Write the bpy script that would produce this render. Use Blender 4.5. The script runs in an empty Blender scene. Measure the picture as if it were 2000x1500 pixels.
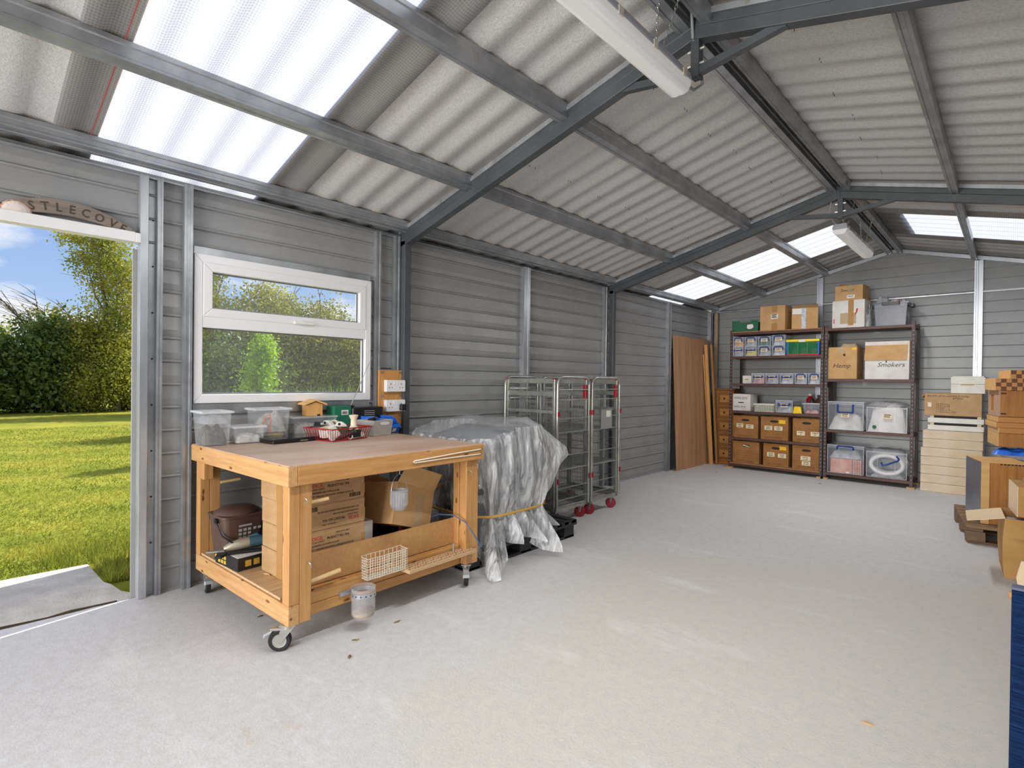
import bpy, math, random
import numpy as np
from mathutils import Vector, Matrix, Euler

random.seed(7)
RNG = np.random.default_rng(11)
SC = bpy.context.scene
COL = SC.collection

# ------------------------------------------------------------------ camera
cam_data = bpy.data.cameras.new('camera')
cam_data.sensor_fit = 'HORIZONTAL'
cam_data.sensor_width = 36.0
cam_data.lens = 36.0 * 1049.0 / 2000.0
cam_data.clip_start = 0.05
cam_data.clip_end = 600
cam = bpy.data.objects.new('camera', cam_data)
COL.objects.link(cam)
_r = Vector((0.73136478, 0.68188108, 0.01198985))
_u = Vector((-0.01338763, -0.00322267, 0.99990519))
_f = Vector((-0.68185507, 0.73145595, -0.00677183))
cam.matrix_world = Matrix(((_r.x, _u.x, -_f.x, 0.0), (_r.y, _u.y, -_f.y, 0.0), (_r.z, _u.z, -_f.z, 1.25), (0, 0, 0, 1)))
SC.camera = cam

# ------------------------------------------------------------------ colour management
SC.view_settings.view_transform = 'Standard'
SC.view_settings.look = 'None'
SC.view_settings.gamma = 1.0
SC.view_settings.use_curve_mapping = False
SC.view_settings.exposure = 0.35
SC.cycles.use_denoising = True
SC.cycles.max_bounces = 8
SC.cycles.use_adaptive_sampling = True
SC.cycles.adaptive_threshold = 0.03
SC.cycles.diffuse_bounces = 5
SC.cycles.transparent_max_bounces = 18
SC.cycles.transmission_bounces = 8
SC.cycles.caustics_reflective = False
SC.cycles.caustics_refractive = False
SC.cycles.sample_clamp_indirect = 6.0

# ------------------------------------------------------------------ world: blue sky with white clouds
SUN_EL = math.radians(38)
SUN_AZ = math.radians(12)          # from +Y towards -X
world = bpy.data.worlds.new('sky')
SC.world = world
world.use_nodes = True
wn = world.node_tree.nodes
wl = world.node_tree.links
wn.clear()
w_out = wn.new('ShaderNodeOutputWorld')
w_bg = wn.new('ShaderNodeBackground')
w_tc = wn.new('ShaderNodeTexCoord')
w_sep = wn.new('ShaderNodeSeparateXYZ')
w_grad = wn.new('ShaderNodeValToRGB')
w_grad.color_ramp.elements[0].position = 0.0
w_grad.color_ramp.elements[0].color = (0.50, 0.68, 0.92, 1)
w_grad.color_ramp.elements[1].position = 0.45
w_grad.color_ramp.elements[1].color = (0.10, 0.26, 0.72, 1)
w_map = wn.new('ShaderNodeMapping')
w_map.inputs['Scale'].default_value = (2.6, 2.6, 7.5)
w_map.inputs['Location'].default_value = (0.35, 1.1, 0.15)
w_noise = wn.new('ShaderNodeTexNoise')
w_noise.inputs['Scale'].default_value = 1.25
w_noise.inputs['Detail'].default_value = 9
w_noise.inputs['Roughness'].default_value = 0.55
w_cloud = wn.new('ShaderNodeValToRGB')
w_cloud.color_ramp.elements[0].position = 0.45
w_cloud.color_ramp.elements[0].color = (0, 0, 0, 1)
w_cloud.color_ramp.elements[1].position = 0.57
w_cloud.color_ramp.elements[1].color = (1, 1, 1, 1)
w_mix = wn.new('ShaderNodeMix')
w_mix.data_type = 'RGBA'
w_mix.inputs[7].default_value = (1.0, 1.0, 1.02, 1)
wl.new(w_tc.outputs['Generated'], w_sep.inputs[0])
wl.new(w_sep.outputs['Z'], w_grad.inputs[0])
wl.new(w_tc.outputs['Generated'], w_map.inputs[0])
wl.new(w_map.outputs[0], w_noise.inputs['Vector'])
wl.new(w_noise.outputs[0], w_cloud.inputs[0])
wl.new(w_cloud.outputs[0], w_mix.inputs[0])
wl.new(w_grad.outputs[0], w_mix.inputs[6])
wl.new(w_mix.outputs[2], w_bg.inputs[0])
w_bg.inputs[1].default_value = 0.80
wl.new(w_bg.outputs[0], w_out.inputs[0])

# ------------------------------------------------------------------ sun
sun_d = bpy.data.lights.new('sun', 'SUN')
sun_d.energy = 5.6
sun_d.angle = math.radians(0.55)
sun_d.color = (1.0, 0.955, 0.88)
sun = bpy.data.objects.new('sun', sun_d)
COL.objects.link(sun)
_to_sun = Vector((-math.sin(SUN_AZ) * math.cos(SUN_EL), math.cos(SUN_AZ) * math.cos(SUN_EL), math.sin(SUN_EL)))
sun.rotation_euler = _to_sun.to_track_quat('Z', 'Y').to_euler()

# added fill lamp for daylight through the unseen open vehicle door behind the camera
def area(name, loc, size, size_y, energy, color, rot):
    d = bpy.data.lights.new(name, 'AREA')
    d.shape = 'RECTANGLE'
    d.size = size
    d.size_y = size_y
    d.energy = energy
    d.color = color
    o = bpy.data.objects.new(name, d)
    o.location = loc
    o.rotation_euler = rot
    COL.objects.link(o)
    return o
area('front_door_fill', (-1.15, -6.5, 1.5), 6.0, 3.0, 700, (1.0, 0.985, 0.96), (math.radians(90), 0, 0))

# ------------------------------------------------------------------ helpers
def lin(r, g, b):
    def k(c):
        c /= 255.0
        return c / 12.92 if c <= 0.04045 else ((c + 0.055) / 1.055) ** 2.4
    return (k(r), k(g), k(b), 1.0)

class MB:
    """collects shapes; build() links them as one mesh object"""
    def __init__(s):
        s.v = []
        s.f = []
    def add(s, vs, fs, M=None):
        o = len(s.v)
        if M is not None:
            vs = [M @ Vector(p) for p in vs]
        s.v += [tuple(p) for p in vs]
        s.f += [tuple(i + o for i in f) for f in fs]
        return s
    def box(s, x0, x1, y0, y1, z0, z1, M=None):
        return s.add([(x0, y0, z0), (x1, y0, z0), (x1, y1, z0), (x0, y1, z0), (x0, y0, z1), (x1, y0, z1), (x1, y1, z1), (x0, y1, z1)],
                     [(3, 2, 1, 0), (4, 5, 6, 7), (0, 1, 5, 4), (1, 2, 6, 5), (2, 3, 7, 6), (3, 0, 4, 7)], M)
    def hexa(s, b, t, M=None):
        return s.add(list(b) + list(t), [(3, 2, 1, 0), (4, 5, 6, 7), (0, 1, 5, 4), (1, 2, 6, 5), (2, 3, 7, 6), (3, 0, 4, 7)], M)
    def prism(s, poly, a, b, axis='y', M=None):
        """poly: 2D outline in the two other axes, extruded from a to b along axis"""
        def pt(p, t):
            if axis == 'x':
                return (t, p[0], p[1])
            if axis == 'y':
                return (p[0], t, p[1])
            return (p[0], p[1], t)
        n = len(poly)
        vs = [pt(p, a) for p in poly] + [pt(p, b) for p in poly]
        fs = [tuple(range(n - 1, -1, -1)), tuple(range(n, 2 * n))]
        fs += [(i, (i + 1) % n, n + (i + 1) % n, n + i) for i in range(n)]
        return s.add(vs, fs, M)
    def cyl(s, a, b, r, n=12, r2=None, M=None):
        a = Vector(a); b = Vector(b)
        if r2 is None:
            r2 = r
        d = (b - a).normalized()
        u = d.orthogonal().normalized()
        w = d.cross(u)
        vs = []
        for c, rr in ((a, r), (b, r2)):
            for i in range(n):
                t = 2 * math.pi * i / n
                vs.append(c + (u * math.cos(t) + w * math.sin(t)) * rr)
        fs = [tuple(range(n - 1, -1, -1)), tuple(range(n, 2 * n))]
        fs += [(i, (i + 1) % n, n + (i + 1) % n, n + i) for i in range(n)]
        return s.add(vs, fs, M)
    def tube(s, pts, r, n=6, closed=False, M=None):
        P = [Vector(p) for p in pts]
        m = len(P)
        vs = []
        prev = None
        for i in range(m):
            if closed:
                d = P[(i + 1) % m] - P[(i - 1) % m]
            else:
                d = P[min(i + 1, m - 1)] - P[max(i - 1, 0)]
            d.normalize()
            u = d.orthogonal().normalized() if prev is None else (prev - d * prev.dot(d)).normalized()
            prev = u
            w = d.cross(u)
            rr = r[i] if isinstance(r, (list, tuple)) else r
            for k in range(n):
                t = 2 * math.pi * k / n
                vs.append(P[i] + (u * math.cos(t) + w * math.sin(t)) * rr)
        fs = []
        for i in range(m if closed else m - 1):
            j = (i + 1) % m
            for k in range(n):
                fs.append((i * n + k, i * n + (k + 1) % n, j * n + (k + 1) % n, j * n + k))
        if not closed:
            fs.append(tuple(range(n - 1, -1, -1)))
            fs.append(tuple(range((m - 1) * n, m * n)))
        return s.add(vs, fs, M)
    def lathe(s, prof, n=20, M=None, cap=True):
        """prof: (r, z) pairs from bottom to top, about the z axis"""
        vs = []
        for r, z in prof:
            for i in range(n):
                t = 2 * math.pi * i / n
                vs.append((r * math.cos(t), r * math.sin(t), z))
        fs = []
        for j in range(len(prof) - 1):
            for i in range(n):
                k = (i + 1) % n
                fs.append((j * n + i, j * n + k, (j + 1) * n + k, (j + 1) * n + i))
        if cap:
            fs.append(tuple(range(n - 1, -1, -1)))
            fs.append(tuple(range((len(prof) - 1) * n, len(prof) * n)))
        return s.add(vs, fs, M)
    def rrect(s, x0, x1, y0, y1, z0, z1, r=0.02, n=4, taper=0.0, M=None):
        """a block with rounded vertical edges; taper shrinks the bottom"""
        def loop(ax0, ax1, ay0, ay1, z, rr):
            out = []
            for cx, cy, a0 in ((ax1 - rr, ay1 - rr, 0), (ax0 + rr, ay1 - rr, 90), (ax0 + rr, ay0 + rr, 180), (ax1 - rr, ay0 + rr, 270)):
                for i in range(n + 1):
                    a = math.radians(a0 + 90.0 * i / n)
                    out.append((cx + rr * math.cos(a), cy + rr * math.sin(a), z))
            return out
        lo = loop(x0 + taper, x1 - taper, y0 + taper, y1 - taper, z0, r)
        hi = loop(x0, x1, y0, y1, z1, r)
        m = len(lo)
        fs = [tuple(range(m - 1, -1, -1)), tuple(range(m, 2 * m))] + [(i, (i + 1) % m, m + (i + 1) % m, m + i) for i in range(m)]
        return s.add(lo + hi, fs, M)
    def bin(s, x0, x1, y0, y1, z0, z1, t=0.004, taper=0.0, M=None):
        """an open-topped box with walls of thickness t; taper shrinks the bottom"""
        k = taper
        o = [(x0 + k, y0 + k, z0), (x1 - k, y0 + k, z0), (x1 - k, y1 - k, z0), (x0 + k, y1 - k, z0), (x0, y0, z1), (x1, y0, z1), (x1, y1, z1), (x0, y1, z1)]
        i = [(x0 + k + t, y0 + k + t, z0 + t), (x1 - k - t, y0 + k + t, z0 + t), (x1 - k - t, y1 - k - t, z0 + t), (x0 + k + t, y1 - k - t, z0 + t),
             (x0 + t, y0 + t, z1), (x1 - t, y0 + t, z1), (x1 - t, y1 - t, z1), (x0 + t, y1 - t, z1)]
        fs = [(3, 2, 1, 0), (0, 1, 5, 4), (1, 2, 6, 5), (2, 3, 7, 6), (3, 0, 4, 7),
              (8, 9, 10, 11), (12, 13, 9, 8), (13, 14, 10, 9), (14, 15, 11, 10), (15, 12, 8, 11),
              (4, 5, 13, 12), (5, 6, 14, 13), (6, 7, 15, 14), (7, 4, 12, 15)]
        return s.add(o + i, fs, M)
    def mesh(s, name, smooth=None):
        me = bpy.data.meshes.new(name)
        me.from_pydata(s.v, [], s.f)
        me.update()
        if smooth is not None:
            me.polygons.foreach_set('use_smooth', [True] * len(me.polygons))
            me.set_sharp_from_angle(angle=math.radians(smooth))
        return me
    def build(s, name, m, parent=None, bev=0.0, smooth=None, kind=None, seg=2):
        return link(name, s.mesh(name, smooth), m, parent, bev, kind, seg)

def link(name, me, m, parent=None, bev=0.0, kind=None, seg=2):
    o = bpy.data.objects.new(name, me)
    if m is not None and not me.materials:
        me.materials.append(m)
    COL.objects.link(o)
    if parent is not None:
        o.parent = parent
    if bev:
        b = o.modifiers.new('bevel', 'BEVEL')
        b.width = bev
        b.segments = seg
        b.limit_method = 'ANGLE'
        b.angle_limit = math.radians(35)
    if kind:
        o['kind'] = kind
    return o

def tag(o, label, cat, group=None, kind=None):
    o['label'] = label
    o['category'] = cat
    if group:
        o['group'] = group
    if kind:
        o['kind'] = kind
    return o

def thing(name, label, cat, loc=(0, 0, 0), rz=0.0, group=None, rot=None):
    o = bpy.data.objects.new(name, None)
    o.empty_display_size = 0.1
    COL.objects.link(o)
    o.location = loc
    o.rotation_euler = rot if rot is not None else (0, 0, math.radians(rz))
    return tag(o, label, cat, group)

def struct(name, label=None):
    o = bpy.data.objects.new(name, None)
    COL.objects.link(o)
    o['kind'] = 'structure'
    if label:
        o['label'] = label
    return o

def dup(root, loc, rz=None, label=None):
    """a copy of a thing with copies of its parts and sub-parts (mesh data shared)"""
    r = root.copy()
    COL.objects.link(r)
    r.location = loc
    if rz is not None:
        r.rotation_euler = (0, 0, math.radians(rz))
    if label:
        r['label'] = label
    for ch in list(root.children):
        c = ch.copy()
        COL.objects.link(c)
        c.parent = r
        for g in list(ch.children):
            d = g.copy()
            COL.objects.link(d)
            d.parent = c
    return r

def lettering(text, size, m, parent, loc, face='x', up=None, name='lettering', align='LEFT', shear=0.0, width=1.0, flip=False, bold=0.0):
    """flat print: raised a hair off the face it lies on. face: which way the face looks (x, -x, -y, z)"""
    cu = bpy.data.curves.new(name, 'FONT')
    cu.body = text
    cu.size = size
    cu.align_x = align
    cu.shear = shear
    cu.extrude = 0.0004
    cu.offset = bold
    cu.resolution_u = 2
    tmp = bpy.data.objects.new('tmp_text', cu)
    COL.objects.link(tmp)
    bpy.context.view_layer.update()
    me = bpy.data.meshes.new_from_object(tmp.evaluated_get(bpy.context.evaluated_depsgraph_get()))
    COL.objects.unlink(tmp)
    bpy.data.objects.remove(tmp)
    bpy.data.curves.remove(cu)
    R = {'x': Matrix(((0, 0, 1), (1, 0, 0), (0, 1, 0))), '-y': Matrix(((1, 0, 0), (0, 0, -1), (0, 1, 0))),
         'z': Matrix(((1, 0, 0), (0, 1, 0), (0, 0, 1)))}[face]
    if flip:
        R = R @ Matrix(((-1, 0, 0), (0, -1, 0), (0, 0, 1)))
    R = R @ Matrix(((width, 0, 0), (0, 1, 0), (0, 0, 1)))
    me.transform(Matrix.Translation(loc) @ R.to_4x4())
    me.materials.clear()
    o = link(name, me, m, parent)
    return o

# ------------------------------------------------------------------ materials
def _bsdf(m):
    return m.node_tree.nodes['Principled BSDF']

def mat(name, c, c2=None, rough=0.6, metal=0.0, scale=8.0, stretch=(1, 1, 1), detail=4.0, lo=0.35, hi=0.65,
        bump=0.0, bscale=60.0, alpha=None, spec=0.5, knots=None, trans=0.0, bdist=0.01):
    m = bpy.data.materials.new(name)
    m.use_nodes = True
    N = m.node_tree.nodes
    L = m.node_tree.links
    b = N['Principled BSDF']
    b.inputs['Base Color'].default_value = c
    b.inputs['Roughness'].default_value = rough
    b.inputs['Metallic'].default_value = metal
    b.inputs['Specular IOR Level'].default_value = spec
    tc = mp = None
    if c2 is not None or bump or knots:
        tc = N.new('ShaderNodeTexCoord')
        mp = N.new('ShaderNodeMapping')
        mp.inputs['Scale'].default_value = stretch
        L.new(tc.outputs['Object'], mp.inputs[0])
    col = None
    if c2 is not None:
        n = N.new('ShaderNodeTexNoise')
        n.inputs['Scale'].default_value = scale
        n.inputs['Detail'].default_value = detail
        n.inputs['Roughness'].default_value = 0.6
        L.new(mp.outputs[0], n.inputs['Vector'])
        r = N.new('ShaderNodeValToRGB')
        r.color_ramp.elements[0].position = lo
        r.color_ramp.elements[0].color = c
        r.color_ramp.elements[1].position = hi
        r.color_ramp.elements[1].color = c2
        L.new(n.outputs[0], r.inputs[0])
        col = r.outputs[0]
    if knots:
        kc, kscale, ksize = knots
        km = N.new('ShaderNodeMapping')
        km.inputs['Scale'].default_value = kscale
        L.new(tc.outputs['Object'], km.inputs[0])
        v = N.new('ShaderNodeTexVoronoi')
        v.inputs['Scale'].default_value = 1.0
        L.new(km.outputs[0], v.inputs['Vector'])
        kr = N.new('ShaderNodeValToRGB')
        kr.color_ramp.elements[0].position = ksize * 0.5
        kr.color_ramp.elements[0].color = (1, 1, 1, 1)
        kr.color_ramp.elements[1].position = ksize
        kr.color_ramp.elements[1].color = (0, 0, 0, 1)
        L.new(v.outputs['Distance'], kr.inputs[0])
        mx = N.new('ShaderNodeMix')
        mx.data_type = 'RGBA'
        L.new(kr.outputs[0], mx.inputs[0])
        if col is not None:
            L.new(col, mx.inputs[6])
        else:
            mx.inputs[6].default_value = c
        mx.inputs[7].default_value = kc
        col = mx.outputs[2]
    if col is not None:
        L.new(col, b.inputs['Base Color'])
    if bump:
        n2 = N.new('ShaderNodeTexNoise')
        n2.inputs['Scale'].default_value = bscale
        n2.inputs['Detail'].default_value = 3
        L.new(mp.outputs[0], n2.inputs['Vector'])
        bp = N.new('ShaderNodeBump')
        bp.inputs['Strength'].default_value = bump
        bp.inputs['Distance'].default_value = bdist
        L.new(n2.outputs[0], bp.inputs['Height'])
        L.new(bp.outputs[0], b.inputs['Normal'])
    if trans:
        tl = N.new('ShaderNodeBsdfTranslucent')
        if col is not None:
            L.new(col, tl.inputs[0])
        else:
            tl.inputs[0].default_value = c
        mx2 = N.new('ShaderNodeMixShader')
        mx2.inputs[0].default_value = trans
        L.new(b.outputs[0], mx2.inputs[1])
        L.new(tl.outputs[0], mx2.inputs[2])
        L.new(mx2.outputs[0], N['Material Output'].inputs[0])
    if alpha is not None:
        tp = N.new('ShaderNodeBsdfTransparent')
        mx3 = N.new('ShaderNodeMixShader')
        mx3.inputs[0].default_value = alpha
        L.new(tp.outputs[0], mx3.inputs[1])
        src = N['Material Output'].inputs[0].links[0].from_socket
        L.new(src, mx3.inputs[2])
        L.new(mx3.outputs[0], N['Material Output'].inputs[0])
    return m

def grain(name, c, c2, axis='y', rough=0.6, k=14.0, knots=None, bump=0.15, lo=0.3, hi=0.7):
    """sawn timber with the grain along one axis"""
    st = {'x': (0.07, 1, 1), 'y': (1, 0.07, 1), 'z': (1, 1, 0.07)}[axis]
    st = tuple(a * k for a in st)
    kn = None
    if knots:
        ks = {'x': (7.0, 19, 19), 'y': (19, 7.0, 19), 'z': (19, 19, 7.0)}[axis]
        kn = (knots, ks, 0.17)
    return mat(name, c, c2, rough=rough, scale=3.2, stretch=st, detail=6, lo=lo, hi=hi, bump=bump, bscale=6.0, knots=kn, bdist=0.004)

GALV = mat('galvanised_steel', lin(180, 184, 188), lin(150, 154, 159), rough=0.36, metal=0.65, scale=5, detail=3)
GALV_B = mat('bright_galvanised_steel', lin(196, 200, 205), lin(166, 170, 176), rough=0.34, metal=0.6, scale=6, stretch=(1, 1, 0.3))
FRAME = mat('dark_grey_steel_paint', lin(82, 87, 91), lin(70, 74, 78), rough=0.42, scale=4)
CLAD = mat('grey_cladding_paint', lin(160, 161, 161), lin(150, 151, 152), rough=0.4, metal=0.1, scale=2.5, bump=0.03, bscale=9)
CLAD_IN = mat('wall_back_paint', lin(120, 120, 120), rough=0.6)
FLEECE = mat('grey_fleece_lining', lin(230, 227, 224), lin(203, 199, 196), rough=0.95, scale=95, detail=6, lo=0.3, hi=0.7, bump=0.25, bscale=160, spec=0.1)
ROOF_TOP = mat('roof_outer_paint', lin(80, 84, 88), rough=0.5)
UPVC = mat('white_upvc', lin(236, 236, 238), rough=0.28)
GLASS = mat('window_glass', (0.9, 0.95, 0.95, 1), rough=0.03, alpha=0.06, spec=0.6)
BLACK = mat('black_plastic', lin(24, 24, 26), rough=0.4)
RUBBER = mat('black_rubber', lin(28, 28, 30), rough=0.7)
WHITE = mat('white_plastic', lin(232, 230, 226), rough=0.4)
INK = mat('black_ink', lin(40, 36, 34), rough=0.8)
INK_RED = mat('red_ink', lin(190, 48, 50), rough=0.8)
PEN = mat('marker_pen', lin(62, 56, 58), rough=0.8)
STEEL = mat('zinc_plated_steel', lin(190, 190, 182), lin(165, 166, 160), rough=0.35, metal=0.75, scale=12)
# ================================================================== THE SHED
XL, XR = -3.58, 1.28            # inner planes of the side walls
YB, YF = 8.60, -3.50            # back and front walls
XA = -1.15                      # ridge
def zs(x, z0=3.06, s=0.255):    # underside of the roof sheeting
    return z0 - s * abs(x - XA)

# ---- floor: power-floated concrete, dusty beige wear on a grey-lilac slab
def floor_material():
    m = bpy.data.materials.new('concrete_floor')
    m.use_nodes = True
    N = m.node_tree.nodes
    L = m.node_tree.links
    b = N['Principled BSDF']
    b.inputs['Roughness'].default_value = 0.62
    b.inputs['Specular IOR Level'].default_value = 0.35
    tc = N.new('ShaderNodeTexCoord')
    def noise(scale, detail, stretch=(1, 1, 1), rough=0.6, loc=(0, 0, 0)):
        mp = N.new('ShaderNodeMapping')
        mp.inputs['Scale'].default_value = stretch
        mp.inputs['Location'].default_value = loc
        n = N.new('ShaderNodeTexNoise')
        n.inputs['Scale'].default_value = scale
        n.inputs['Detail'].default_value = detail
        n.inputs['Roughness'].default_value = rough
        L.new(tc.outputs['Object'], mp.inputs[0])
        L.new(mp.outputs[0], n.inputs['Vector'])
        return n.outputs[0]
    def ramp(src, p0, p1, c0=(0, 0, 0, 1), c1=(1, 1, 1, 1)):
        r = N.new('ShaderNodeValToRGB')
        r.color_ramp.elements[0].position = p0
        r.color_ramp.elements[0].color = c0
        r.color_ramp.elements[1].position = p1
        r.color_ramp.elements[1].color = c1
        L.new(src, r.inputs[0])
        return r.outputs[0]
    def mix(f, a, c):
        x = N.new('ShaderNodeMix')
        x.data_type = 'RGBA'
        L.new(f, x.inputs[0])
        for s, i in ((a, 6), (c, 7)):
            if isinstance(s, tuple):
                x.inputs[i].default_value = s
            else:
                L.new(s, x.inputs[i])
        return x.outputs[2]
    sx = N.new('ShaderNodeSeparateXYZ')
    L.new(tc.outputs['Object'], sx.inputs[0])
    def M2(op, p, q):
        n = N.new('ShaderNodeMath')
        n.operation = op
        for i, v in enumerate((p, q)):
            if isinstance(v, (int, float)):
                n.inputs[i].default_value = v
            else:
                L.new(v, n.inputs[i])
        return n.outputs[0]
    # worn beige area in the middle of the slab, its ragged outline far and left
    wob = M2('MULTIPLY', M2('SUBTRACT', noise(1.3, 7, (1, 1, 1), 0.65), 0.5), 1.5)
    far = M2('ADD', M2('SUBTRACT', M2('MULTIPLY', sx.outputs[0], 0.5), sx.outputs[1]), M2('ADD', wob, 4.75))
    left = M2('ADD', M2('ADD', M2('MULTIPLY', sx.outputs[1], 0.30), sx.outputs[0]), M2('ADD', wob, 1.45))
    both = M2('MINIMUM', M2('MULTIPLY', far, 2.2), M2('MULTIPLY', left, 1.3))
    big = ramp(both, 0.0, 0.6)
    col = mix(big, lin(219, 221, 226), lin(221, 212, 199))
    fine = ramp(noise(22, 5, (1, 1, 1), 0.75), 0.3, 0.75)
    col = mix(fine, lin(205, 201, 198), col)
    # trowel scuffs, paler, drawn out across the slab
    scuff = ramp(noise(1.6, 7, (0.5, 1.5, 1), 0.72, (1, 5, 0)), 0.56, 0.70, (0, 0, 0, 1), (0.55, 0.55, 0.55, 1))
    col = mix(scuff, col, lin(240, 238, 236))
    # rusty sand stains
    stain = ramp(noise(2.3, 6, (1, 1, 1), 0.65, (7, 2, 0)), 0.66, 0.76, (0, 0, 0, 1), (0.45, 0.45, 0.45, 1))
    col = mix(stain, col, lin(196, 168, 128))
    # pits and grit
    pit = ramp(noise(130, 2, (1, 1, 1), 0.5), 0.66, 0.74, (0, 0, 0, 1), (0.5, 0.5, 0.5, 1))
    col = mix(pit, col, lin(130, 122, 114))
    L.new(col, b.inputs['Base Color'])
    bp = N.new('ShaderNodeBump')
    bp.inputs['Strength'].default_value = 0.18
    bp.inputs['Distance'].default_value = 0.006
    L.new(noise(90, 4, (1, 1, 1), 0.7), bp.inputs['Height'])
    L.new(bp.outputs[0], b.inputs['Normal'])
    return m
FLOOR = floor_material()
o = MB().box(-3.60, 1.30, -3.55, 8.64, -0.12, 0.0).build('floor', FLOOR)
o['kind'] = 'structure'
SLAB = mat('weathered_concrete', lin(222, 214, 204), lin(196, 188, 178), rough=0.8, scale=6, bump=0.3, bscale=70)
o = MB().prism([(-4.58, -1.4), (-3.612, -1.4), (-3.612, 0.81), (-3.76, 0.80), (-3.86, 0.755), (-4.02, 0.738), (-4.10, 0.715), (-4.56, 0.705)], -0.16, -0.025, 'z').build('doorstep', SLAB, bev=0.006)
o['kind'] = 'structure'
o['label'] = 'weathered concrete slab outside the open door'

mb = MB()
mb.tube([(-3.682 + 0.006 * math.sin(k * 1.7), -1.2 + 0.1 * k, -0.022) for k in range(20)], [0.007 + 0.003 * math.sin(k * 2.3) for k in range(20)], 6)
o = mb.build('threshold_line', mat('dark_brown_line', lin(72, 60, 50), rough=0.95), smooth=60)  # dark strip laid on the doorstep to draw the joint line
tag(o, 'dark strip drawn along the joint between doorstep and floor', 'dirt', kind='stuff')

# ---- side walls: stacked steel weatherboards
PITCH = 0.1335
def board(y0, y1, row, parent, x=XL, sgn=1.0):
    z0 = -0.007 + PITCH * row
    pr = [(x - 0.036 * sgn, z0), (x - 0.013 * sgn, z0), (x + 0.001 * sgn, z0 + 0.006), (x + 0.004 * sgn, z0 + 0.011), (x + 0.002 * sgn, z0 + 0.015), (x - 0.009 * sgn, z0 + 0.023), (x - 0.005 * sgn, z0 + 0.06), (x - 0.013 * sgn, z0 + PITCH), (x - 0.036 * sgn, z0 + PITCH)]
    pr = [(a, max(b, 0.0)) for a, b in pr]
    return MB().prism(pr, y0, y1, 'y').build('board', CLAD, parent)

wl_ = struct('wall_left', 'grey steel weatherboard wall with galvanised studs, door and window')
DOOR = (-0.30, 0.875, 2.035)
WIN = (1.05, 2.23, 1.095, 1.98)
for row in range(18):
    za, zb = PITCH * row, PITCH * (row + 1)
    spans = [(YF, -0.46), (-0.46, 2.53), (2.53, 5.53), (5.53, YB)]
    for a, b in spans:
        segs = [(a, b)]
        if a == -0.46:
            segs = []
            cuts = [(-0.46, 2.53)]
            if zb < DOOR[2] + 0.06:
                cuts = [(-0.46, DOOR[0]), (DOOR[1], 2.53)]
            for c in cuts:
                if za < WIN[3] and zb > WIN[2] and c[1] > 2.0:
                    segs += [(c[0], WIN[0]), (WIN[1], c[1])]
                else:
                    segs.append(c)
        for s0, s1 in segs:
            board(s0, s1, row, wl_)
for (y0, y1, z0, z1) in ((WIN[0] - 0.01, WIN[1] + 0.01, 1.02, 1.10), (WIN[0] - 0.01, WIN[1] + 0.01, 1.975, 2.03)):
    MB().box(-3.606, -3.566, y0, y1, z0, z1).build('window_trim', GALV, wl_, bev=0.004)
# studs: folded galvanised channels
def stud(y0, y1, parent, x0=-3.595, x1=-3.535, z1=2.372, lip=True, m=None, z0=0.0):
    w = y1 - y0
    pr = [(x0, y0), (x1, y0), (x1, y0 + w * 0.30), (x1 - 0.004, y0 + w * 0.34), (x1 - 0.004, y0 + w * 0.66), (x1, y0 + w * 0.70), (x1, y1), (x0, y1)]
    return MB().prism(pr, z0, z1, 'z').build('stud', m or GALV, parent)
stud(0.985, 1.030, wl_, x1=-3.540)
stud(2.275, 2.320, wl_, x1=-3.540)
stud(2.445, 2.492, wl_, x1=-3.540)
stud(3.955, 4.045, wl_, x1=-3.535, m=GALV_B)
stud(5.40, 5.455, wl_, x1=-3.545)
stud(7.00, 7.085, wl_, x1=-3.530)
stud(8.42, 8.50, wl_, x1=-3.530)
# door jamb: stepped posts with bolt heads
jm = MB().box(-3.606, -3.552, 0.770, 0.812, 0, 2.372).build('jamb', GALV_B, wl_, bev=0.003)
MB().box(-3.606, -3.585, 0.812, 0.853, 0, 2.36).build('jamb_flange', GALV, wl_)
stud(0.853, 0.880, wl_, x0=-3.606, x1=-3.548)
for i in range(8):
    MB().cyl((-3.585, 0.838, 0.30 + i * 0.262), (-3.580, 0.838, 0.30 + i * 0.262), 0.005, 8).build('bolt', INK, wl_)
MB().box(-3.606, -3.552, -0.345, -0.30, 0, 2.372).build('jamb', GALV_B, wl_, bev=0.003)
MB().box(-3.60, -3.530, -0.30, 0.745, 1.985, 2.040).build('door_head', UPVC, wl_, bev=0.003)
MB().box(-3.60, -3.528, 0.745, 0.770, 1.985, 2.036).build('door_head_cap', UPVC, wl_, bev=0.002)
# wall head channel and eaves closure
MB().prism([(-3.60, 2.362), (-3.562, 2.362), (-3.562, 2.370), (-3.60, 2.376)], YF, YB, 'y').build('wall_head', GALV_B, wl_)
MB().box(-3.72, -3.70, YF, YB, 2.28, 2.47).build('fascia', ROOF_TOP, wl_)
MB().box(-3.70, -3.598, YF, YB, 2.335, 2.350).build('soffit', ROOF_TOP, wl_)

wr_ = struct('wall_right', 'grey steel weatherboard wall on the far side')
for row in range(18):
    board(YF, YB, row, wr_, x=XR, sgn=-1.0)
for y in (-2.0, -0.46, 1.0, 2.5, 4.0, 5.5, 7.0):
    MB().box(XR - 0.05, XR, y, y + 0.05, 0, 2.37).build('stud', GALV, wr_)
MB().box(1.290, 1.335, YF, YB, 2.30, 2.50).build('eaves_closure', ROOF_TOP, wr_)

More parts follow.
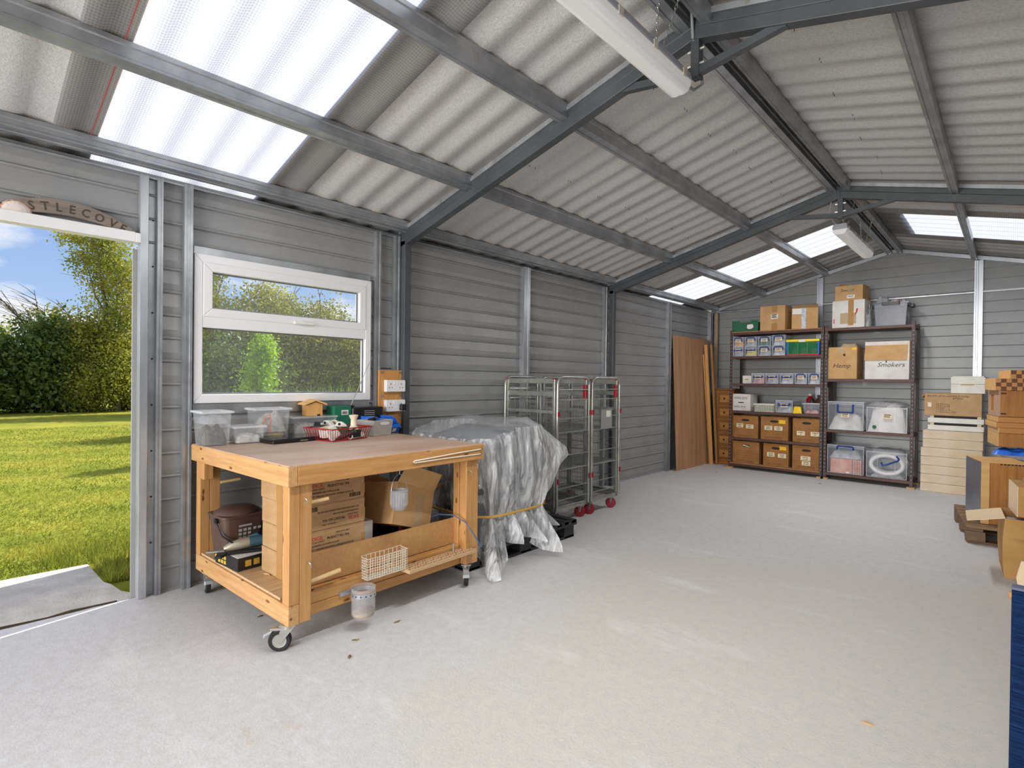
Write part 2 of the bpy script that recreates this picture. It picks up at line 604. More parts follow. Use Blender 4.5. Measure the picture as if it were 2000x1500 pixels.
# ---- back gable
wb_ = struct('wall_back', 'grey steel weatherboard gable wall behind the shelving')
for row in range(24):
    z0, z1 = -0.007 + PITCH * row, -0.007 + PITCH * (row + 1)
    def xend(z, s):
        d = (3.10 - z) / 0.255
        return XA + s * min(d, 2.46)
    if z0 > 3.05:
        break
    a0, a1, b0, b1 = xend(z0, -1), xend(z1, -1), xend(z0, 1), xend(z1, 1)
    y = YB
    pr = [(y + 0.036, max(z0, 0)), (y + 0.010, max(z0, 0)), (y + 0.001, z0 + 0.012), (y + 0.010, z1), (y + 0.036, z1)]
    vs = []
    for k, (ya, za) in enumerate(pr):
        t = (za - z0) / (z1 - z0)
        vs.append((a0 + (a1 - a0) * t, ya, za))
    for k, (ya, za) in enumerate(pr):
        t = (za - z0) / (z1 - z0)
        vs.append((b0 + (b1 - b0) * t, ya, za))
    fs = [(0, 1, 2, 3, 4), (9, 8, 7, 6, 5)] + [(i, 5 + i, 5 + (i + 1) % 5, (i + 1) % 5) for i in range(5)]
    MB().add(vs, fs).build('board', CLAD, wb_)
def back_post(x0, x1):
    z1 = zs((x0 + x1) / 2) - 0.085
    w = x1 - x0
    pr = [(x0, 8.60), (x0, 8.545), (x0 + 0.2 * w, 8.545), (x0 + 0.24 * w, 8.549), (x0 + 0.45 * w, 8.549), (x0 + 0.5 * w, 8.545), (x1, 8.545), (x1, 8.60)]
    MB().prism(pr, 0, z1, 'z').build('post', GALV_B, wb_)
back_post(-2.055, -1.978)
back_post(-0.355, -0.275)
back_post(0.92, 1.0)
for xa, xb in ((-3.52, -2.055), (-1.978, -0.355), (-0.275, 0.92)):
    MB().prism([(8.60, 2.375), (8.558, 2.375), (8.558, 2.388), (8.575, 2.402), (8.60, 2.405)], xa, xb, 'x').build('girt', UPVC if xa > -0.4 else GALV_B, wb_)
for s in (-1, 1):
    x0, x1 = XA, XA + s * 2.43
    MB().hexa([(x0, 8.545, zs(x0) - 0.075), (x1, 8.545, zs(x1) - 0.075), (x1, 8.61, zs(x1) - 0.075), (x0, 8.61, zs(x0) - 0.075)],
              [(x0, 8.545, zs(x0) - 0.03), (x1, 8.545, zs(x1) - 0.03), (x1, 8.61, zs(x1) - 0.0), (x0, 8.61, zs(x0) - 0.0)]).build('gable_rail', GALV_B, wb_)

# ---- front gable, behind the camera, with its vehicle doorway standing open
wf_ = struct('wall_front', 'grey steel front gable with a wide open vehicle doorway')
MB().box(-3.62, -3.05, -3.54, -3.50, 0, 2.45).build('wall_panel', CLAD, wf_)
MB().box(0.75, 1.32, -3.54, -3.50, 0, 2.45).build('wall_panel', CLAD, wf_)
MB().prism([(-3.62, 2.45), (1.32, 2.45), (XA, 3.12)], -3.54, -3.50, 'y').build('wall_panel', CLAD, wf_)

# ---- roof: steel sheets lined with grey fleece, clear ribbed skylights, purlins
ceil_ = struct('ceiling', 'pitched roof of corrugated sheets on galvanised purlins')
def rib(y):
    t = ((y - 0.08) % 0.2) / 0.2
    if t < 0.34:
        return 0.014
    if t < 0.58:
        return 0.014 * (1 - (t - 0.34) / 0.24)
    if t < 0.86:
        return 0.0
    return 0.014 * (t - 0.86) / 0.14
def sheet_pts(y0, y1):
    ys = {y0, y1}
    k = math.floor(y0 / 0.2) - 1
    while k * 0.2 < y1 + 0.2:
        for t in (0.0, 0.34, 0.58, 0.86):
            y = 0.08 + 0.2 * (k + t)
            if y0 < y < y1:
                ys.add(round(y, 5))
        k += 1
    return sorted(ys)
def roof_sheet(y0, y1, side, name, m, lift=0.0, thick=True, top=None):
    ys = sheet_pts(y0, y1)
    xs = [XA + side * d for d in (0.03, 1.0, 1.9, 2.60)]
    mb = MB()
    n, k = len(ys), len(xs)
    def grid(dz):
        return [(x, y, zs(x) + rib(y) + dz) for y in ys for x in xs]
    q = [(i * k + j, i * k + j + 1, (i + 1) * k + j + 1, (i + 1) * k + j) for i in range(n - 1) for j in range(k - 1)]
    mb.add(grid(lift), q)
    if thick:
        mb.add(grid(lift + 0.004), [tuple(reversed(f)) for f in q])
    return mb.build(name, m, ceil_, smooth=50)
SKY_MAT = bpy.data.materials.new('ribbed_skylight_sheet')
SKY_MAT.use_nodes = True
def _sky():
    N = SKY_MAT.node_tree.nodes
    L = SKY_MAT.node_tree.links
    N.remove(N['Principled BSDF'])
    tc = N.new('ShaderNodeTexCoord')
    def wave(direction, scale):
        w = N.new('ShaderNodeTexWave')
        w.bands_direction = direction
        w.inputs['Scale'].default_value = scale
        L.new(tc.outputs['Object'], w.inputs['Vector'])
        r = N.new('ShaderNodeValToRGB')
        r.color_ramp.elements[0].position = 0.72
        r.color_ramp.elements[1].position = 0.95
        L.new(w.outputs['Color'], r.inputs[0])
        return r.outputs[0]
    mx = N.new('ShaderNodeMix')
    mx.data_type = 'RGBA'
    mx.blend_type = 'LIGHTEN'
    mx.inputs[0].default_value = 1
    L.new(wave('Y', 26), mx.inputs[6])
    L.new(wave('X', 20), mx.inputs[7])
    cm = N.new('ShaderNodeMix')
    cm.data_type = 'RGBA'
    L.new(mx.outputs[2], cm.inputs[0])
    cm.inputs[6].default_value = (0.55, 0.575, 0.62, 1)
    cm.inputs[7].default_value = (0.74, 0.745, 0.75, 1)
    tl = N.new('ShaderNodeBsdfTranslucent')
    L.new(cm.outputs[2], tl.inputs[0])
    df = N.new('ShaderNodeBsdfDiffuse')
    cm2 = N.new('ShaderNodeMix')
    cm2.data_type = 'RGBA'
    L.new(mx.outputs[2], cm2.inputs[0])
    cm2.inputs[6].default_value = lin(190, 180, 166)
    cm2.inputs[7].default_value = lin(220, 212, 200)
    L.new(cm2.outputs[2], df.inputs[0])
    ms = N.new('ShaderNodeMixShader')
    ms.inputs[0].default_value = 0.72
    L.new(df.outputs[0], ms.inputs[1])
    L.new(tl.outputs[0], ms.inputs[2])
    L.new(ms.outputs[0], N['Material Output'].inputs[0])
_sky()
RED_LINE = mat('red_marker_line', lin(176, 92, 88), rough=0.8)
SKYLIGHTS = ((0.385, 0.57, 1.43, 1.67), (6.50, 6.68, 7.66, 7.86))
for side in (-1, 1):
    runs = [(-3.62, -2.6), (-2.6, -1.6), (-1.6, -0.6), (-0.6, 0.57), (1.43, 2.43), (2.43, 3.43), (3.43, 4.43), (4.43, 5.43), (5.43, 6.68), (7.66, 8.78)]
    for a, b in runs:
        roof_sheet(a, b, side, 'roof_sheet', FLEECE, 0.006)
    for a, b, c, d in SKYLIGHTS:
        roof_sheet(a, d, side, 'skylight_sheet', SKY_MAT, 0.0, thick=False)  # the front one on the right slope is unseen, added for light
    # purlins: folded channels between sheets and rafters
    for d in (0.055, 0.79, 1.61, 2.325):
        xc = XA + side * d
        hw = 0.028
        zc = zs(xc)
        sl = -0.255 * side
        def P(a, b):        # a along the slope (towards the ridge +), b down from the sheeting
            x = xc - side * a
            return (x, zs(x) - b)
        dep = 0.075 if d < 0.1 else (0.066 if d > 2.2 else 0.088)
        pr = [P(-hw, 0.001), P(hw, 0.001), P(hw, 0.022), P(hw - 0.006, 0.026), P(hw - 0.006, dep - 0.018), P(hw, dep - 0.012), P(hw, dep),
              P(hw * 0.45, dep), P(hw * 0.35, dep - 0.005), P(-hw * 0.35, dep - 0.005), P(-hw * 0.45, dep), P(-hw, dep)]
        for ya, yb in ((YF, -0.485), (-0.435, 2.505), (2.555, 5.505), (5.555, 8.56)):
            MB().prism(pr, ya, yb, 'y').build('purlin', GALV, ceil_)
MB().prism([(XA - 0.30, zs(XA - 0.30) + 0.03), (XA, 3.085), (XA + 0.30, zs(XA + 0.30) + 0.03), (XA + 0.30, zs(XA + 0.30) + 0.045), (XA, 3.12), (XA - 0.30, zs(XA - 0.30) + 0.045)], -3.62, 8.78, 'y').build('ridge_cap', ROOF_TOP, ceil_)
for side in (-1,):
    xs = [XA + side * d for d in (0.05, 1.2, 2.45)]
    mb = MB()
    for i in range(2):
        a, b = xs[i], xs[i + 1]
        mb.hexa([(a, 0.532, zs(a) - 0.002), (b, 0.532, zs(b) - 0.002), (b, 0.537, zs(b) - 0.002), (a, 0.537, zs(a) - 0.002)],
                [(a, 0.532, zs(a)), (b, 0.532, zs(b)), (b, 0.537, zs(b)), (a, 0.537, zs(a))])
    mb.build('marker_line', RED_LINE, ceil_)
# screw tips poking through the sheeting
mb = MB()
for x in (XA - 0.40, XA - 0.86, XA - 1.3, XA + 0.35):
    for k in range(16):
        y = 2.78 + 0.4 * (k % 8) + 0.03 * (k % 3)
        mb.cyl((x + 0.03 * (k % 2), y, zs(x) + 0.005), (x + 0.03 * (k % 2), y, zs(x) - 0.009), 0.0018, 5)
mb.build('screw_tip', INK, ceil_, kind='stuff')

# ---- portal frames
def portal(y, label):
    t = thing('portal_frame', label, 'steel frame', (0, y, 0), group='portal frames along the shed')
    def zb(x):
        return 2.915 - 0.26 * abs(x - XA)
    for s in (-1, 1):
        xk = XA + s * 2.34
        xo = XA + s * 2.40
        MB().box(min(xk + s * 0.0, xo), max(xk, xo), -0.04, 0.02, 0, zb(xk) + 0.03).build('column', FRAME, t, bev=0.004)
        def slab(b0, b1, y0, y1, x_in, x_out):
            return MB().hexa([(x_in, y0, zb(x_in) + b0), (x_out, y0, zb(x_out) + b0), (x_out, y1, zb(x_out) + b0), (x_in, y1, zb(x_in) + b0)],
                             [(x_in, y0, zb(x_in) + b1), (x_out, y0, zb(x_out) + b1), (x_out, y1, zb(x_out) + b1), (x_in, y1, zb(x_in) + b1)])
        slab(0.0, 0.062, -0.04, 0.02, XA, xo).build('rafter', FRAME, t, bev=0.003)
        slab(0.064, 0.108, -0.037, 0.017, XA, xo).build('rafter_flange', FRAME, t, bev=0.003)
        slab(0.108, 0.138, -0.046, 0.006, XA + s * 0.06, XA + s * 2.42).build('sheet_rail', GALV_B, t)
        # tie strut from the apex plate up to the rafter
        a = Vector((XA + s * 0.012, -0.012, 2.745)); b = Vector((XA + s * 0.41, -0.012, 2.806))
        d = (b - a).normalized(); nrm = Vector((-d.z, 0, d.x))
        p = [a, b, b + nrm * 0.036 * (1 if s > 0 else -1), a + nrm * 0.036 * (1 if s > 0 else -1)]
        MB().hexa([q + Vector((0, -0.018, 0)) for q in p], [q + Vector((0, 0.018, 0)) for q in p]).build('tie_strut', FRAME, t)
        for k, zz in enumerate((2.87, 2.80)):
            MB().cyl((XA + s * 0.018, -0.015, zz), (XA + s * 0.042, -0.015, zz), 0.008, 6).build('bolt', STEEL, t)
    MB().box(XA - 0.02, XA + 0.02, -0.035, 0.015, 2.735, 3.02).build('apex_plate', FRAME, t)
    for s in (-1, 1):
        for k in range(4):
            x = XA + s * (0.25 + 0.55 * k)
            MB().cyl((x, -0.05, 2.915 - 0.26 * abs(x - XA) + 0.122), (x, -0.04, 2.915 - 0.26 * abs(x - XA) + 0.122), 0.011, 8).build('bolt', STEEL, t)
    return t
portal(2.54, 'dark grey portal frame nearest the camera, beside the socket board')
portal(5.54, 'dark grey portal frame behind the wire trolleys')
portal(-0.46, 'dark grey portal frame behind the camera')

# ---- window
w_ = struct('window_1', 'white plastic window with an opening light above a fixed pane')
def ring(y0, y1, z0, z1, w, x0, x1, name, m, parent, wb=None, wt=None):
    wb = w if wb is None else wb
    wt = w if wt is None else wt
    MB().hexa([(x0, y0, z0), (x1, y0, z0), (x1, y0, z1), (x0, y0, z1)], [(x0, y0 + w, z0 + wb), (x1, y0 + w, z0 + wb), (x1, y0 + w, z1 - wt), (x0, y0 + w, z1 - wt)]).build(name, m, parent, bev=0.004)
    MB().hexa([(x0, y1, z0), (x1, y1, z0), (x1, y1, z1), (x0, y1, z1)], [(x0, y1 - w, z0 + wb), (x1, y1 - w, z0 + wb), (x1, y1 - w, z1 - wt), (x0, y1 - w, z1 - wt)]).build(name, m, parent, bev=0.004)
    MB().hexa([(x0, y0, z1), (x1, y0, z1), (x1, y1, z1), (x0, y1, z1)], [(x0, y0 + w, z1 - wt), (x1, y0 + w, z1 - wt), (x1, y1 - w, z1 - wt), (x0, y1 - w, z1 - wt)]).build(name, m, parent, bev=0.004)
    MB().hexa([(x0, y0, z0), (x1, y0, z0), (x1, y1, z0), (x0, y1, z0)], [(x0, y0 + w, z0 + wb), (x1, y0 + w, z0 + wb), (x1, y1 - w, z0 + wb), (x0, y1 - w, z0 + wb)]).build(name, m, parent, bev=0.004)
ring(1.042, 2.242, 1.090, 1.985, 0.047, -3.625, -3.553, 'window_frame', UPVC, w_, wb=0.054, wt=0.05)
MB().box(-3.625, -3.555, 1.085, 2.195, 1.546, 1.622).build('transom', UPVC, w_, bev=0.004)
ring(1.090, 2.196, 1.612, 1.938, 0.052, -3.62, -3.549, 'sash', UPVC, w_)
MB().box(-3.576, -3.570, 1.14, 2.15, 1.66, 1.89).build('pane', GLASS, w_)
MB().box(-3.580, -3.574, 1.085, 2.20, 1.14, 1.55).build('pane', GLASS, w_)
for (a, b, c, d) in ((1.142, 2.144, 1.664, 1.886), (1.089, 2.195, 1.144, 1.546)):
    ring(a, b, c, d, 0.009, -3.592, -3.5805, 'glazing_spacer', FRAME, w_)
h = MB().box(-3.549, -3.535, 1.645, 1.70, 1.612, 1.632).build('handle', WHITE, w_, bev=0.003)
MB().prism([(1.66, 1.622), (1.70, 1.632), (1.79, 1.624), (1.79, 1.616), (1.70, 1.612)], -3.535, -3.522, 'x').build('handle_lever', WHITE, h, bev=0.003)

# ---- door leaf, swung outwards past square
d_ = struct('door_1', 'grey steel door leaf standing open outside the jamb')
d_.location = (-3.634, 0.751, 0.0)
d_.rotation_euler = (0, 0, math.radians(-12.2))
MB().box(-0.94, 0.0, 0.0, 0.045, -0.02, 1.965).build('door_leaf', CLAD, d_, bev=0.003)
for zz in (0.35, 1.0, 1.72):
    MB().cyl((-0.012, 0.052, zz), (-0.012, 0.052, zz + 0.09), 0.006, 8).build('hinge', STEEL, d_)
# ================================================================== OUTDOORS
LAWN = mat('lawn_turf', lin(164, 160, 64), lin(118, 130, 42), rough=0.95, scale=1.1, detail=9, lo=0.35, hi=0.7, bump=0.6, bscale=30, spec=0.1)
o = MB().box(-90, -3.66, -70, 70, -0.6, -0.05).build('lawn', LAWN)
o['kind'] = 'structure'
o['label'] = 'sunlit lawn outside the open door'
APRON = mat('gravel_yard', lin(172, 168, 160), lin(140, 136, 130), rough=0.9, scale=3)
o = MB().box(-3.655, 60, -70, -3.56, -0.6, -0.06).build('yard', APRON)
o['kind'] = 'structure'
o = MB().box(1.34, 60, -3.56, 70, -0.6, -0.06).build('yard', APRON)
o['kind'] = 'structure'

def strips(name, base, tip, width, m, parent=None, kind='stuff'):
    """many thin triangles: base points, tip points, half width"""
    n = len(base)
    d = tip - base
    side = np.cross(d, RNG.normal(size=(n, 3)))
    side /= np.linalg.norm(side, axis=1)[:, None] + 1e-9
    side *= np.asarray(width).reshape(-1, 1)
    V = np.stack([base - side, base + side, tip], 1).reshape(-1, 3)
    me = bpy.data.meshes.new(name)
    me.vertices.add(len(V))
    me.vertices.foreach_set('co', V.ravel())
    me.loops.add(n * 3)
    me.loops.foreach_set('vertex_index', np.arange(n * 3))
    me.polygons.add(n)
    me.polygons.foreach_set('loop_start', np.arange(0, n * 3, 3))
    me.polygons.foreach_set('loop_total', np.full(n, 3))
    me.update()
    return link(name, me, m, parent, kind=kind)

GRASS = mat('grass_blades', lin(178, 174, 76), lin(124, 138, 48), rough=0.7, scale=1.3, detail=6, trans=0.35, spec=0.2)
n = 90000
gx = -4.1 - 13.0 * RNG.random(n) ** 1.8
gy = -0.25 * np.abs(gx) + RNG.random(n) * 0.62 * np.abs(gx)
keep = ~((gx > -4.62) & (gy < 0.74))
gx, gy = gx[keep], gy[keep]
n = len(gx)
base = np.stack([gx, gy, np.full(n, -0.055)], 1)
h = 0.018 + 0.03 * RNG.random(n)
near = (gx > -5.2) & (gy > 0.5)
h[near] += 0.06 * RNG.random(near.sum())
tip = base + np.stack([RNG.normal(0, 0.02, n), RNG.normal(0, 0.02, n), h], 1)
g = strips('grass', base, tip, 0.0018 + 0.0012 * RNG.random(n) + 0.0003 * np.abs(gx), GRASS)
tag(g, 'short mown grass outside the open door', 'grass', kind='stuff')

def leaves(name, blobs, n, size, m, parent):
    """leaf blades scattered in clumps inside ellipsoids: (centre, radii, weight)"""
    W = np.array([b[2] for b in blobs], float)
    W /= W.sum()
    C = []
    for (c, r, w), cnt in zip(blobs, (W * n).astype(int)):
        k = max(6, cnt // 70)
        q = RNG.normal(size=(k, 3))
        q /= np.linalg.norm(q, axis=1)[:, None]
        q *= RNG.random((k, 1)) ** 0.38
        cl = np.array(c) + q * np.array(r)
        idx = RNG.integers(0, k, cnt)
        C.append(cl[idx] + RNG.normal(size=(cnt, 3)) * (0.16 * np.array(r) + 0.05))
    C = np.concatenate(C)
    n = len(C)
    a = RNG.normal(size=(n, 3))
    a /= np.linalg.norm(a, axis=1)[:, None]
    b = np.cross(a, RNG.normal(size=(n, 3)))
    b /= np.linalg.norm(b, axis=1)[:, None]
    s = size * (0.6 + 0.8 * RNG.random((n, 1)))
    V = np.stack([C - a * s * 0.6, C + b * s * 0.32 - a * s * 0.05, C + a * s * 0.6, C - b * s * 0.32 - a * s * 0.05], 1).reshape(-1, 3)
    V[:, 2] = np.maximum(V[:, 2], -0.04)
    me = bpy.data.meshes.new(name)
    me.vertices.add(len(V))
    me.vertices.foreach_set('co', V.ravel())
    me.loops.add(n * 4)
    me.loops.foreach_set('vertex_index', np.arange(n * 4))
    me.polygons.add(n)
    me.polygons.foreach_set('loop_start', np.arange(0, n * 4, 4))
    me.polygons.foreach_set('loop_total', np.full(n, 4))
    me.update()
    return link(name, me, m, parent, kind='stuff')

LEAF_D = mat('dark_hedge_leaf', lin(66, 94, 42), lin(112, 134, 56), rough=0.55, scale=2.0, detail=8, trans=0.30)
LEAF_M = mat('olive_leaf', lin(110, 124, 50), lin(178, 172, 70), rough=0.55, scale=1.6, detail=8, trans=0.35)
LEAF_Y = mat('yellowing_birch_leaf', lin(130, 144, 58), lin(200, 192, 84), rough=0.55, scale=1.5, detail=8, trans=0.4)
LEAF_B = mat('bright_maple_leaf', lin(130, 172, 44), lin(176, 206, 62), rough=0.5, scale=3.0, detail=6, trans=0.5)
BARK = mat('grey_brown_bark', lin(128, 116, 98), lin(92, 82, 68), rough=0.9, scale=6, stretch=(1, 1, 0.3), bump=0.4, bscale=20)
SHADE = mat('hedge_inner_shade', lin(40, 58, 28), lin(58, 78, 34), rough=0.9, scale=4)

def branchy(parent, x, y, h, spread, lean=(0, 0), n=7, r=0.09, name='branch', twigs=0):
    mb = MB()
    top = Vector((x + lean[0] * 0.6, y + lean[1] * 0.6, h * 0.72))
    mb.tube([(x, y, -0.1), (x + lean[0] * 0.12, y + lean[1] * 0.12, h * 0.25), (x + lean[0] * 0.3, y + lean[1] * 0.3, h * 0.5), top], [r, r * 0.8, r * 0.55, r * 0.25], 7)
    mb.build('trunk', BARK, parent, smooth=60)
    mb = MB()
    for i in range(n):
        t = random.uniform(0.3, 0.95)
        p = Vector((x + lean[0] * 0.6 * t, y + lean[1] * 0.6 * t, h * 0.72 * t))
        a = random.uniform(0, 6.28)
        e = p + Vector((math.cos(a) * spread * 0.8 + lean[0] * 0.7, math.sin(a) * spread + lean[1] * 0.7, h * random.uniform(0.2, 0.42)))
        m_ = (p + e) / 2 + Vector((0, 0, -0.06 * h))
        mb.tube([p, m_, e], [r * 0.35, r * 0.22, 0.008], 5)
        for k in range(twigs):
            s = m_.lerp(e, random.uniform(0.1, 0.9))
            f = s + Vector((random.uniform(-.4, .4) + lean[0] * .4, random.uniform(-.45, .25) + lean[1] * 0.5, random.uniform(0.15, 0.7)))
            mb.tube([s, (s + f) / 2 + Vector((0, 0, 0.03)), f], [0.012, 0.008, 0.004], 4)
    mb.build('branches', BARK, parent, smooth=60)

def tree(name, label, cat, x, y, blobs, n, size, m, h=None, spread=0.8, lean=(0, 0), group=None, trunk=True, core=None, twigs=0, r=0.09, nb=7):
    t = thing(name, label, cat, group=group)
    if trunk:
        branchy(t, x, y, h, spread, lean, twigs=twigs, r=r, n=nb)
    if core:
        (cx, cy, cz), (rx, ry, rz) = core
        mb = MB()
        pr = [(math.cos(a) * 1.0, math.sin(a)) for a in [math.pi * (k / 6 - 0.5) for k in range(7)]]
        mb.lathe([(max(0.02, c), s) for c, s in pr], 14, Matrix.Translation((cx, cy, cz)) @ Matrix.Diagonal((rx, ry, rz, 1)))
        mb.build('shade_core', SHADE, t, smooth=60)  # solid dark core paints the shade between the inner leaves
    if n:
        leaves('foliage', blobs, n, size, m, t)
    return t
G = 'trees and shrubs along the lawn edge'
# seen through the doorway
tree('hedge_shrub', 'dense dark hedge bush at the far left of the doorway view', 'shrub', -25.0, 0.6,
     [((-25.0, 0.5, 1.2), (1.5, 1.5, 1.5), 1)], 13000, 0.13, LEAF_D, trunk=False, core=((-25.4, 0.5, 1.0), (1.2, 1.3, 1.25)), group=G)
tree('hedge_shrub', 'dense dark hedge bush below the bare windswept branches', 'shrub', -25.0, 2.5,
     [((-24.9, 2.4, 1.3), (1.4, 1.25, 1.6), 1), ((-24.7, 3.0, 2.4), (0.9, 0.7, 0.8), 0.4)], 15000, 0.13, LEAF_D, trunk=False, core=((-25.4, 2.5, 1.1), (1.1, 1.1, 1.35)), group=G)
tree('bare_tree', 'nearly leafless windswept tree against the white cloud', 'tree', -26.0, 3.3, [((-25.9, 2.7, 3.3), (0.6, 0.9, 0.5), 1)], 700, 0.09, LEAF_M, h=4.3, spread=0.7, lean=(0.3, -1.1), group=G, twigs=9, r=0.07, nb=10)
tree('birch_tree', 'tall yellow green birch tree beside the open door edge', 'tree', -24.2, 4.6,
     [((-24.2, 4.7, 3.2), (1.1, 1.1, 1.7), 1), ((-24.2, 4.4, 5.3), (0.9, 1.1, 1.0), 0.55), ((-24.0, 4.5, 1.4), (1.1, 1.2, 1.2), 0.8), ((-24.2, 3.7, 6.1), (0.4, 0.9, 0.4), 0.16)],
     30000, 0.08, LEAF_Y, h=6.6, spread=0.9, lean=(0.1, -0.9), group=G, twigs=4, r=0.10)
tree('broadleaf_tree', 'leafy green tree with forked trunk between hedge and birch', 'tree', -24.6, 3.55,
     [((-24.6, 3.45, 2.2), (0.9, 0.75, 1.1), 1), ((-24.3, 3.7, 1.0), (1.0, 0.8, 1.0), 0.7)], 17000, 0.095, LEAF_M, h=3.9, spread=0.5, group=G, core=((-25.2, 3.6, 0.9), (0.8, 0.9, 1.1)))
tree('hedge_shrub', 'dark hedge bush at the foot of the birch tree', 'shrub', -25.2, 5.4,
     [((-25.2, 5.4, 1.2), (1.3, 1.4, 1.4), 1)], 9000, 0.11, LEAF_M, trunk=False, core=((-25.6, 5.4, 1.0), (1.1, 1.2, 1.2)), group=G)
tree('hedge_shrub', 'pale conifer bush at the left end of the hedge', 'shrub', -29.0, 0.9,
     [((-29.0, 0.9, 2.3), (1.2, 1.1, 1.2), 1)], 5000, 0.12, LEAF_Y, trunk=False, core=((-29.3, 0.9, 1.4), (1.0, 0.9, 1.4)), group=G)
# seen through the window
K_ = 1.30
def far_tree(name, label, x, y, blobs, n, m, h, spread, lean=(0, 0), twigs=0, core=None):
    sc = lambda c: (c[0] * K_, c[1] * K_, (c[2] - 1.25) * K_ + 1.25 if c[2] > 1.4 else c[2])
    bl = [(sc(c), tuple(q * K_ for q in r), w) for c, r, w in blobs]
    co = (sc(core[0]), tuple(q * K_ for q in core[1])) if core else None
    return tree(name, label, 'tree', x * K_, y * K_, bl, n, 0.095, m, h=(h - 1.25) * K_ + 1.25, spread=spread * K_, lean=lean, group=G, twigs=twigs, r=0.08, core=co)
far_tree('birch_tree', 'tall thin birch tree at the left of the window view', -16.6, 5.2,
         [((-16.6, 5.3, 2.6), (0.9, 0.9, 1.5), 1), ((-16.4, 5.6, 1.0), (1.0, 1.1, 1.0), 0.8), ((-16.6, 5.2, 3.9), (0.6, 0.6, 0.7), 0.22)], 19000, LEAF_M, 4.6, 0.6)
far_tree('willow_tree', 'windswept olive tree in the middle of the window view', -16.0, 6.7,
         [((-16.0, 6.6, 2.8), (0.9, 1.0, 1.1), 1), ((-15.8, 6.8, 1.2), (1.0, 1.0, 1.2), 0.9)], 21000, LEAF_Y, 4.1, 0.7, (0, 0.2), 3, ((-16.7, 6.7, 1.2), (0.8, 1.1, 1.3)))
far_tree('willow_tree', 'windswept brownish tree right of the window centre', -15.6, 8.0,
         [((-15.6, 8.0, 2.5), (0.9, 0.95, 1.1), 1), ((-15.4, 8.1, 1.1), (1.0, 1.0, 1.1), 0.9)], 21000, LEAF_M, 3.8, 0.7, (0, 0.3), 3, ((-16.3, 8.0, 1.1), (0.8, 1.1, 1.2)))
far_tree('willow_tree', 'lowest windswept tree at the right edge of the window view', -15.2, 9.3,
         [((-15.2, 9.3, 2.1), (0.9, 0.9, 1.0), 1), ((-15.0, 9.3, 0.9), (1.0, 1.0, 1.0), 0.9)], 18000, LEAF_Y, 3.3, 0.7, (0, 0.3), 3, ((-15.9, 9.3, 0.9), (0.8, 1.2, 1.1)))
tree('dark_bush', 'dark bush low behind the maple in the window view', 'shrub', -13.4, 5.1,
     [((-13.4, 4.9, 1.0), (0.8, 1.0, 1.1), 1)], 9000, 0.08, LEAF_D, trunk=False, core=((-13.8, 4.9, 0.8), (0.7, 0.9, 0.9)), group=G)
tree('maple_sapling', 'bright green maple sapling in the lower window pane', 'tree', -9.4, 3.72,
     [((-9.4, 3.78, 1.1), (0.24, 0.24, 0.6), 1), ((-9.35, 3.84, 1.7), (0.14, 0.15, 0.32), 0.3)], 5200, 0.05, LEAF_B, h=2.1, spread=0.25, group=G, r=0.025)
t = thing('reed_clump', 'clump of long pale leaves at the window lower right corner', 'plant', group=G)
n = 420
base = np.stack([-8.2 + RNG.normal(0, 0.12, n), 4.55 + RNG.normal(0, 0.22, n), np.full(n, -0.05)], 1)
tip = base + np.stack([RNG.normal(0, 0.22, n), RNG.normal(0, 0.28, n), 0.75 + 0.5 * RNG.random(n)], 1)
strips('blades', base, tip, 0.014 + 0.008 * RNG.random(n), LEAF_B, t)

# ================================================================== LAMPS UNDER THE RIDGE
DIFF = mat('lamp_diffuser', lin(226, 226, 222), rough=0.35)
_bsdf(DIFF).inputs['Emission Color'].default_value = (1.0, 0.995, 0.98, 1)
_bsdf(DIFF).inputs['Emission Strength'].default_value = 0.12  # faint glow added to fittings that hang unlit
LBODY = mat('lamp_body', lin(168, 172, 182), rough=0.5)
CABLE = mat('grey_cable', lin(150, 154, 156), rough=0.6)
CLIP = mat('beige_clip', lin(205, 196, 184), rough=0.5)
def chain_mesh(a, b, name, parent):
    a, b = Vector(a), Vector(b)
    d = (b - a)
    n = max(3, int(d.length / 0.017))
    dn = d.normalized()
    u = dn.orthogonal().normalized()
    w = dn.cross(u)
    mb = MB()
    for i in range(n):
        c = a + d * ((i + 0.5) / n)
        p = u if i % 2 else w
        L = 0.0125
        pts = [c + dn * L * math.sin(t) + p * 0.0058 * math.cos(t) for t in [2 * math.pi * k / 8 for k in range(8)]]
        mb.tube(pts, 0.0016, 4, closed=True)
    return mb.build(name, STEEL, parent, smooth=60)
FILL_W = 24.0
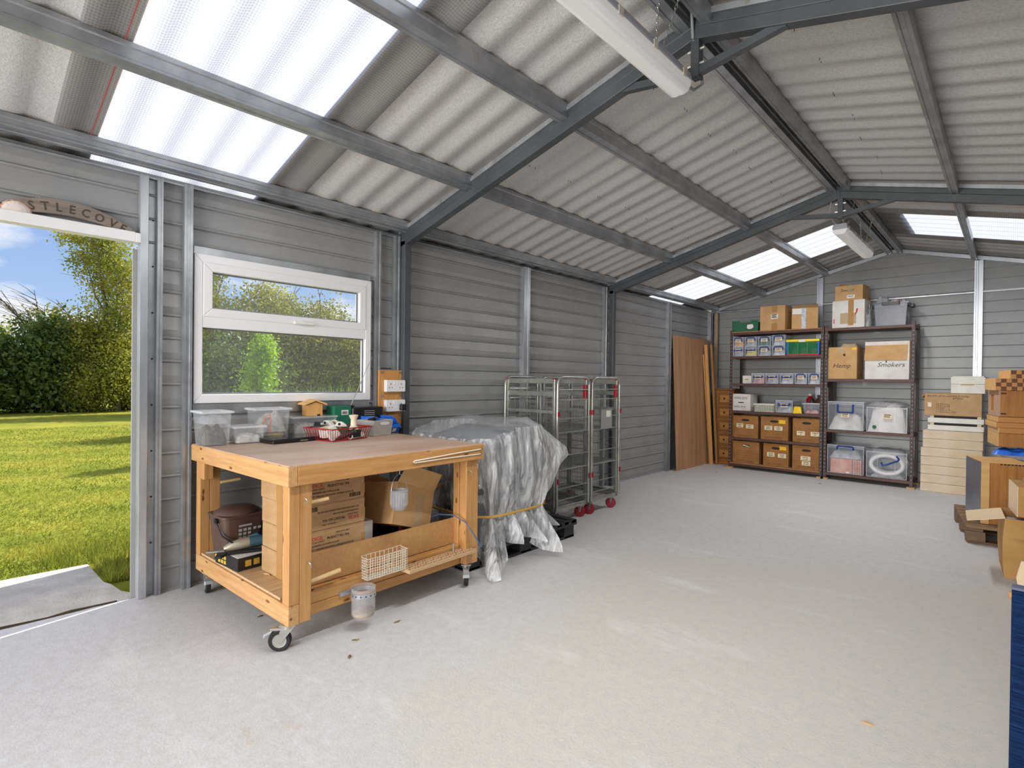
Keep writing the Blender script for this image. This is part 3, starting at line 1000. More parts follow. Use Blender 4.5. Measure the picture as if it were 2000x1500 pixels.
def lamp(y0, y1, x, z, label, tilt=0.0):
    t = thing('strip_light', label, 'ceiling lamp', (x, (y0 + y1) / 2, z), group='strip lights hung from the ridge')
    t.rotation_euler = (math.radians(tilt), 0, 0)
    L = (y1 - y0) / 2
    MB().prism([(-0.052, 0.045), (-0.062, 0.060), (-0.052, 0.098), (0.052, 0.098), (0.062, 0.060), (0.052, 0.045)], -L, L, 'y').build('housing', LBODY, t, bev=0.006)
    pr = [(-0.060, 0.058), (-0.056, 0.030), (-0.044, 0.008), (-0.02, 0.0), (0.0, 0.003), (0.02, 0.0), (0.044, 0.008), (0.056, 0.030), (0.060, 0.058)]
    MB().prism(pr, -L + 0.004, L - 0.004, 'y').build('diffuser', DIFF, t, bev=0.006, smooth=50)
    ld = bpy.data.lights.new('lamp_fill', 'AREA')  # added area lamp brightens the shed from below an unlit fitting
    ld.shape = 'RECTANGLE'
    ld.size = 0.09
    ld.size_y = 2 * L - 0.1
    ld.energy = FILL_W
    ld.color = (1.0, 0.985, 0.965)
    lo = bpy.data.objects.new('lamp_fill', ld)
    COL.objects.link(lo)
    lo.parent = t
    lo.location = (0, 0, -0.004)
    for k in range(5):
        yy = -L + 0.08 + k * (2 * L - 0.16) / 4
        for s in (-1, 1):
            MB().box(s * 0.060 - 0.004, s * 0.060 + 0.004, yy - 0.016, yy + 0.016, 0.045, 0.078).build('clip', CLIP, t)
    for yy in (-L + 0.22, L - 0.22):
        top = zs(XA) - 0.085 - z
        for s in (-1, 1):
            chain_mesh((s * 0.012, yy, 0.098), (s * 0.055 + (XA - x), yy + 0.02, top), 'chain', t)
    return t
l1 = lamp(1.17, 2.44, -1.19, 2.625, 'long white strip light hanging nearest the camera by the front portal frame')
l2 = lamp(5.60, 6.87, -1.17, 2.615, 'long white strip light hanging before the back gable')
l3 = lamp(-2.6, -1.33, -1.17, 2.62, 'unseen long white strip light added behind the camera')  # out of view, added to spread the fill along the ridge
c = MB().tube([(0.0, 0.60, 0.07), (0.03, 0.72, 0.055), (0.05, 0.77, 0.10), (0.045, 0.75, 0.20), (0.03, 0.70, 0.30), (0.04, 0.66, 0.40)], 0.0075, 7).build('cable', CABLE, l1, smooth=60)
MB().tube([(-0.02, -0.60, 0.09), (-0.05, -0.66, 0.12), (-0.07, -0.70, 0.20), (-0.05, -0.72, 0.30), (0.0, -0.70, 0.36)], 0.006, 7).build('cable', CABLE, l2, smooth=60)
# ================================================================== WORKBENCH
PINE_X = grain('pine_along_x_sunlit', lin(214, 170, 116), lin(188, 139, 86), 'x', knots=lin(120, 70, 40))  # paler tone paints the sun on the left end of the bench
PINE_Y = grain('pine_along_y', lin(206, 157, 98), lin(178, 126, 70), 'y', knots=lin(116, 66, 36))
PINE_Z = grain('pine_upright', lin(206, 158, 100), lin(180, 128, 74), 'z', knots=lin(112, 64, 36))
PLY_TOP = mat('dusty_plywood_top', lin(206, 182, 164), lin(176, 140, 116), rough=0.55, scale=3.0, stretch=(1, 0.35, 1), detail=9, bump=0.05)
PLY_SHELF = grain('shelf_plywood', lin(214, 182, 142), lin(192, 156, 114), 'y')
MDF = mat('brown_fibreboard', lin(196, 150, 98), lin(184, 138, 88), rough=0.75, scale=40)
DOWEL = grain('pale_dowel', lin(230, 198, 146), lin(212, 176, 120), 'y')
CORD = mat('white_elastic_cord', lin(238, 232, 214), rough=0.6)
HOLE = mat('drilled_hole', lin(70, 50, 34), rough=0.9)
bench = thing('workbench', 'wooden workbench on castors under the window', 'workbench', (-2.34, 1.065, 0), 2.2)
BT = 0.857
def part(name, m, x0, x1, y0, y1, z0, z1, bev=0.003, p=bench):
    return MB().box(x0, x1, y0, y1, z0, z1).build(name, m, p, bev=bev)
part('bench_top', PLY_TOP, -1.165, -0.003, 0.003, 1.245, 0.846, BT, 0.002)
part('apron', PINE_X, -1.17, 0.0, 0.0, 0.045, 0.762, 0.853)
part('apron', PINE_Y, -0.044, 0.001, 0.046, 1.25, 0.764, 0.853)
part('apron', PINE_Y, -1.17, -1.125, 0.046, 1.25, 0.762, 0.846)
part('apron', PINE_X, -1.124, -0.045, 1.205, 1.25, 0.762, 0.846)
for (x0, x1) in ((-0.088, -0.028), (-1.145, -1.085)):
    part('leg', PINE_Z, x0, x1, 0.020, 0.072, 0.217, 0.762)
    part('leg', PINE_Z, x0, x1, 0.073, 0.130, 0.126, 0.762)
    part('leg', PINE_Z, x0 - 0.05, x1 - 0.062, 1.125, 1.168, 0.126, 0.762)
    part('leg', PINE_Z, x0, x1, 1.130, 1.178, 0.126, 0.762)
    part('leg', PINE_Z, x0, x1, 1.180, 1.232, 0.217, 0.762)
part('leg_block', PINE_Z, -1.084, -1.03, 0.02, 0.072, 0.66, 0.762)
part('rail', PINE_X, -1.145, -0.028, 0.020, 0.072, 0.124, 0.216)
part('rail', PINE_X, -1.145, -0.028, 1.180, 1.232, 0.124, 0.216)
part('rail', PINE_Y, -0.125, -0.078, 0.131, 1.125, 0.176, 0.242)
part('rail', PINE_Y, -0.122, -0.072, 0.131, 1.125, 0.126, 0.175)
part('rail', PINE_Y, -1.14, -1.09, 0.131, 1.125, 0.126, 0.216)
part('lower_shelf', PLY_SHELF, -1.10, -0.128, 0.03, 1.2, 0.217, 0.229, 0.001)
part('front_panel', MDF, -0.140, -0.127, 0.10, 1.175, 0.243, 0.398, 0.001)
MB().cyl((-0.058, 0.13, 0.665), (-0.050, 0.225, 0.672), 0.009, 8).build('peg', DOWEL, bench, smooth=50)
MB().cyl((-0.058, 0.13, 0.292), (-0.046, 0.290, 0.312), 0.011, 8).build('peg', DOWEL, bench, smooth=50)
MB().cyl((-1.085, 0.13, 0.625), (-1.08, 0.24, 0.632), 0.009, 8).build('peg', DOWEL, bench, smooth=50)
MB().cyl((-0.06, 0.085, 0.745), (-0.03, 0.085, 0.735), 0.008, 8).build('peg', CORD, bench, smooth=50)
# drilled bit ledge
lg = part('drilled_ledge', PLY_SHELF, -0.07, 0.022, 0.665, 1.175, 0.205, 0.224, 0.002)
mb = MB()
for i in range(26):
    for j in range(3):
        mb.cyl((-0.052 + 0.027 * j + 0.004 * (i % 2), 0.68 + 0.019 * i, 0.2235), (-0.052 + 0.027 * j + 0.004 * (i % 2), 0.68 + 0.019 * i, 0.2246), 0.0032 + 0.001 * ((i * 7 + j) % 3), 6)
mb.build('drilled_holes', HOLE, lg, kind='stuff')
MB().cyl((-0.045, 1.045, 0.224), (-0.045, 1.045, 0.268), 0.007, 8).cyl((-0.045, 1.045, 0.268), (-0.045, 1.045, 0.276), 0.010, 6).build('bolt', STEEL, bench, smooth=40)
# hairpin of white elastic on the front apron
MB().tube([(0.006, 1.215, 0.826), (0.007, 1.05, 0.822), (0.008, 0.78, 0.811), (0.010, 0.70, 0.808), (0.010, 0.692, 0.803), (0.010, 0.70, 0.798), (0.008, 0.9, 0.799), (0.006, 1.215, 0.797)], 0.0036, 6).build('elastic_cord', CORD, bench, smooth=60)
for zz in (0.826, 0.797):
    MB().cyl((0.0, 1.218, zz), (0.012, 1.218, zz), 0.006, 8).build('screw', STEEL, bench)
def hook(x, y, z):
    pts = [(x, y, z), (x + 0.018, y, z), (x + 0.026, y + 0.004, z - 0.010), (x + 0.022, y + 0.006, z - 0.022), (x + 0.012, y + 0.004, z - 0.020)]
    MB().tube(pts, 0.0022, 5).build('hook', STEEL, bench, smooth=60)
for y, z in ((0.088, 0.70), (1.20, 0.735), (1.145, 0.70), (1.222, 0.60), (0.11, 0.40)):
    hook(-0.028, y, z)
# castors
def castor(x, y, turn, brake=True):
    c = bpy.data.objects.new('castor', None)
    COL.objects.link(c)
    c.parent = bench
    c.location = (x, y, 0)
    c.rotation_euler = (0, 0, math.radians(turn))
    MB().box(-0.035, 0.035, -0.03, 0.03, 0.118, 0.124).build('mounting_plate', STEEL, c)
    off = -0.036
    for s in (-1, 1):
        MB().prism([(off - 0.012, 0.045), (off + 0.012, 0.045), (0.028, 0.112), (-0.028, 0.112)], s * 0.017 - 0.0015, s * 0.017 + 0.0015, 'y').build('fork', STEEL, c)
    MB().cyl((0, 0, 0.104), (0, 0, 0.119), 0.026, 14).build('swivel', STEEL, c, smooth=40)
    R = Matrix.Translation((off, 0, 0.05)) @ Matrix.Rotation(math.radians(90), 4, 'X')
    MB().lathe([(0.030, -0.012), (0.044, -0.0135), (0.050, -0.008), (0.050, 0.008), (0.044, 0.0135), (0.030, 0.012)], 28, R).build('wheel', RUBBER, c, smooth=40)
    MB().lathe([(0.010, -0.0145), (0.022, -0.013), (0.031, -0.0145), (0.031, 0.0145), (0.022, 0.013), (0.010, 0.0145)], 24, R).build('hub', STEEL, c, smooth=30)
    if brake:
        MB().hexa([(off - 0.035, -0.016, 0.088), (off - 0.07, -0.02, 0.068), (off - 0.07, 0.02, 0.068), (off - 0.035, 0.016, 0.088)],
                  [(off - 0.030, -0.016, 0.100), (off - 0.066, -0.02, 0.086), (off - 0.066, 0.02, 0.086), (off - 0.030, 0.016, 0.100)]).build('brake_pedal', GALV_B, c, bev=0.002)
        MB().box(off - 0.04, 0.0, -0.014, 0.014, 0.096, 0.108).build('brake_arm', STEEL, c, bev=0.003)
castor(-0.075, 0.045, 52)
castor(-1.09, 0.062, 165)
castor(-0.060, 1.165, 137)
castor(-1.09, 1.165, 100)
# jar in a perforated strap on the lower rail, wire basket, hanging cup: carried by the bench but things of their own
JAR = mat('hazy_clear_plastic', lin(224, 222, 226), rough=0.25, alpha=0.16)
DIRT = mat('dusty_dregs', lin(140, 120, 98), lin(176, 158, 134), rough=0.95, scale=40)
j = thing('specimen_jar', 'cloudy plastic jar strapped to the bench lower rail', 'jar', (-2.362, 1.462, 0.062), 2.2)
MB().lathe([(0.046, 0.0), (0.056, 0.006), (0.059, 0.02), (0.060, 0.142), (0.062, 0.146), (0.0575, 0.146), (0.056, 0.02), (0.04, 0.008)], 28, cap=False).build('jar_body', JAR, j, smooth=50)
MB().lathe([(0.05, 0.008), (0.054, 0.012), (0.052, 0.026), (0.03, 0.034)], 20).build('dregs', DIRT, j, smooth=50)
st = MB().lathe([(0.0615, 0.108), (0.0632, 0.108), (0.0632, 0.128), (0.0615, 0.128)], 28, cap=False).build('perforated_strap', GALV_B, j, smooth=30)
MB().box(-0.075, -0.055, -0.095, -0.02, 0.108, 0.128).build('strap_end', GALV_B, j)
mb = MB()
for k in range(16):
    a = 2 * math.pi * k / 16
    mb.cyl((0.0630 * math.cos(a), 0.0630 * math.sin(a), 0.118), (0.0638 * math.cos(a), 0.0638 * math.sin(a), 0.118), 0.0038, 7)
mb.build('strap_holes', INK, st, kind='stuff')
MESHW = mat('white_mesh_plastic', lin(226, 218, 200), rough=0.5)
b = thing('mesh_basket', 'white plastic mesh basket hooked on the bench front panel', 'basket', (-2.405, 1.512, 0.228), 2.2)
def mesh_side(p, q, h0, h1, nx, nz, r=0.0016, wavy=0.0):
    p, q = Vector(p), Vector(q)
    mb = MB()
    for i in range(nx + 1):
        c = p.lerp(q, i / nx)
        mb.tube([(c.x, c.y, h0), (c.x, c.y, h1 + wavy * math.sin(i * 0.9))], r, 4)
    for k in range(nz + 1):
        z = h0 + (h1 - h0) * k / nz
        pts = [(p.lerp(q, i / nx)) + Vector((0, 0, z + wavy * 0.7 * math.sin(i * 0.9))) for i in range(nx + 1)]
        mb.tube(pts, r, 4)
    return mb
mesh_side((0.03, -0.02, 0), (0.03, 0.23, 0), 0.0, 0.105, 17, 8, wavy=0.002).build('mesh_front', MESHW, b)
mesh_side((-0.025, -0.02, 0), (-0.025, 0.23, 0), 0.0, 0.112, 9, 4, wavy=0.002).build('mesh_back', MESHW, b)
mesh_side((-0.025, -0.02, 0), (0.03, -0.02, 0), 0.0, 0.107, 4, 8).build('mesh_side', MESHW, b)
mesh_side((-0.025, 0.23, 0), (0.03, 0.23, 0), 0.0, 0.107, 4, 8).build('mesh_side', MESHW, b)
MB().box(-0.025, 0.03, -0.02, 0.23, -0.002, 0.002).build('mesh_floor', MESHW, b)
cup = thing('feeder_cup', 'small translucent ribbed cup hanging by wire under the bench front', 'cup', (-2.40, 1.697, 0.545), 0)
CUPM = mat('clouded_cup_plastic', lin(206, 206, 208), lin(150, 150, 154), rough=0.3, scale=14, stretch=(1, 1, 0.2), alpha=0.62)
MB().lathe([(0.012, 0.0), (0.030, 0.004), (0.043, 0.022), (0.046, 0.105), (0.050, 0.108), (0.050, 0.112), (0.044, 0.112), (0.041, 0.024), (0.02, 0.008)], 24, cap=False).build('cup_body', CUPM, cup, smooth=40)
mb = MB()
for k in range(20):
    a = 2 * math.pi * k / 20
    mb.box(0.045, 0.0475, -0.002, 0.002, 0.03, 0.10, Matrix.Rotation(a, 4, 'Z'))
mb.build('ribs', JAR, cup, kind='stuff')
MB().tube([(0, -0.05, 0.11)] + [(0, -0.05 * math.cos(t), 0.11 + 0.085 * math.sin(t)) for t in [math.pi * k / 8 for k in range(1, 8)]] + [(0, 0.05, 0.11)], 0.0013, 5).build('wire_handle', STEEL, cup, smooth=60)
MB().tube([(0, 0, 0.195), (0.0, 0.003, 0.21), (-0.002, 0.0, 0.222)], 0.0016, 5).build('wire_hook', STEEL, cup, smooth=60)

# ------------------------------------------------------------------ under the bench
CARD = mat('brown_cardboard', lin(186, 150, 108), lin(174, 137, 95), rough=0.85, scale=9, stretch=(1, 1, 3), bump=0.04)
CARD_L = mat('light_cardboard', lin(206, 166, 116), lin(194, 152, 102), rough=0.85, scale=7, bump=0.04)
CARD_D = mat('dark_cardboard', lin(168, 126, 80), lin(156, 114, 70), rough=0.85, scale=7)
CARD_E = mat('cardboard_inside', lin(198, 164, 122), rough=0.9)
TAPE = mat('brown_parcel_tape', lin(176, 132, 78), rough=0.3)
TAPE_C = mat('clear_parcel_tape', lin(214, 190, 150), rough=0.2, alpha=0.6)
PAPER = mat('white_paper_label', lin(236, 232, 222), rough=0.8)
PAPER_C = mat('cream_paper_label', lin(232, 216, 182), rough=0.8)
YEL = mat('yellow_card_label', lin(244, 196, 40), rough=0.7)
WCARD = mat('white_cardboard', lin(230, 226, 220), lin(214, 208, 200), rough=0.75, scale=5)

def bars(parent, x, y0, z0, w, h, seed=0, face='x'):
    r = random.Random(seed)
    mb = MB()
    y = 0.0
    while y < w:
        t = r.choice((0.0012, 0.002, 0.0032))
        if face == 'x':
            mb.box(x, x + 0.0006, y0 + y, y0 + y + t, z0, z0 + h)
        else:
            mb.box(y0 + y, y0 + y + t, x - 0.0006, x, z0, z0 + h)
        y += t + r.choice((0.0014, 0.002, 0.003))
    return mb.build('barcode', INK, parent, kind='stuff')

def carton(label, loc, dx, dy, dz, rz=0.0, m=CARD, group=None, tape=True, name='carton', tape_m=None, axis='y'):
    """closed cardboard box, origin at the middle of its bottom"""
    t = thing(name, label, 'box', loc, rz, group)
    MB().box(-dx / 2, dx / 2, -dy / 2, dy / 2, 0, dz - 0.004).build('box_body', m, t, bev=0.004)
    g = 0.002
    if axis == 'y':
        MB().box(-dx / 2, -g, -dy / 2, dy / 2, dz - 0.004, dz).build('top_flap', m, t, bev=0.001)
        MB().box(g, dx / 2, -dy / 2, dy / 2, dz - 0.004, dz).build('top_flap', m, t, bev=0.001)
        if tape:
            MB().box(-0.025, 0.025, -dy / 2 - 0.001, dy / 2 + 0.001, dz - 0.06, dz + 0.001).build('tape', tape_m or TAPE, t)
    else:
        MB().box(-dx / 2, dx / 2, -dy / 2, -g, dz - 0.004, dz).build('top_flap', m, t, bev=0.001)
        MB().box(-dx / 2, dx / 2, g, dy / 2, dz - 0.004, dz).build('top_flap', m, t, bev=0.001)
        if tape:
            MB().box(-dx / 2 - 0.001, dx / 2 + 0.001, -0.025, 0.025, dz - 0.06, dz + 0.001).build('tape', tape_m or TAPE, t)
    return t

GC = 'printed cartons stacked under the bench'
cz = [0.2295, 0.3605, 0.4915, 0.6225]
words = ['lowest carton of the stack under the bench, behind the front panel',
         'second carton up of the stack under the bench, printed the right way up',
         'third carton up of the stack under the bench, printed upside down',
         'topmost carton of the stack under the bench, tucked below the apron']
for k in range(4):
    dx_, dy_, dz_ = 0.40, 0.365, 0.130
    c = carton(words[k], (-2.712 + 0.004 * (k % 2), 1.372 - 0.006 * (k == 3), cz[k]), dx_, dy_, dz_, 2.2 + (0.8 if k == 3 else -0.6 * (k == 1)), CARD, GC, tape_m=TAPE)
    f = dx_ / 2 + 0.0002
    flip = (k == 2)
    def T(text, size, y, z, m=INK, w=1.0, bold=0.0):
        if flip:
            y, z = -y, dz_ - z
        lettering(text, size, m, c, (f, y, z), 'x', width=w, flip=flip, bold=bold)
    yl = -0.145 if flip else -0.118
    T('EXCEL', 0.025, yl, 0.086, INK_RED, 0.85, 0.0003)
    T('PRODUCT NO: 7416', 0.0185, yl + 0.082, 0.080, INK, 0.74, 0.0003)
    T('VENDOR NO : 300015', 0.0115, yl + 0.13, 0.103, INK, 0.72)
    T('CODE: LX01015', 0.013, yl, 0.072, INK, 0.75)
    T('250X382MM (10X15"APPROX) EG200', 0.0125, yl, 0.055, INK, 0.74)
    T('QTY: 1,000(2X500) CLEAR NATURAL LLDPE BAGS FOR FOOD USE', 0.0125, yl, 0.037, INK, 0.64)
    if flip:
        bars(c, f, -0.150, 0.098, 0.060, 0.022, k)
    else:
        bars(c, f, 0.090, 0.012, 0.066, 0.020, k)
    for s in (-1, 1):
        MB().box(-0.03, 0.03, s * (dy_ / 2) - 0.0012, s * (dy_ / 2) + 0.0012, 0.0, dz_).build('tape', TAPE, c)
    MB().box(dx_ / 2 - 0.03, dx_ / 2 + 0.0008, dy_ / 2 - 0.022, dy_ / 2 + 0.001, 0.02, 0.075).build('tape', TAPE, c)

t = thing('open_carton', 'tilted open cardboard box with raised flaps under the bench', 'box', (-2.70, 1.845, 0.375), rot=(math.radians(-19), math.radians(-6), math.radians(14)))
MB().bin(-0.16, 0.16, -0.165, 0.175, 0, 0.235, 0.004).build('box_body', CARD_L, t)
MB().hexa([(0.156, -0.165, 0.235), (0.16, -0.165, 0.235), (0.16, 0.175, 0.235), (0.156, 0.175, 0.235)], [(0.205, -0.16, 0.335), (0.209, -0.16, 0.335), (0.209, 0.17, 0.335), (0.205, 0.17, 0.335)]).build('flap', CARD_L, t)
MB().hexa([(-0.16, -0.165, 0.235), (-0.156, -0.165, 0.235), (-0.156, 0.175, 0.235), (-0.16, 0.175, 0.235)], [(-0.24, -0.16, 0.315), (-0.236, -0.16, 0.315), (-0.236, 0.17, 0.315), (-0.24, 0.17, 0.315)]).build('flap', CARD_L, t)
MB().hexa([(-0.15, 0.171, 0.235), (0.15, 0.171, 0.235), (0.15, 0.175, 0.235), (-0.15, 0.175, 0.235)], [(-0.15, 0.255, 0.30), (0.15, 0.255, 0.30), (0.15, 0.259, 0.30), (-0.15, 0.259, 0.30)]).build('flap', CARD_L, t)
MB().box(0.1605, 0.1612, 0.02, 0.09, 0.0, 0.20).build('tape', TAPE_C, t)
PLAS = mat('crumpled_clear_bag', lin(214, 214, 218), lin(180, 182, 188), rough=0.15, scale=18, alpha=0.4)
def crumple(name, x0, x1, y0, y1, z0, z1, m, parent=None, seed=1, n=14, rough=0.35, kind=None):
    """a lumpy heap filling a box: contents, bags, cloth"""
    r = np.random.default_rng(seed)
    gx = np.linspace(0, 1, n)
    X, Y = np.meshgrid(gx, gx, indexing='ij')
    dome = (1 - (2 * X - 1) ** 8) * (1 - (2 * Y - 1) ** 8)
    nz = sum(np.sin((X * a + Y * b) * 6.28 + p) / (1 + i * 0.5) for i, (a, b, p) in enumerate(zip(r.uniform(-2.5, 2.5, 7), r.uniform(-2.5, 2.5, 7), r.uniform(0, 6, 7))))
    nz = nz / (np.abs(nz).max() + 1e-6)
    Z = z0 + (z1 - z0) * np.clip(dome * (1 - rough * 0.5 + rough * 0.5 * nz) + r.normal(0, 0.03, X.shape) * dome, 0, 1.2)
    Z[0, :] = Z[-1, :] = Z[:, 0] = Z[:, -1] = z0
    V = [(x0 + (x1 - x0) * X[i, j], y0 + (y1 - y0) * Y[i, j], Z[i, j]) for i in range(n) for j in range(n)]
    F = [(i * n + j, (i + 1) * n + j, (i + 1) * n + j + 1, i * n + j + 1) for i in range(n - 1) for j in range(n - 1)]
    F.append(tuple([i * n for i in range(n)] + [(n - 1) * n + j for j in range(1, n)] + [i * n + n - 1 for i in range(n - 2, -1, -1)] + [j for j in range(n - 2, 0, -1)])[::-1])
    return MB().add(V, F).build(name, m, parent, smooth=60, kind=kind)
crumple('bag', -0.14, 0.14, -0.15, 0.15, 0.01, 0.245, PLAS, t, 5)
t = thing('white_carton', 'slim white box standing beside the printed cartons', 'box', (-2.66, 1.605, 0.2295), 2)
MB().box(-0.10, 0.10, -0.032, 0.032, 0, 0.245).build('box_body', WCARD, t, bev=0.004)
MB().box(0.1003, 0.1008, -0.01, 0.02, 0.05, 0.12).build('printed_panel', PAPER_C, t)
DARKC = mat('dark_clutter', lin(46, 40, 46), lin(70, 60, 66), rough=0.6, scale=18)
o = tag(crumple('dark_cloth', -3.05, -2.54, 1.66, 2.16, 0.2295, 0.345, DARKC, None, 9), 'dark crumpled cloth heap on the bench lower shelf', 'cloth')
t = thing('hand_tool', 'red handled file lying on the dark cloth under the bench', 'tool', (-2.60, 1.86, 0.352), 60)
MB().cyl((-0.02, -0.12, 0.012), (0.0, 0.06, 0.03), 0.011, 8).build('handle', mat('red_tool_grip', lin(150, 30, 44), rough=0.5), t, smooth=50)
MB().cyl((0.0, 0.06, 0.03), (0.012, 0.18, 0.042), 0.004, 6).build('blade', STEEL, t, smooth=50)
t = thing('cable_lead', 'blue test lead draped over the bench front panel', 'cable', (0, 0, 0))
LEAD = mat('blue_grey_lead', lin(78, 96, 130), rough=0.5)
MB().tube([(-2.62, 2.06, 0.39), (-2.56, 2.10, 0.425), (-2.47, 2.14, 0.43), (-2.40, 2.18, 0.39), (-2.365, 2.215, 0.32), (-2.35, 2.25, 0.255), (-2.345, 2.262, 0.235)], 0.0042, 6).build('lead', LEAD, t, smooth=60)
MB().cyl((-2.345, 2.262, 0.236), (-2.342, 2.278, 0.206), 0.006, 8).build('sleeve', BLACK, t)
MB().cyl((-2.342, 2.278, 0.206), (-2.339, 2.288, 0.188), 0.0035, 6, 0.001).build('tip', STEEL, t)
t = thing('radio_module', 'small black instrument on the dark cloth under the bench', 'device', (-2.66, 2.04, 0.338), 30)
MB().box(-0.04, 0.04, -0.05, 0.05, 0, 0.05).build('case', BLACK, t, bev=0.006)
MB().cyl((0.041, 0, 0.028), (0.046, 0, 0.028), 0.016, 14).build('dial', STEEL, t)
# brown kitchen caddy
CADDY = mat('brown_caddy_plastic', lin(92, 70, 60), lin(80, 60, 52), rough=0.42, scale=6)
t = thing('food_caddy', 'brown plastic food waste caddy with hinged lid under the bench', 'bin', (-3.20, 1.165, 0.2295), 4)
MB().rrect(-0.105, 0.105, -0.115, 0.115, 0, 0.255, 0.03, 5, 0.02).build('tub', CADDY, t, smooth=40)
MB().rrect(-0.112, 0.112, -0.122, 0.122, 0.247, 0.262, 0.032, 5).build('rim', CADDY, t, bev=0.004, smooth=40)
MB().lathe([(0.160, 0.0), (0.152, 0.012), (0.11, 0.028), (0.06, 0.033), (0.005, 0.034)], 24, Matrix.Translation((0, 0, 0.262)) @ Matrix.Diagonal((0.70, 0.76, 1, 1))).build('lid', CADDY, t, smooth=60)
for s in (-1, 1):
    MB().cyl((0.03, s * 0.117, 0.235), (0.03, s * 0.132, 0.235), 0.014, 12).build('pivot', BLACK, t, smooth=40)
MB().tube([(0.03, -0.128, 0.235), (0.095, -0.122, 0.165), (0.128, -0.08, 0.125), (0.135, 0.0, 0.118), (0.128, 0.08, 0.125), (0.095, 0.122, 0.165), (0.03, 0.128, 0.235)], 0.005, 6).build('handle', BLACK, t, smooth=60)
GREYP = mat('pale_print', lin(176, 170, 166), rough=0.7)
mb = MB()
def on_caddy(y0, y1, z0, z1):
    mb.hexa([(0.0865 + z0 * 0.078, y0, z0), (0.0875 + z0 * 0.078, y0, z0), (0.0875 + z0 * 0.078, y1, z0), (0.0865 + z0 * 0.078, y1, z0)],
            [(0.0865 + z1 * 0.078, y0, z1), (0.0875 + z1 * 0.078, y0, z1), (0.0875 + z1 * 0.078, y1, z1), (0.0865 + z1 * 0.078, y1, z1)])
on_caddy(-0.035, 0.035, 0.196, 0.206)
for i in range(3):
    for k in range(3):
        on_caddy(-0.035 + 0.025 * k, -0.018 + 0.025 * k, 0.170 - 0.022 * i, 0.184 - 0.022 * i)
for i in range(2):
    on_caddy(0.045 + 0.025 * i, 0.062 + 0.025 * i, 0.170, 0.184)
mb.build('printed_panel', GREYP, t, kind='stuff')
# dark moulded case standing open behind it
CASE = mat('charcoal_case', lin(58, 56, 58), rough=0.6)
t = thing('storage_case', 'open charcoal moulded case with pale rim leaning behind the caddy', 'case', (-3.22, 1.40, 0.232), rot=(math.radians(-16), 0, math.radians(8)))
MB().bin(-0.16, 0.16, -0.05, 0.075, 0.0, 0.33, 0.006, 0.012).build('shell', CASE, t, bev=0.006)
rimp = [(-0.165, -0.055, 0.30), (-0.165, -0.055, 0.08), (-0.15, -0.058, 0.03), (-0.11, -0.06, 0.0), (0.11, -0.06, 0.0), (0.15, -0.058, 0.03), (0.165, -0.055, 0.08), (0.165, -0.055, 0.30), (0.14, -0.055, 0.335), (-0.14, -0.055, 0.335)]
MB().tube(rimp, 0.007, 6, closed=True).build('rim', mat('grey_rubber_rim', lin(128, 130, 134), rough=0.6), t, smooth=60)
# black printed box with tool on top
BOXB = mat('black_printed_card', lin(34, 32, 34), rough=0.45)
GOLD = mat('gold_print', lin(206, 170, 70), rough=0.6)
t = thing('product_box', 'black product box with gold symbols and open top under the bench', 'box', (-3.085, 1.165, 0.2295), 6)
MB().box(-0.125, 0.125, -0.10, 0.105, 0, 0.068).build('box_body', BOXB, t, bev=0.002)
MB().box(-0.12, 0.12, -0.095, 0.10, 0.068, 0.0695).build('top_sheet', PAPER, t)
MB().box(-0.12, -0.01, -0.096, -0.03, 0.0695, 0.0705).build('printed_flash', GOLD, t)
mb = MB()
for k in range(3):
    mb.box(0.1252, 0.126, -0.06 + 0.045 * k, -0.028 + 0.045 * k, 0.018, 0.05)
for i in range(3):
    for q in range(2):
        mb.box(-0.09 + 0.032 * i, -0.066 + 0.032 * i, -0.1008, -0.1002, 0.012 + 0.024 * q, 0.030 + 0.024 * q)
mb.cyl((-0.115, -0.1008, 0.036), (-0.115, -0.1002, 0.036), 0.013, 14)
mb.build('printed_symbols', GOLD, t, kind='stuff')
TEAL = mat('teal_tool_plastic', lin(62, 92, 104), rough=0.45)
SILV = mat('silver_casting', lin(178, 170, 150), rough=0.35, metal=0.5)
t = thing('sheep_shears', 'silver and teal electric shears lying on the black product box', 'tool', (-3.06, 1.17, 0.312), 75)
MB().tube([(-0.115, 0, 0.012), (-0.08, 0, 0.022), (-0.03, 0, 0.030), (0.01, 0, 0.034)], [0.014, 0.026, 0.030, 0.028], 12).build('head', SILV, t, smooth=60)
MB().tube([(0.008, 0, 0.034), (0.06, 0, 0.036), (0.13, 0.004, 0.036)], [0.029, 0.027, 0.027], 12).build('body', TEAL, t, smooth=60)
MB().tube([(0.01, 0.03, 0.045), (0.05, 0.034, 0.052), (0.07, 0.03, 0.046)], [0.014, 0.02, 0.01], 8).build('switch_cover', mat('blue_tool_plastic', lin(70, 120, 150), rough=0.45), t, smooth=60)
MB().prism([(-0.20, -0.01), (-0.115, -0.025), (-0.10, 0.025), (-0.115, 0.03)], 0.004, 0.012, 'z').build('comb_blade', STEEL, t)
t = thing('clamp_bar', 'black ratchet clamp beside the electric shears', 'tool', (-3.03, 1.13, 0.300), 70)
MB().box(-0.12, 0.11, -0.012, 0.012, 0.0, 0.016).build('bar', BLACK, t, bev=0.003)
MB().prism([(-0.12, -0.012), (-0.07, -0.012), (-0.10, -0.06), (-0.13, -0.055)], 0.0, 0.014, 'z').build('jaw', BLACK, t, bev=0.003)
o = tag(MB().tube([(-2.83, 1.165, 0.2305), (-2.80, 1.178, 0.233), (-2.78, 1.172, 0.231)], 0.0025, 5).build('wood_splinter', DOWEL), 'wood splinter lying on the bench lower shelf', 'splinter')
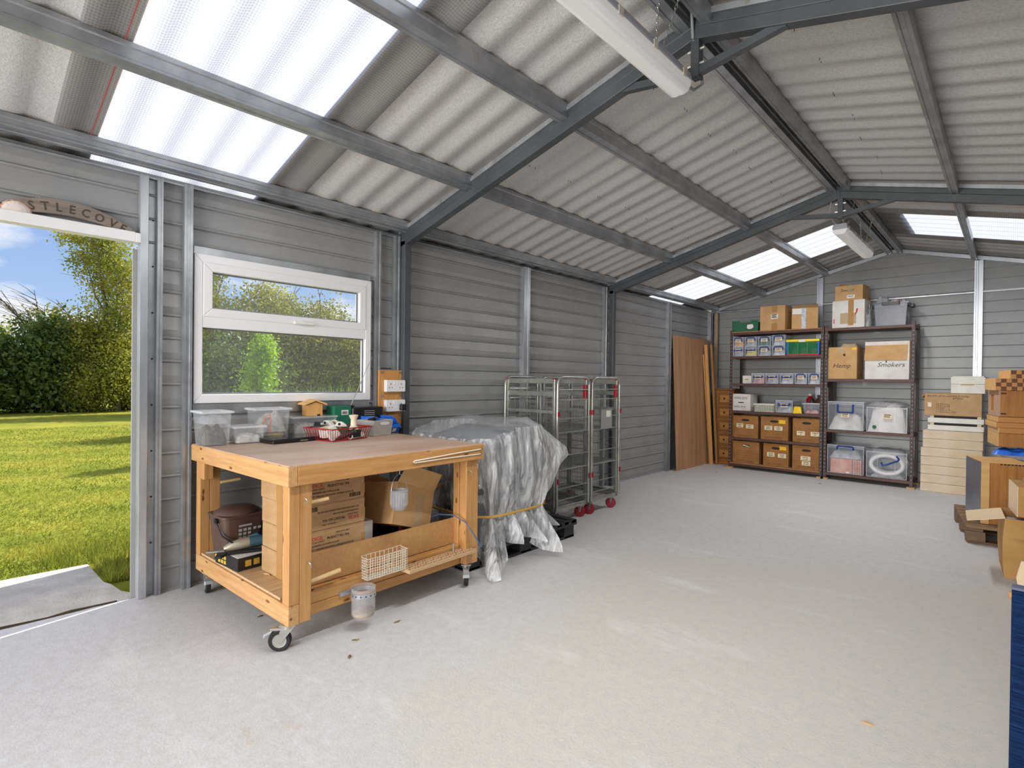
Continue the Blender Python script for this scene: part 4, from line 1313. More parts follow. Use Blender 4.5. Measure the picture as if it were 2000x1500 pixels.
# ================================================================== ON THE BENCH TOP
BZ = 0.8575
CLEAR = mat('clear_polypropylene', lin(226, 230, 234), rough=0.2, alpha=0.11)
CLEAR_RIM = mat('clear_plastic_rim', lin(234, 236, 238), rough=0.2, alpha=0.45)
FLUFF = mat('white_packing', lin(224, 220, 214), lin(190, 182, 172), rough=0.7, scale=30, alpha=0.8)
HAIR = mat('brown_black_fibre', lin(58, 48, 42), lin(112, 96, 82), rough=0.9, scale=40)
MIXED = mat('mixed_small_parts', lin(196, 176, 120), lin(116, 108, 96), rough=0.7, scale=26, detail=8)
def tub(label, x0, x1, y0, y1, z1, taper=0.012, lip=0.010, rz=0, name='plastic_tub', ribs=True):
    cx, cy = (x0 + x1) / 2, (y0 + y1) / 2
    t = thing(name, label, 'tub', (cx, cy, BZ), rz)
    a, b, h = (x1 - x0) / 2, (y1 - y0) / 2, z1 - BZ
    MB().bin(-a, a, -b, b, 0, h, 0.003, taper).build('tub_body', CLEAR, t, bev=0.004)
    mb = MB()
    for (p, q) in (((-a - lip, -b - lip), (a + lip, -b)), ((-a - lip, b), (a + lip, b + lip)), ((-a - lip, -b), (-a, b)), ((a, -b), (a + lip, b))):
        mb.box(p[0], q[0], p[1], q[1], h - 0.012, h)
    mb.build('rim', CLEAR_RIM, t)
    return t, a, b, h
t, a, b, h = tub('tall clear tub of dark fibre at the bench back corner', -3.475, -3.29, 1.015, 1.165, 1.055)
crumple('fibre', -a + .018, a - .018, -b + .018, b - .018, 0.006, 0.125, HAIR, t, 2)
crumple('bag', -a + .012, a - .012, -b + .012, b - .012, 0.125, 0.175, PLAS, t, 3)
t, a, b, h = tub('low clear tub of white packing between the two tall tubs', -3.44, -3.30, 1.19, 1.355, 0.962, 0.006)
crumple('packing', -a + .01, a - .01, -b + .01, b - .01, 0.006, 0.06, FLUFF, t, 4)
t, a, b, h = tub('tall clear tub stuffed with plastic bags left of the bird box', -3.525, -3.375, 1.335, 1.545, 1.058)
crumple('bag', -a + .016, a - .016, -b + .016, b - .016, 0.05, 0.19, FLUFF, t, 6, rough=0.6)
crumple('small_parts', -a + .018, a - .018, -b + .018, b - .018, 0.006, 0.085, MIXED, t, 7)
MB().tube([(a - .01, -0.06, 0.10), (a + .012, -0.055, 0.15), (a + .014, -0.03, 0.165), (a + .008, -0.02, 0.12), (a + .006, -0.03, 0.05)], 0.003, 5).build('cord', mat('salmon_cord', lin(222, 130, 110), rough=0.7), t, smooth=60)
t = thing('lidded_box', 'flat clear lidded box of files under the bird box', 'box', (-3.475, 1.735, BZ))
MB().bin(-0.07, 0.07, -0.15, 0.15, 0, 0.125, 0.003, 0.006).build('box_body', CLEAR, t, bev=0.003)
MB().box(-0.075, 0.075, -0.155, 0.155, 0.125, 0.137).build('lid', CLEAR_RIM, t, bev=0.003)
crumple('files', -0.06, 0.06, -0.14, 0.14, 0.005, 0.10, mat('grey_files', lin(120, 118, 112), lin(176, 170, 160), rough=0.7, scale=9, stretch=(1, 6, 1)), t, 8, rough=0.2)
t = thing('laptop', 'closed glossy black laptop in front of the clear tubs', 'laptop', (-3.315, 1.525, BZ), 6)
GLOSS = mat('glossy_black_lid', lin(30, 30, 33), rough=0.08, spec=0.7)
MB().rrect(-0.135, 0.135, -0.195, 0.195, 0.003, 0.017, 0.012, 3).build('base', BLACK, t, bev=0.002)
MB().rrect(-0.136, 0.136, -0.196, 0.196, 0.018, 0.028, 0.012, 3).build('lid', GLOSS, t, bev=0.003)
MB().box(-0.12, 0.12, -0.18, 0.18, 0.0, 0.003).build('rubber_feet', RUBBER, t)
MB().box(0.1355, 0.1372, -0.02, 0.03, 0.007, 0.013).build('latch', SILV, t)
# red wire basket and what lies in it
REDW = mat('red_coated_wire', lin(164, 34, 40), rough=0.4)
t = thing('wire_basket', 'shallow red wire basket of fittings on the bench', 'basket', (-3.185, 1.775, BZ), 14)
A, Bb, H = 0.13, 0.165, 0.078
def rect(a, b, z):
    return [(-a, -b, z), (a, -b, z), (a, b, z), (-a, b, z)]
MB().tube(rect(A, Bb, H), 0.004, 6, closed=True).build('rim', REDW, t)
MB().tube(rect(A - 0.02, Bb - 0.02, 0.004), 0.003, 6, closed=True).build('base_rim', REDW, t)
mb = MB()
for k in range(17):
    y = -1 + 2 * k / 16
    for s in (-1, 1):
        mb.tube([(s * (A - 0.02), y * (Bb - 0.02), 0.004), (s * A, y * Bb, H)], 0.0016, 4)
    mb.tube([(-A + 0.02, y * (Bb - 0.02), 0.004), (A - 0.02, y * (Bb - 0.02), 0.004)], 0.0014, 4)
for k in range(13):
    x = -1 + 2 * k / 12
    for s in (-1, 1):
        mb.tube([(x * (A - 0.02), s * (Bb - 0.02), 0.004), (x * A, s * Bb, H)], 0.0016, 4)
mb.build('wires', REDW, t, kind='stuff')
CREAM = mat('aged_cream_plastic', lin(222, 212, 186), rough=0.45)
CREAM2 = mat('white_fitting_plastic', lin(226, 222, 214), rough=0.45)
def ring_obj(name, label, cat, loc, ro, ri, w, m, rot, inner=None):
    t = thing(name, label, cat, loc, rot=rot)
    MB().lathe([(ri, 0), (ro, 0), (ro, w), (ri, w), (ri, 0)], 26, cap=False).build('band', m, t, smooth=40)
    MB().lathe([(ri - 0.003, 0.001), (ri, 0.001), (ri, w - 0.001), (ri - 0.003, w - 0.001), (ri - 0.003, 0.001)], 26, cap=False).build('core', inner or m, t, smooth=40)
    return t
ring_obj('tape_roll', 'cream masking tape roll lying in the red wire basket', 'tape', (-3.185, 1.70, BZ + 0.030), 0.050, 0.036, 0.045, CREAM2, (math.radians(14), math.radians(10), 0), CREAM)
ring_obj('tape_roll', 'yellowed tape roll standing behind the cream spout', 'tape', (-3.285, 1.815, BZ + 0.072), 0.040, 0.026, 0.032, CREAM, (math.radians(75), 0, math.radians(20)))
t = thing('sprayer_head', 'cream spout on black collar standing in the red basket', 'nozzle', (-3.10, 1.835, BZ + 0.016), 0)
MB().box(-0.035, 0.035, -0.035, 0.035, 0.0, 0.050).build('collar', BLACK, t, bev=0.006)
MB().lathe([(0.034, 0.05), (0.034, 0.058), (0.024, 0.066), (0.019, 0.075), (0.019, 0.115), (0.025, 0.125), (0.030, 0.140), (0.026, 0.142), (0.016, 0.118)], 22).build('spout', CREAM, t, smooth=50)
MB().tube([(0.02, -0.04, 0.03), (0.03, -0.055, 0.06), (0.02, -0.04, 0.075)], 0.004, 6).build('trigger', BLACK, t, smooth=60)
t = thing('pipe_offcut', 'cream pipe offcut lying at the front of the red basket', 'pipe', (-3.10, 1.855, BZ + 0.024), rot=(math.radians(90), 0, math.radians(20)))
MB().lathe([(0.014, -0.06), (0.018, -0.06), (0.018, 0.06), (0.014, 0.06), (0.014, -0.06)], 18, cap=False).build('pipe_wall', CREAM2, t, smooth=40)
t = thing('switch_box', 'white moulded switch cover leaning on the red basket edge', 'fitting', (-3.11, 1.72, BZ + 0.012), rot=(math.radians(28), math.radians(-20), math.radians(10)))
MB().box(-0.008, 0.012, -0.045, 0.045, 0, 0.08).build('cover', CREAM2, t, bev=0.008, seg=3)
MB().cyl((0.013, 0, 0.06), (0.015, 0, 0.06), 0.005, 8).build('screw', STEEL, t)
t = thing('torch', 'black rubber torch lying in the red basket', 'torch', (-3.095, 1.77, BZ + 0.028), rot=(0, math.radians(-25), math.radians(65)))
MB().tube([(-0.07, 0, 0), (0.03, 0, 0), (0.045, 0, 0), (0.07, 0, 0)], [0.013, 0.013, 0.020, 0.020], 12).build('barrel', BLACK, t, smooth=40)
MB().cyl((0.07, 0, 0), (0.072, 0, 0), 0.017, 12).build('lens', STEEL, t)
for k, (x, y, z, rz, lab) in enumerate(((-3.27, 1.74, 0.085, 20, 'white pipe clip bracket on top of the basket heap'), (-3.24, 1.66, 0.082, -35, 'black toothed cable clip at the basket back corner'), (-3.20, 1.79, 0.078, 60, 'white hinged pipe saddle in the middle of the basket'))):
    t = thing('pipe_bracket', lab, 'fitting', (x, y, BZ + z), rz)
    m_ = BLACK if k == 1 else CREAM2
    pts = [(-0.05, 0), (-0.05, 0.012), (-0.02, 0.014), (-0.012, 0.03), (0.012, 0.034), (0.03, 0.024), (0.045, 0.012), (0.05, 0.0)]
    MB().prism(pts, -0.018, 0.018, 'y').build('clip_body', m_, t, bev=0.004)
    MB().cyl((0.0, -0.019, 0.018), (0.0, 0.019, 0.018), 0.009, 10).build('pin', BLACK if k != 1 else STEEL, t)
# nest box, green carton, radio, bins
NEST = grain('pale_nest_box_wood', lin(218, 170, 104), lin(200, 148, 82), 'z')
NEST_R = grain('nest_box_roof_wood', lin(228, 186, 122), lin(208, 160, 94), 'x')
t = thing('nest_box', 'small wooden nest box with pitched roof under the window', 'nest box', (-3.478, 1.745, 0.9946), -8)
MB().prism([(-0.052, 0), (0.052, 0), (0.052, 0.078), (0, 0.098), (-0.052, 0.078)], -0.055, 0.05, 'x').build('nest_body', NEST, t, bev=0.002)
for s in (-1, 1):
    MB().prism([(s * 0.076, 0.072), (0, 0.102), (0, 0.112), (s * 0.078, 0.082)], -0.07, 0.07, 'x').build('roof_board', NEST_R, t, bev=0.001)
MB().box(0.0502, 0.0515, 0.015, 0.035, 0.0, 0.012).build('entrance_slot', INK, t)
GREEN = mat('green_card', lin(38, 128, 96), lin(30, 114, 84), rough=0.5, scale=6)
t = thing('green_carton', 'green carton with white barcode label behind the basket', 'box', (-3.482, 1.945, BZ), 6)
MB().box(-0.05, 0.045, -0.07, 0.07, 0, 0.195).build('box_body', GREEN, t, bev=0.002)
MB().box(-0.05, -0.005, -0.07, 0.07, 0.195, 0.199).build('top_flap', GREEN, t)
MB().box(0.0453, 0.0460, -0.012, 0.045, 0.135, 0.170).build('label', PAPER, t)
bars(t, 0.0463, -0.004, 0.142, 0.04, 0.018, 77)
t = thing('radio', 'black portable radio with raised aerial below the window', 'radio', (-3.482, 2.155, BZ), 4)
MB().rrect(-0.045, 0.045, -0.135, 0.135, 0, 0.185, 0.02, 4).build('radio_body', BLACK, t, bev=0.008, smooth=40)
MB().cyl((0.0, -0.12, 0.185), (0.0, -0.12, 0.200), 0.022, 14).build('dial', BLACK, t, smooth=40)
mb = MB()
for k in range(5):
    mb.box(0.0452, 0.0458, -0.04, 0.05, 0.10 + 0.014 * k, 0.104 + 0.014 * k)
mb.build('printed_panel', GREYP, t, kind='stuff')
MB().cyl((0.0, -0.125, 0.195), (-0.005, 0.02, 0.48), 0.0034, 8, 0.0022).cyl((-0.005, 0.02, 0.48), (-0.012, 0.068, 0.555), 0.0020, 6, 0.0014).build('aerial', STEEL, t, smooth=50)
GREYB = mat('warm_grey_plastic', lin(178, 174, 168), rough=0.45)
t = thing('grey_bin', 'grey plastic storage bin with oval hand hole on the bench', 'bin', (-3.255, 2.085, BZ), 12)
MB().bin(-0.085, 0.085, -0.085, 0.10, 0, 0.108, 0.004, 0.01).build('bin_body', GREYB, t, bev=0.006)
hp = [(0.02 + 0.032 * math.cos(a) + (0.012 if math.cos(a) > 0 else -0.012), 0.084 + 0.012 * math.sin(a)) for a in [2 * math.pi * k / 14 for k in range(14)]]
MB().prism(hp, 0.082, 0.0865, 'x').build('hand_hole', mat('hand_hole_light', lin(222, 222, 220), rough=0.7), t)
MB().cyl((-0.03, -0.02, 0.1), (-0.02, 0.03, 0.11), 0.014, 10).build('contents', BLACK, t, smooth=50)
BLUEB = mat('blue_bin_plastic', lin(30, 104, 216), rough=0.4)
t = thing('parts_bin', 'bright blue open fronted parts bin at the bench end', 'bin', (-3.36, 2.20, BZ), 18)
side = [(-0.10, 0.0), (0.095, 0.0), (0.125, 0.045), (0.105, 0.062), (0.075, 0.105), (0.04, 0.122), (-0.10, 0.122)]
for s in (-1, 1):
    MB().prism(side, s * 0.085 - 0.002, s * 0.085 + 0.002, 'y').build('side_panel', BLUEB, t)
MB().box(-0.10, 0.095, -0.085, 0.085, 0, 0.004).build('bin_floor', BLUEB, t)
MB().box(-0.102, -0.098, -0.085, 0.085, 0, 0.122).build('back_panel', BLUEB, t)
MB().hexa([(0.093, -0.085, 0.0), (0.096, -0.085, 0.0), (0.096, 0.085, 0.0), (0.093, 0.085, 0.0)], [(0.122, -0.085, 0.045), (0.126, -0.085, 0.045), (0.126, 0.085, 0.045), (0.122, 0.085, 0.045)]).build('front_panel', BLUEB, t)
MB().hexa([(0.122, -0.088, 0.045), (0.130, -0.088, 0.045), (0.130, 0.088, 0.045), (0.122, 0.088, 0.045)], [(0.102, -0.088, 0.064), (0.109, -0.088, 0.064), (0.109, 0.088, 0.064), (0.102, 0.088, 0.064)]).build('lip', BLUEB, t)
MB().hexa([(0.106, 0.0, 0.012), (0.1075, 0.0, 0.012), (0.1075, 0.04, 0.012), (0.106, 0.04, 0.012)], [(0.1215, 0.0, 0.038), (0.1235, 0.0, 0.038), (0.1235, 0.04, 0.038), (0.1215, 0.04, 0.038)]).build('label', PAPER_C, t)
crumple('fixings', -0.09, 0.09, -0.08, 0.08, 0.004, 0.075, mat('steel_fixings', lin(150, 150, 148), lin(90, 92, 96), rough=0.4, metal=0.6, scale=60), t, 12, rough=0.6)

# ================================================================== SOCKETS, SIGN
BOARDW = grain('socket_board_wood', lin(206, 152, 90), lin(188, 130, 70), 'z')
t = thing('socket_board', 'upright varnished board carrying two double sockets by the frame', 'board', (-3.52, 2.397, 0), 0)
MB().box(-0.018, 0.004, -0.104, 0.104, 0.862, 1.318).build('backboard', BOARDW, t, bev=0.003)
for y in (-0.08, 0.085):
    for z in (1.30, 1.118):
        MB().cyl((0.004, y, z), (0.009, y, z), 0.009, 10).build('bolt', STEEL, t, smooth=40)
def socket(z, label, plug=False):
    s = thing('double_socket', label, 'socket', (-3.516, 2.42, z), 0, group='double sockets on the board')
    MB().box(0, 0.034, -0.086, 0.086, 0, 0.092).build('back_box', WHITE, s, bev=0.004)
    MB().box(0.034, 0.040, -0.086, 0.086, 0.002, 0.090).build('face_plate', UPVC, s, bev=0.003)
    for c_ in (-0.048, 0.048):
        mb = MB()
        mb.box(0.0401, 0.0405, c_ - 0.003, c_ + 0.003, 0.055, 0.067)
        for q in (-0.012, 0.012):
            mb.box(0.0401, 0.0405, c_ + q - 0.004, c_ + q + 0.004, 0.030, 0.036)
        mb.build('pin_holes', INK, s)
        MB().box(0.040, 0.043, c_ * 0.25 - 0.006, c_ * 0.25 + 0.006, 0.060, 0.076).build('switch', WHITE, s)
    return s
socket(1.150, 'upper white double socket with nothing plugged in')
socket(0.998, 'lower white double socket with a black plug in it')
t = thing('mains_plug', 'black mains plug and flex in the lower socket', 'plug', (-3.476, 2.472, 1.03), 0)
MB().rrect(0, 0.036, -0.024, 0.024, -0.022, 0.026, 0.008, 3).build('plug_body', BLACK, t, bev=0.005)
MB().tube([(0.02, 0.0, -0.02), (0.024, 0.0, -0.06), (0.018, -0.005, -0.11), (-0.01, -0.01, -0.168)], 0.0038, 6).build('flex', BLACK, t, smooth=60)
o = tag(MB().tube([(-3.475, 2.27, 0.985), (-3.46, 2.30, 0.992), (-3.45, 2.325, 0.985), (-3.45, 2.335, 0.94), (-3.46, 2.33, 0.86)], 0.0035, 6).build('radio_flex', BLACK, None, smooth=60), 'black flex looping from the end of the radio', 'cable')

SIGNW = grain('weathered_sign_wood', lin(152, 138, 126), lin(112, 100, 90), 'y', k=26)
CARVE = mat('carved_letter', lin(84, 70, 60), rough=0.9)
sg = thing('name_sign', 'arched weathered wooden sign with carved letters above the door', 'sign', (-3.568, 0.452, 2.035), 0)
def arch(y, top):
    q = y / 0.285
    return (0.108 - 0.088 * q * q) if top else (0.030 - 0.052 * q * q)
ys = [-0.285 + 0.57 * k / 20 for k in range(21)]
poly = [(y, arch(y, True)) for y in ys] + [(y, arch(y, False)) for y in reversed(ys)]
MB().prism(poly, 0.0, 0.016, 'x').build('sign_board', SIGNW, sg, bev=0.002)
for ch, y in zip('CASTLECOVE', (-0.245, -0.190, -0.135, -0.083, -0.030, 0.024, 0.080, 0.138, 0.196, 0.240)):
    zc_ = (arch(y, True) + arch(y, False)) / 2
    o = lettering(ch, 0.060, CARVE, sg, (0, 0, 0), 'x', name='letter', align='CENTER', bold=0.0012, width=0.9)
    sl = math.atan(-2 * 0.070 * y / (0.285 ** 2))
    o.data.transform(Matrix.Translation((0.0165, y, zc_)) @ Matrix.Rotation(sl, 4, 'X') @ Matrix.Translation((0, 0, -0.023)))
MB().tube([(0.01, -0.11 + 0.006 * math.cos(a), 0.100 + 0.006 * math.sin(a)) for a in [2 * math.pi * k / 10 for k in range(10)]], 0.0014, 5, closed=True).build('hanging_eye', STEEL, sg)
SHELL = mat('shell_white', lin(238, 228, 222), lin(224, 208, 200), rough=0.5, scale=12)
SHELL_R = mat('shell_rust_rim', lin(176, 96, 70), lin(222, 190, 176), rough=0.6, scale=70)
t = thing('limpet_shell', 'pale ribbed shell with rusty rim resting on the door head', 'shell', (-3.550, 0.262, 2.040), rot=(0, math.radians(88), 0))
n = 36
prof = []
vs, fs = [(0, 0, 0.014)], []
for j, (r, z) in enumerate(((0.02, 0.012), (0.038, 0.008), (0.049, 0.003), (0.056, 0.0))):
    for i in range(n):
        rr = r * (1 + 0.03 * (i % 2))
        vs.append((rr * math.cos(2 * math.pi * i / n), rr * 1.05 * math.sin(2 * math.pi * i / n), z))
fs += [(0, 1 + i, 1 + (i + 1) % n) for i in range(n)]
for j in range(2):
    fs += [(1 + j * n + i, 1 + (j + 1) * n + i, 1 + (j + 1) * n + (i + 1) % n, 1 + j * n + (i + 1) % n) for i in range(n)]
MB().add(vs, fs).build('shell_dome', SHELL, t)
MB().add(vs, [(1 + 2 * n + i, 1 + 3 * n + i, 1 + 3 * n + (i + 1) % n, 1 + 2 * n + (i + 1) % n) for i in range(n)]).build('shell_rim', SHELL_R, t)
# ================================================================== SHEETED MACHINE ON A BLACK PALLET
t = thing('plastic_pallet', 'black plastic pallet under the sheeted machine', 'pallet', (-2.95, 2.93, 0), 0)
BPAL = mat('black_pallet_plastic', lin(40, 41, 45), rough=0.5)
for i in range(3):
    for k in range(3):
        MB().box(-0.38 + 0.32 * i, -0.26 + 0.32 * i, -0.58 + 0.52 * k, -0.46 + 0.52 * k, 0, 0.115).build('foot', BPAL, t, bev=0.006)
for i in range(3):
    MB().box(-0.38 + 0.32 * i, -0.26 + 0.32 * i, -0.58, 0.58, 0.0, 0.018).build('skid', BPAL, t)
for k in range(13):
    MB().box(-0.40, 0.40, -0.59 + 0.0925 * k, -0.53 + 0.0925 * k, 0.115, 0.145).build('deck_slat', BPAL, t, bev=0.004)
for x in (-0.40, -0.02, 0.36):
    MB().box(x, x + 0.04, -0.59, 0.59, 0.10, 0.14).build('deck_beam', BPAL, t)

MACH = mat('grey_machine_paint', lin(98, 102, 107), lin(84, 88, 93), rough=0.5, scale=3)
t = thing('wrapped_machine', 'grey machine wrapped beneath the clear sheet beside the bench', 'machine', (-2.9, 0, 0), 0)
MB().prism([(2.42, 0.146), (3.06, 0.146), (3.16, 0.62), (3.10, 0.74), (2.95, 0.905), (2.42, 0.80)], -0.36, 0.36, 'x').build('machine_body', MACH, t, bev=0.03)
MB().box(-0.38, 0.38, 2.40, 2.95, 0.50, 0.55).build('machine_ledge', mat('dark_machine_trim', lin(78, 80, 84), rough=0.5), t, bev=0.01)

def sheet_mesh():
    """one draped sheet: rings from hem to crown"""
    cx, cy = -2.90, 2.77
    nth = 220
    levels = [0.0, 0.05, 0.11, 0.18, 0.26, 0.33, 0.365, 0.40, 0.47, 0.55, 0.63, 0.70, 0.76, 0.82, 0.88, 0.93]
    r = np.random.default_rng(4)
    ph = r.uniform(0, 6.28, 40)
    V = []
    def radius(th, z):
        c, s = math.cos(th), math.sin(th)
        if z <= 0.365:
            hx, y0, y1 = 0.44, 2.40, 3.10
        else:
            k = min(1.0, (z - 0.365) / 0.28)
            hx, y0, y1 = 0.44 + 0.04 * k, 2.40 - 0.05 * k, 3.10 + 0.16 * k
            if z > 0.70:
                q = (z - 0.70) / 0.25
                y1 -= 0.20 * q
                y0 += 0.05 * q
                hx -= 0.05 * q * q
        hy = (y1 - cy) if s >= 0 else (cy - y0)
        p = 4.2
        return (abs(c / hx) ** p + abs(s / hy) ** p) ** (-1 / p)
    for li, z in enumerate(levels):
        for i in range(nth):
            th = 2 * math.pi * i / nth
            c, s = math.cos(th), math.sin(th)
            rad = radius(th, z)
            zz = z
            fold = 0.012 * math.sin(19 * th + ph[0] + 2 * z) + 0.009 * math.sin(31 * th + ph[1] - 5 * z) + 0.006 * math.sin(53 * th + ph[2] + 9 * z)
            if z < 0.365:
                d = (0.365 - z) / 0.365
                # two tails of spare sheet reach the floor, the rest is gathered short
                tail = math.exp(-((th + 0.62) / 0.17) ** 2) + math.exp(-((th - 2 * math.pi + 0.62) / 0.17) ** 2) + 0.75 * math.exp(-((th - 0.36) / 0.17) ** 2) + 0.5 * math.exp(-((th - 3.3) / 0.8) ** 2) + 0.6 * math.exp(-((th - 4.7) / 0.3) ** 2)
                tail = min(1.0, tail)
                hem = 0.17 * (1 - tail) + 0.004
                zz = hem + (0.365 - hem) * (1 - d)
                rad += d * (0.03 + (0.18 if th > 3 else 0.10) * tail) + fold * (1 + 4.0 * d) - 0.02 * math.exp(-((z - 0.365) / 0.05) ** 2)
            else:
                k = max(0.0, 1 - (z - 0.365) / 0.6)
                rad += fold * (0.5 + 1.1 * k) - 0.02 * math.exp(-((z - 0.365) / 0.035) ** 2)
                # the crown follows the sloping lid
                y = cy + rad * s
                lid = 0.845 + 0.135 * max(0, min(1, (y - 2.36) / 0.56)) if y < 2.92 else 0.98 - 0.52 * (y - 2.92)
                zz = min(z, lid - 0.004 * (1 - li / len(levels)) + 0.004 * math.sin(23 * th))
                # spare corner pulled out to the right
                ear = math.exp(-((th - 0.78) / 0.13) ** 2) * math.exp(-((z - 0.74) / 0.09) ** 2)
                rad += 0.10 * ear
            V.append((cx + rad * c, cy + rad * s, zz))
    F = []
    for li in range(len(levels) - 1):
        for i in range(nth):
            j = (i + 1) % nth
            F.append((li * nth + i, li * nth + j, (li + 1) * nth + j, (li + 1) * nth + i))
    # crown
    base = len(V) - nth
    prev = base
    for q in (0.8, 0.55, 0.3):
        o = len(V)
        for i in range(nth):
            x, y, z = V[base + i]
            x2, y2 = cx + (x - cx) * q, cy + (y - cy) * q
            lid = 0.845 + 0.135 * max(0, min(1, (y2 - 2.36) / 0.56)) if y2 < 2.92 else 0.98 - 0.52 * (y2 - 2.92)
            V.append((x2, y2, lid + 0.006 * math.sin(9 * x2 + 15 * y2) + 0.004 * math.sin(37 * y2)))
        for i in range(nth):
            j = (i + 1) % nth
            F.append((prev + i, prev + j, o + j, o + i))
        prev = o
    V.append((cx, cy, 0.94))
    for i in range(nth):
        F.append((prev + i, prev + (i + 1) % nth, len(V) - 1))
    k = nth * (len(levels) - 1)
    return MB().add(V, F[:k]), MB().add(V, F[k:])
def sheet_material():
    m = mat('clear_polythene_sheet', lin(236, 238, 240), rough=0.16, alpha=0.40, spec=1.0)
    N, L = m.node_tree.nodes, m.node_tree.links
    b_ = N['Principled BSDF']
    tc = N.new('ShaderNodeTexCoord')
    mp = N.new('ShaderNodeMapping')
    mp.inputs['Scale'].default_value = (1.3, 1.3, 0.32)
    n1 = N.new('ShaderNodeTexNoise')
    n1.inputs['Scale'].default_value = 11
    n1.inputs['Detail'].default_value = 5
    n1.inputs['Distortion'].default_value = 1.6
    L.new(tc.outputs['Object'], mp.inputs[0])
    L.new(mp.outputs[0], n1.inputs['Vector'])
    bp = N.new('ShaderNodeBump')
    bp.inputs['Strength'].default_value = 0.9
    bp.inputs['Distance'].default_value = 0.035
    L.new(n1.outputs[0], bp.inputs['Height'])
    L.new(bp.outputs[0], b_.inputs['Normal'])
    # creased film is milkier along the creases than between them
    n2 = N.new('ShaderNodeTexNoise')
    n2.inputs['Scale'].default_value = 9
    n2.inputs['Detail'].default_value = 6
    n2.inputs['Distortion'].default_value = 2.4
    L.new(mp.outputs[0], n2.inputs['Vector'])
    rp = N.new('ShaderNodeValToRGB')
    rp.color_ramp.elements[0].position = 0.40
    rp.color_ramp.elements[0].color = (0.26, 0.26, 0.26, 1)
    rp.color_ramp.elements[1].position = 0.68
    rp.color_ramp.elements[1].color = (0.70, 0.70, 0.70, 1)
    L.new(n2.outputs[0], rp.inputs[0])
    for nd in N:
        if nd.type == 'MIX_SHADER':
            L.new(rp.outputs[0], nd.inputs[0])
    return m
POLY = sheet_material()
t = thing('dust_sheet', 'clear crumpled polythene sheet tied over the machine with yellow strap', 'plastic sheet')
skirt, crown = sheet_mesh()
skirt.build('sheet_skirt', POLY, t, smooth=60)
crown.build('sheet_top', mat('taut_polythene', lin(200, 204, 208), lin(230, 232, 236), rough=0.2, alpha=0.34, scale=5, bump=0.25, bscale=8, bdist=0.03), t, smooth=60)
hx = [(-2.90 + 0.445 * math.copysign(abs(math.cos(a)) ** 0.45, math.cos(a)), 2.73 + 0.385 * math.copysign(abs(math.sin(a)) ** 0.45, math.sin(a)), 0.368 - 0.01 * math.cos(a)) for a in [2 * math.pi * k / 60 for k in range(60)]]
MB().tube(hx, 0.008, 6, closed=True).build('strap', mat('yellow_strap', lin(206, 160, 70), rough=0.6), t, smooth=60)

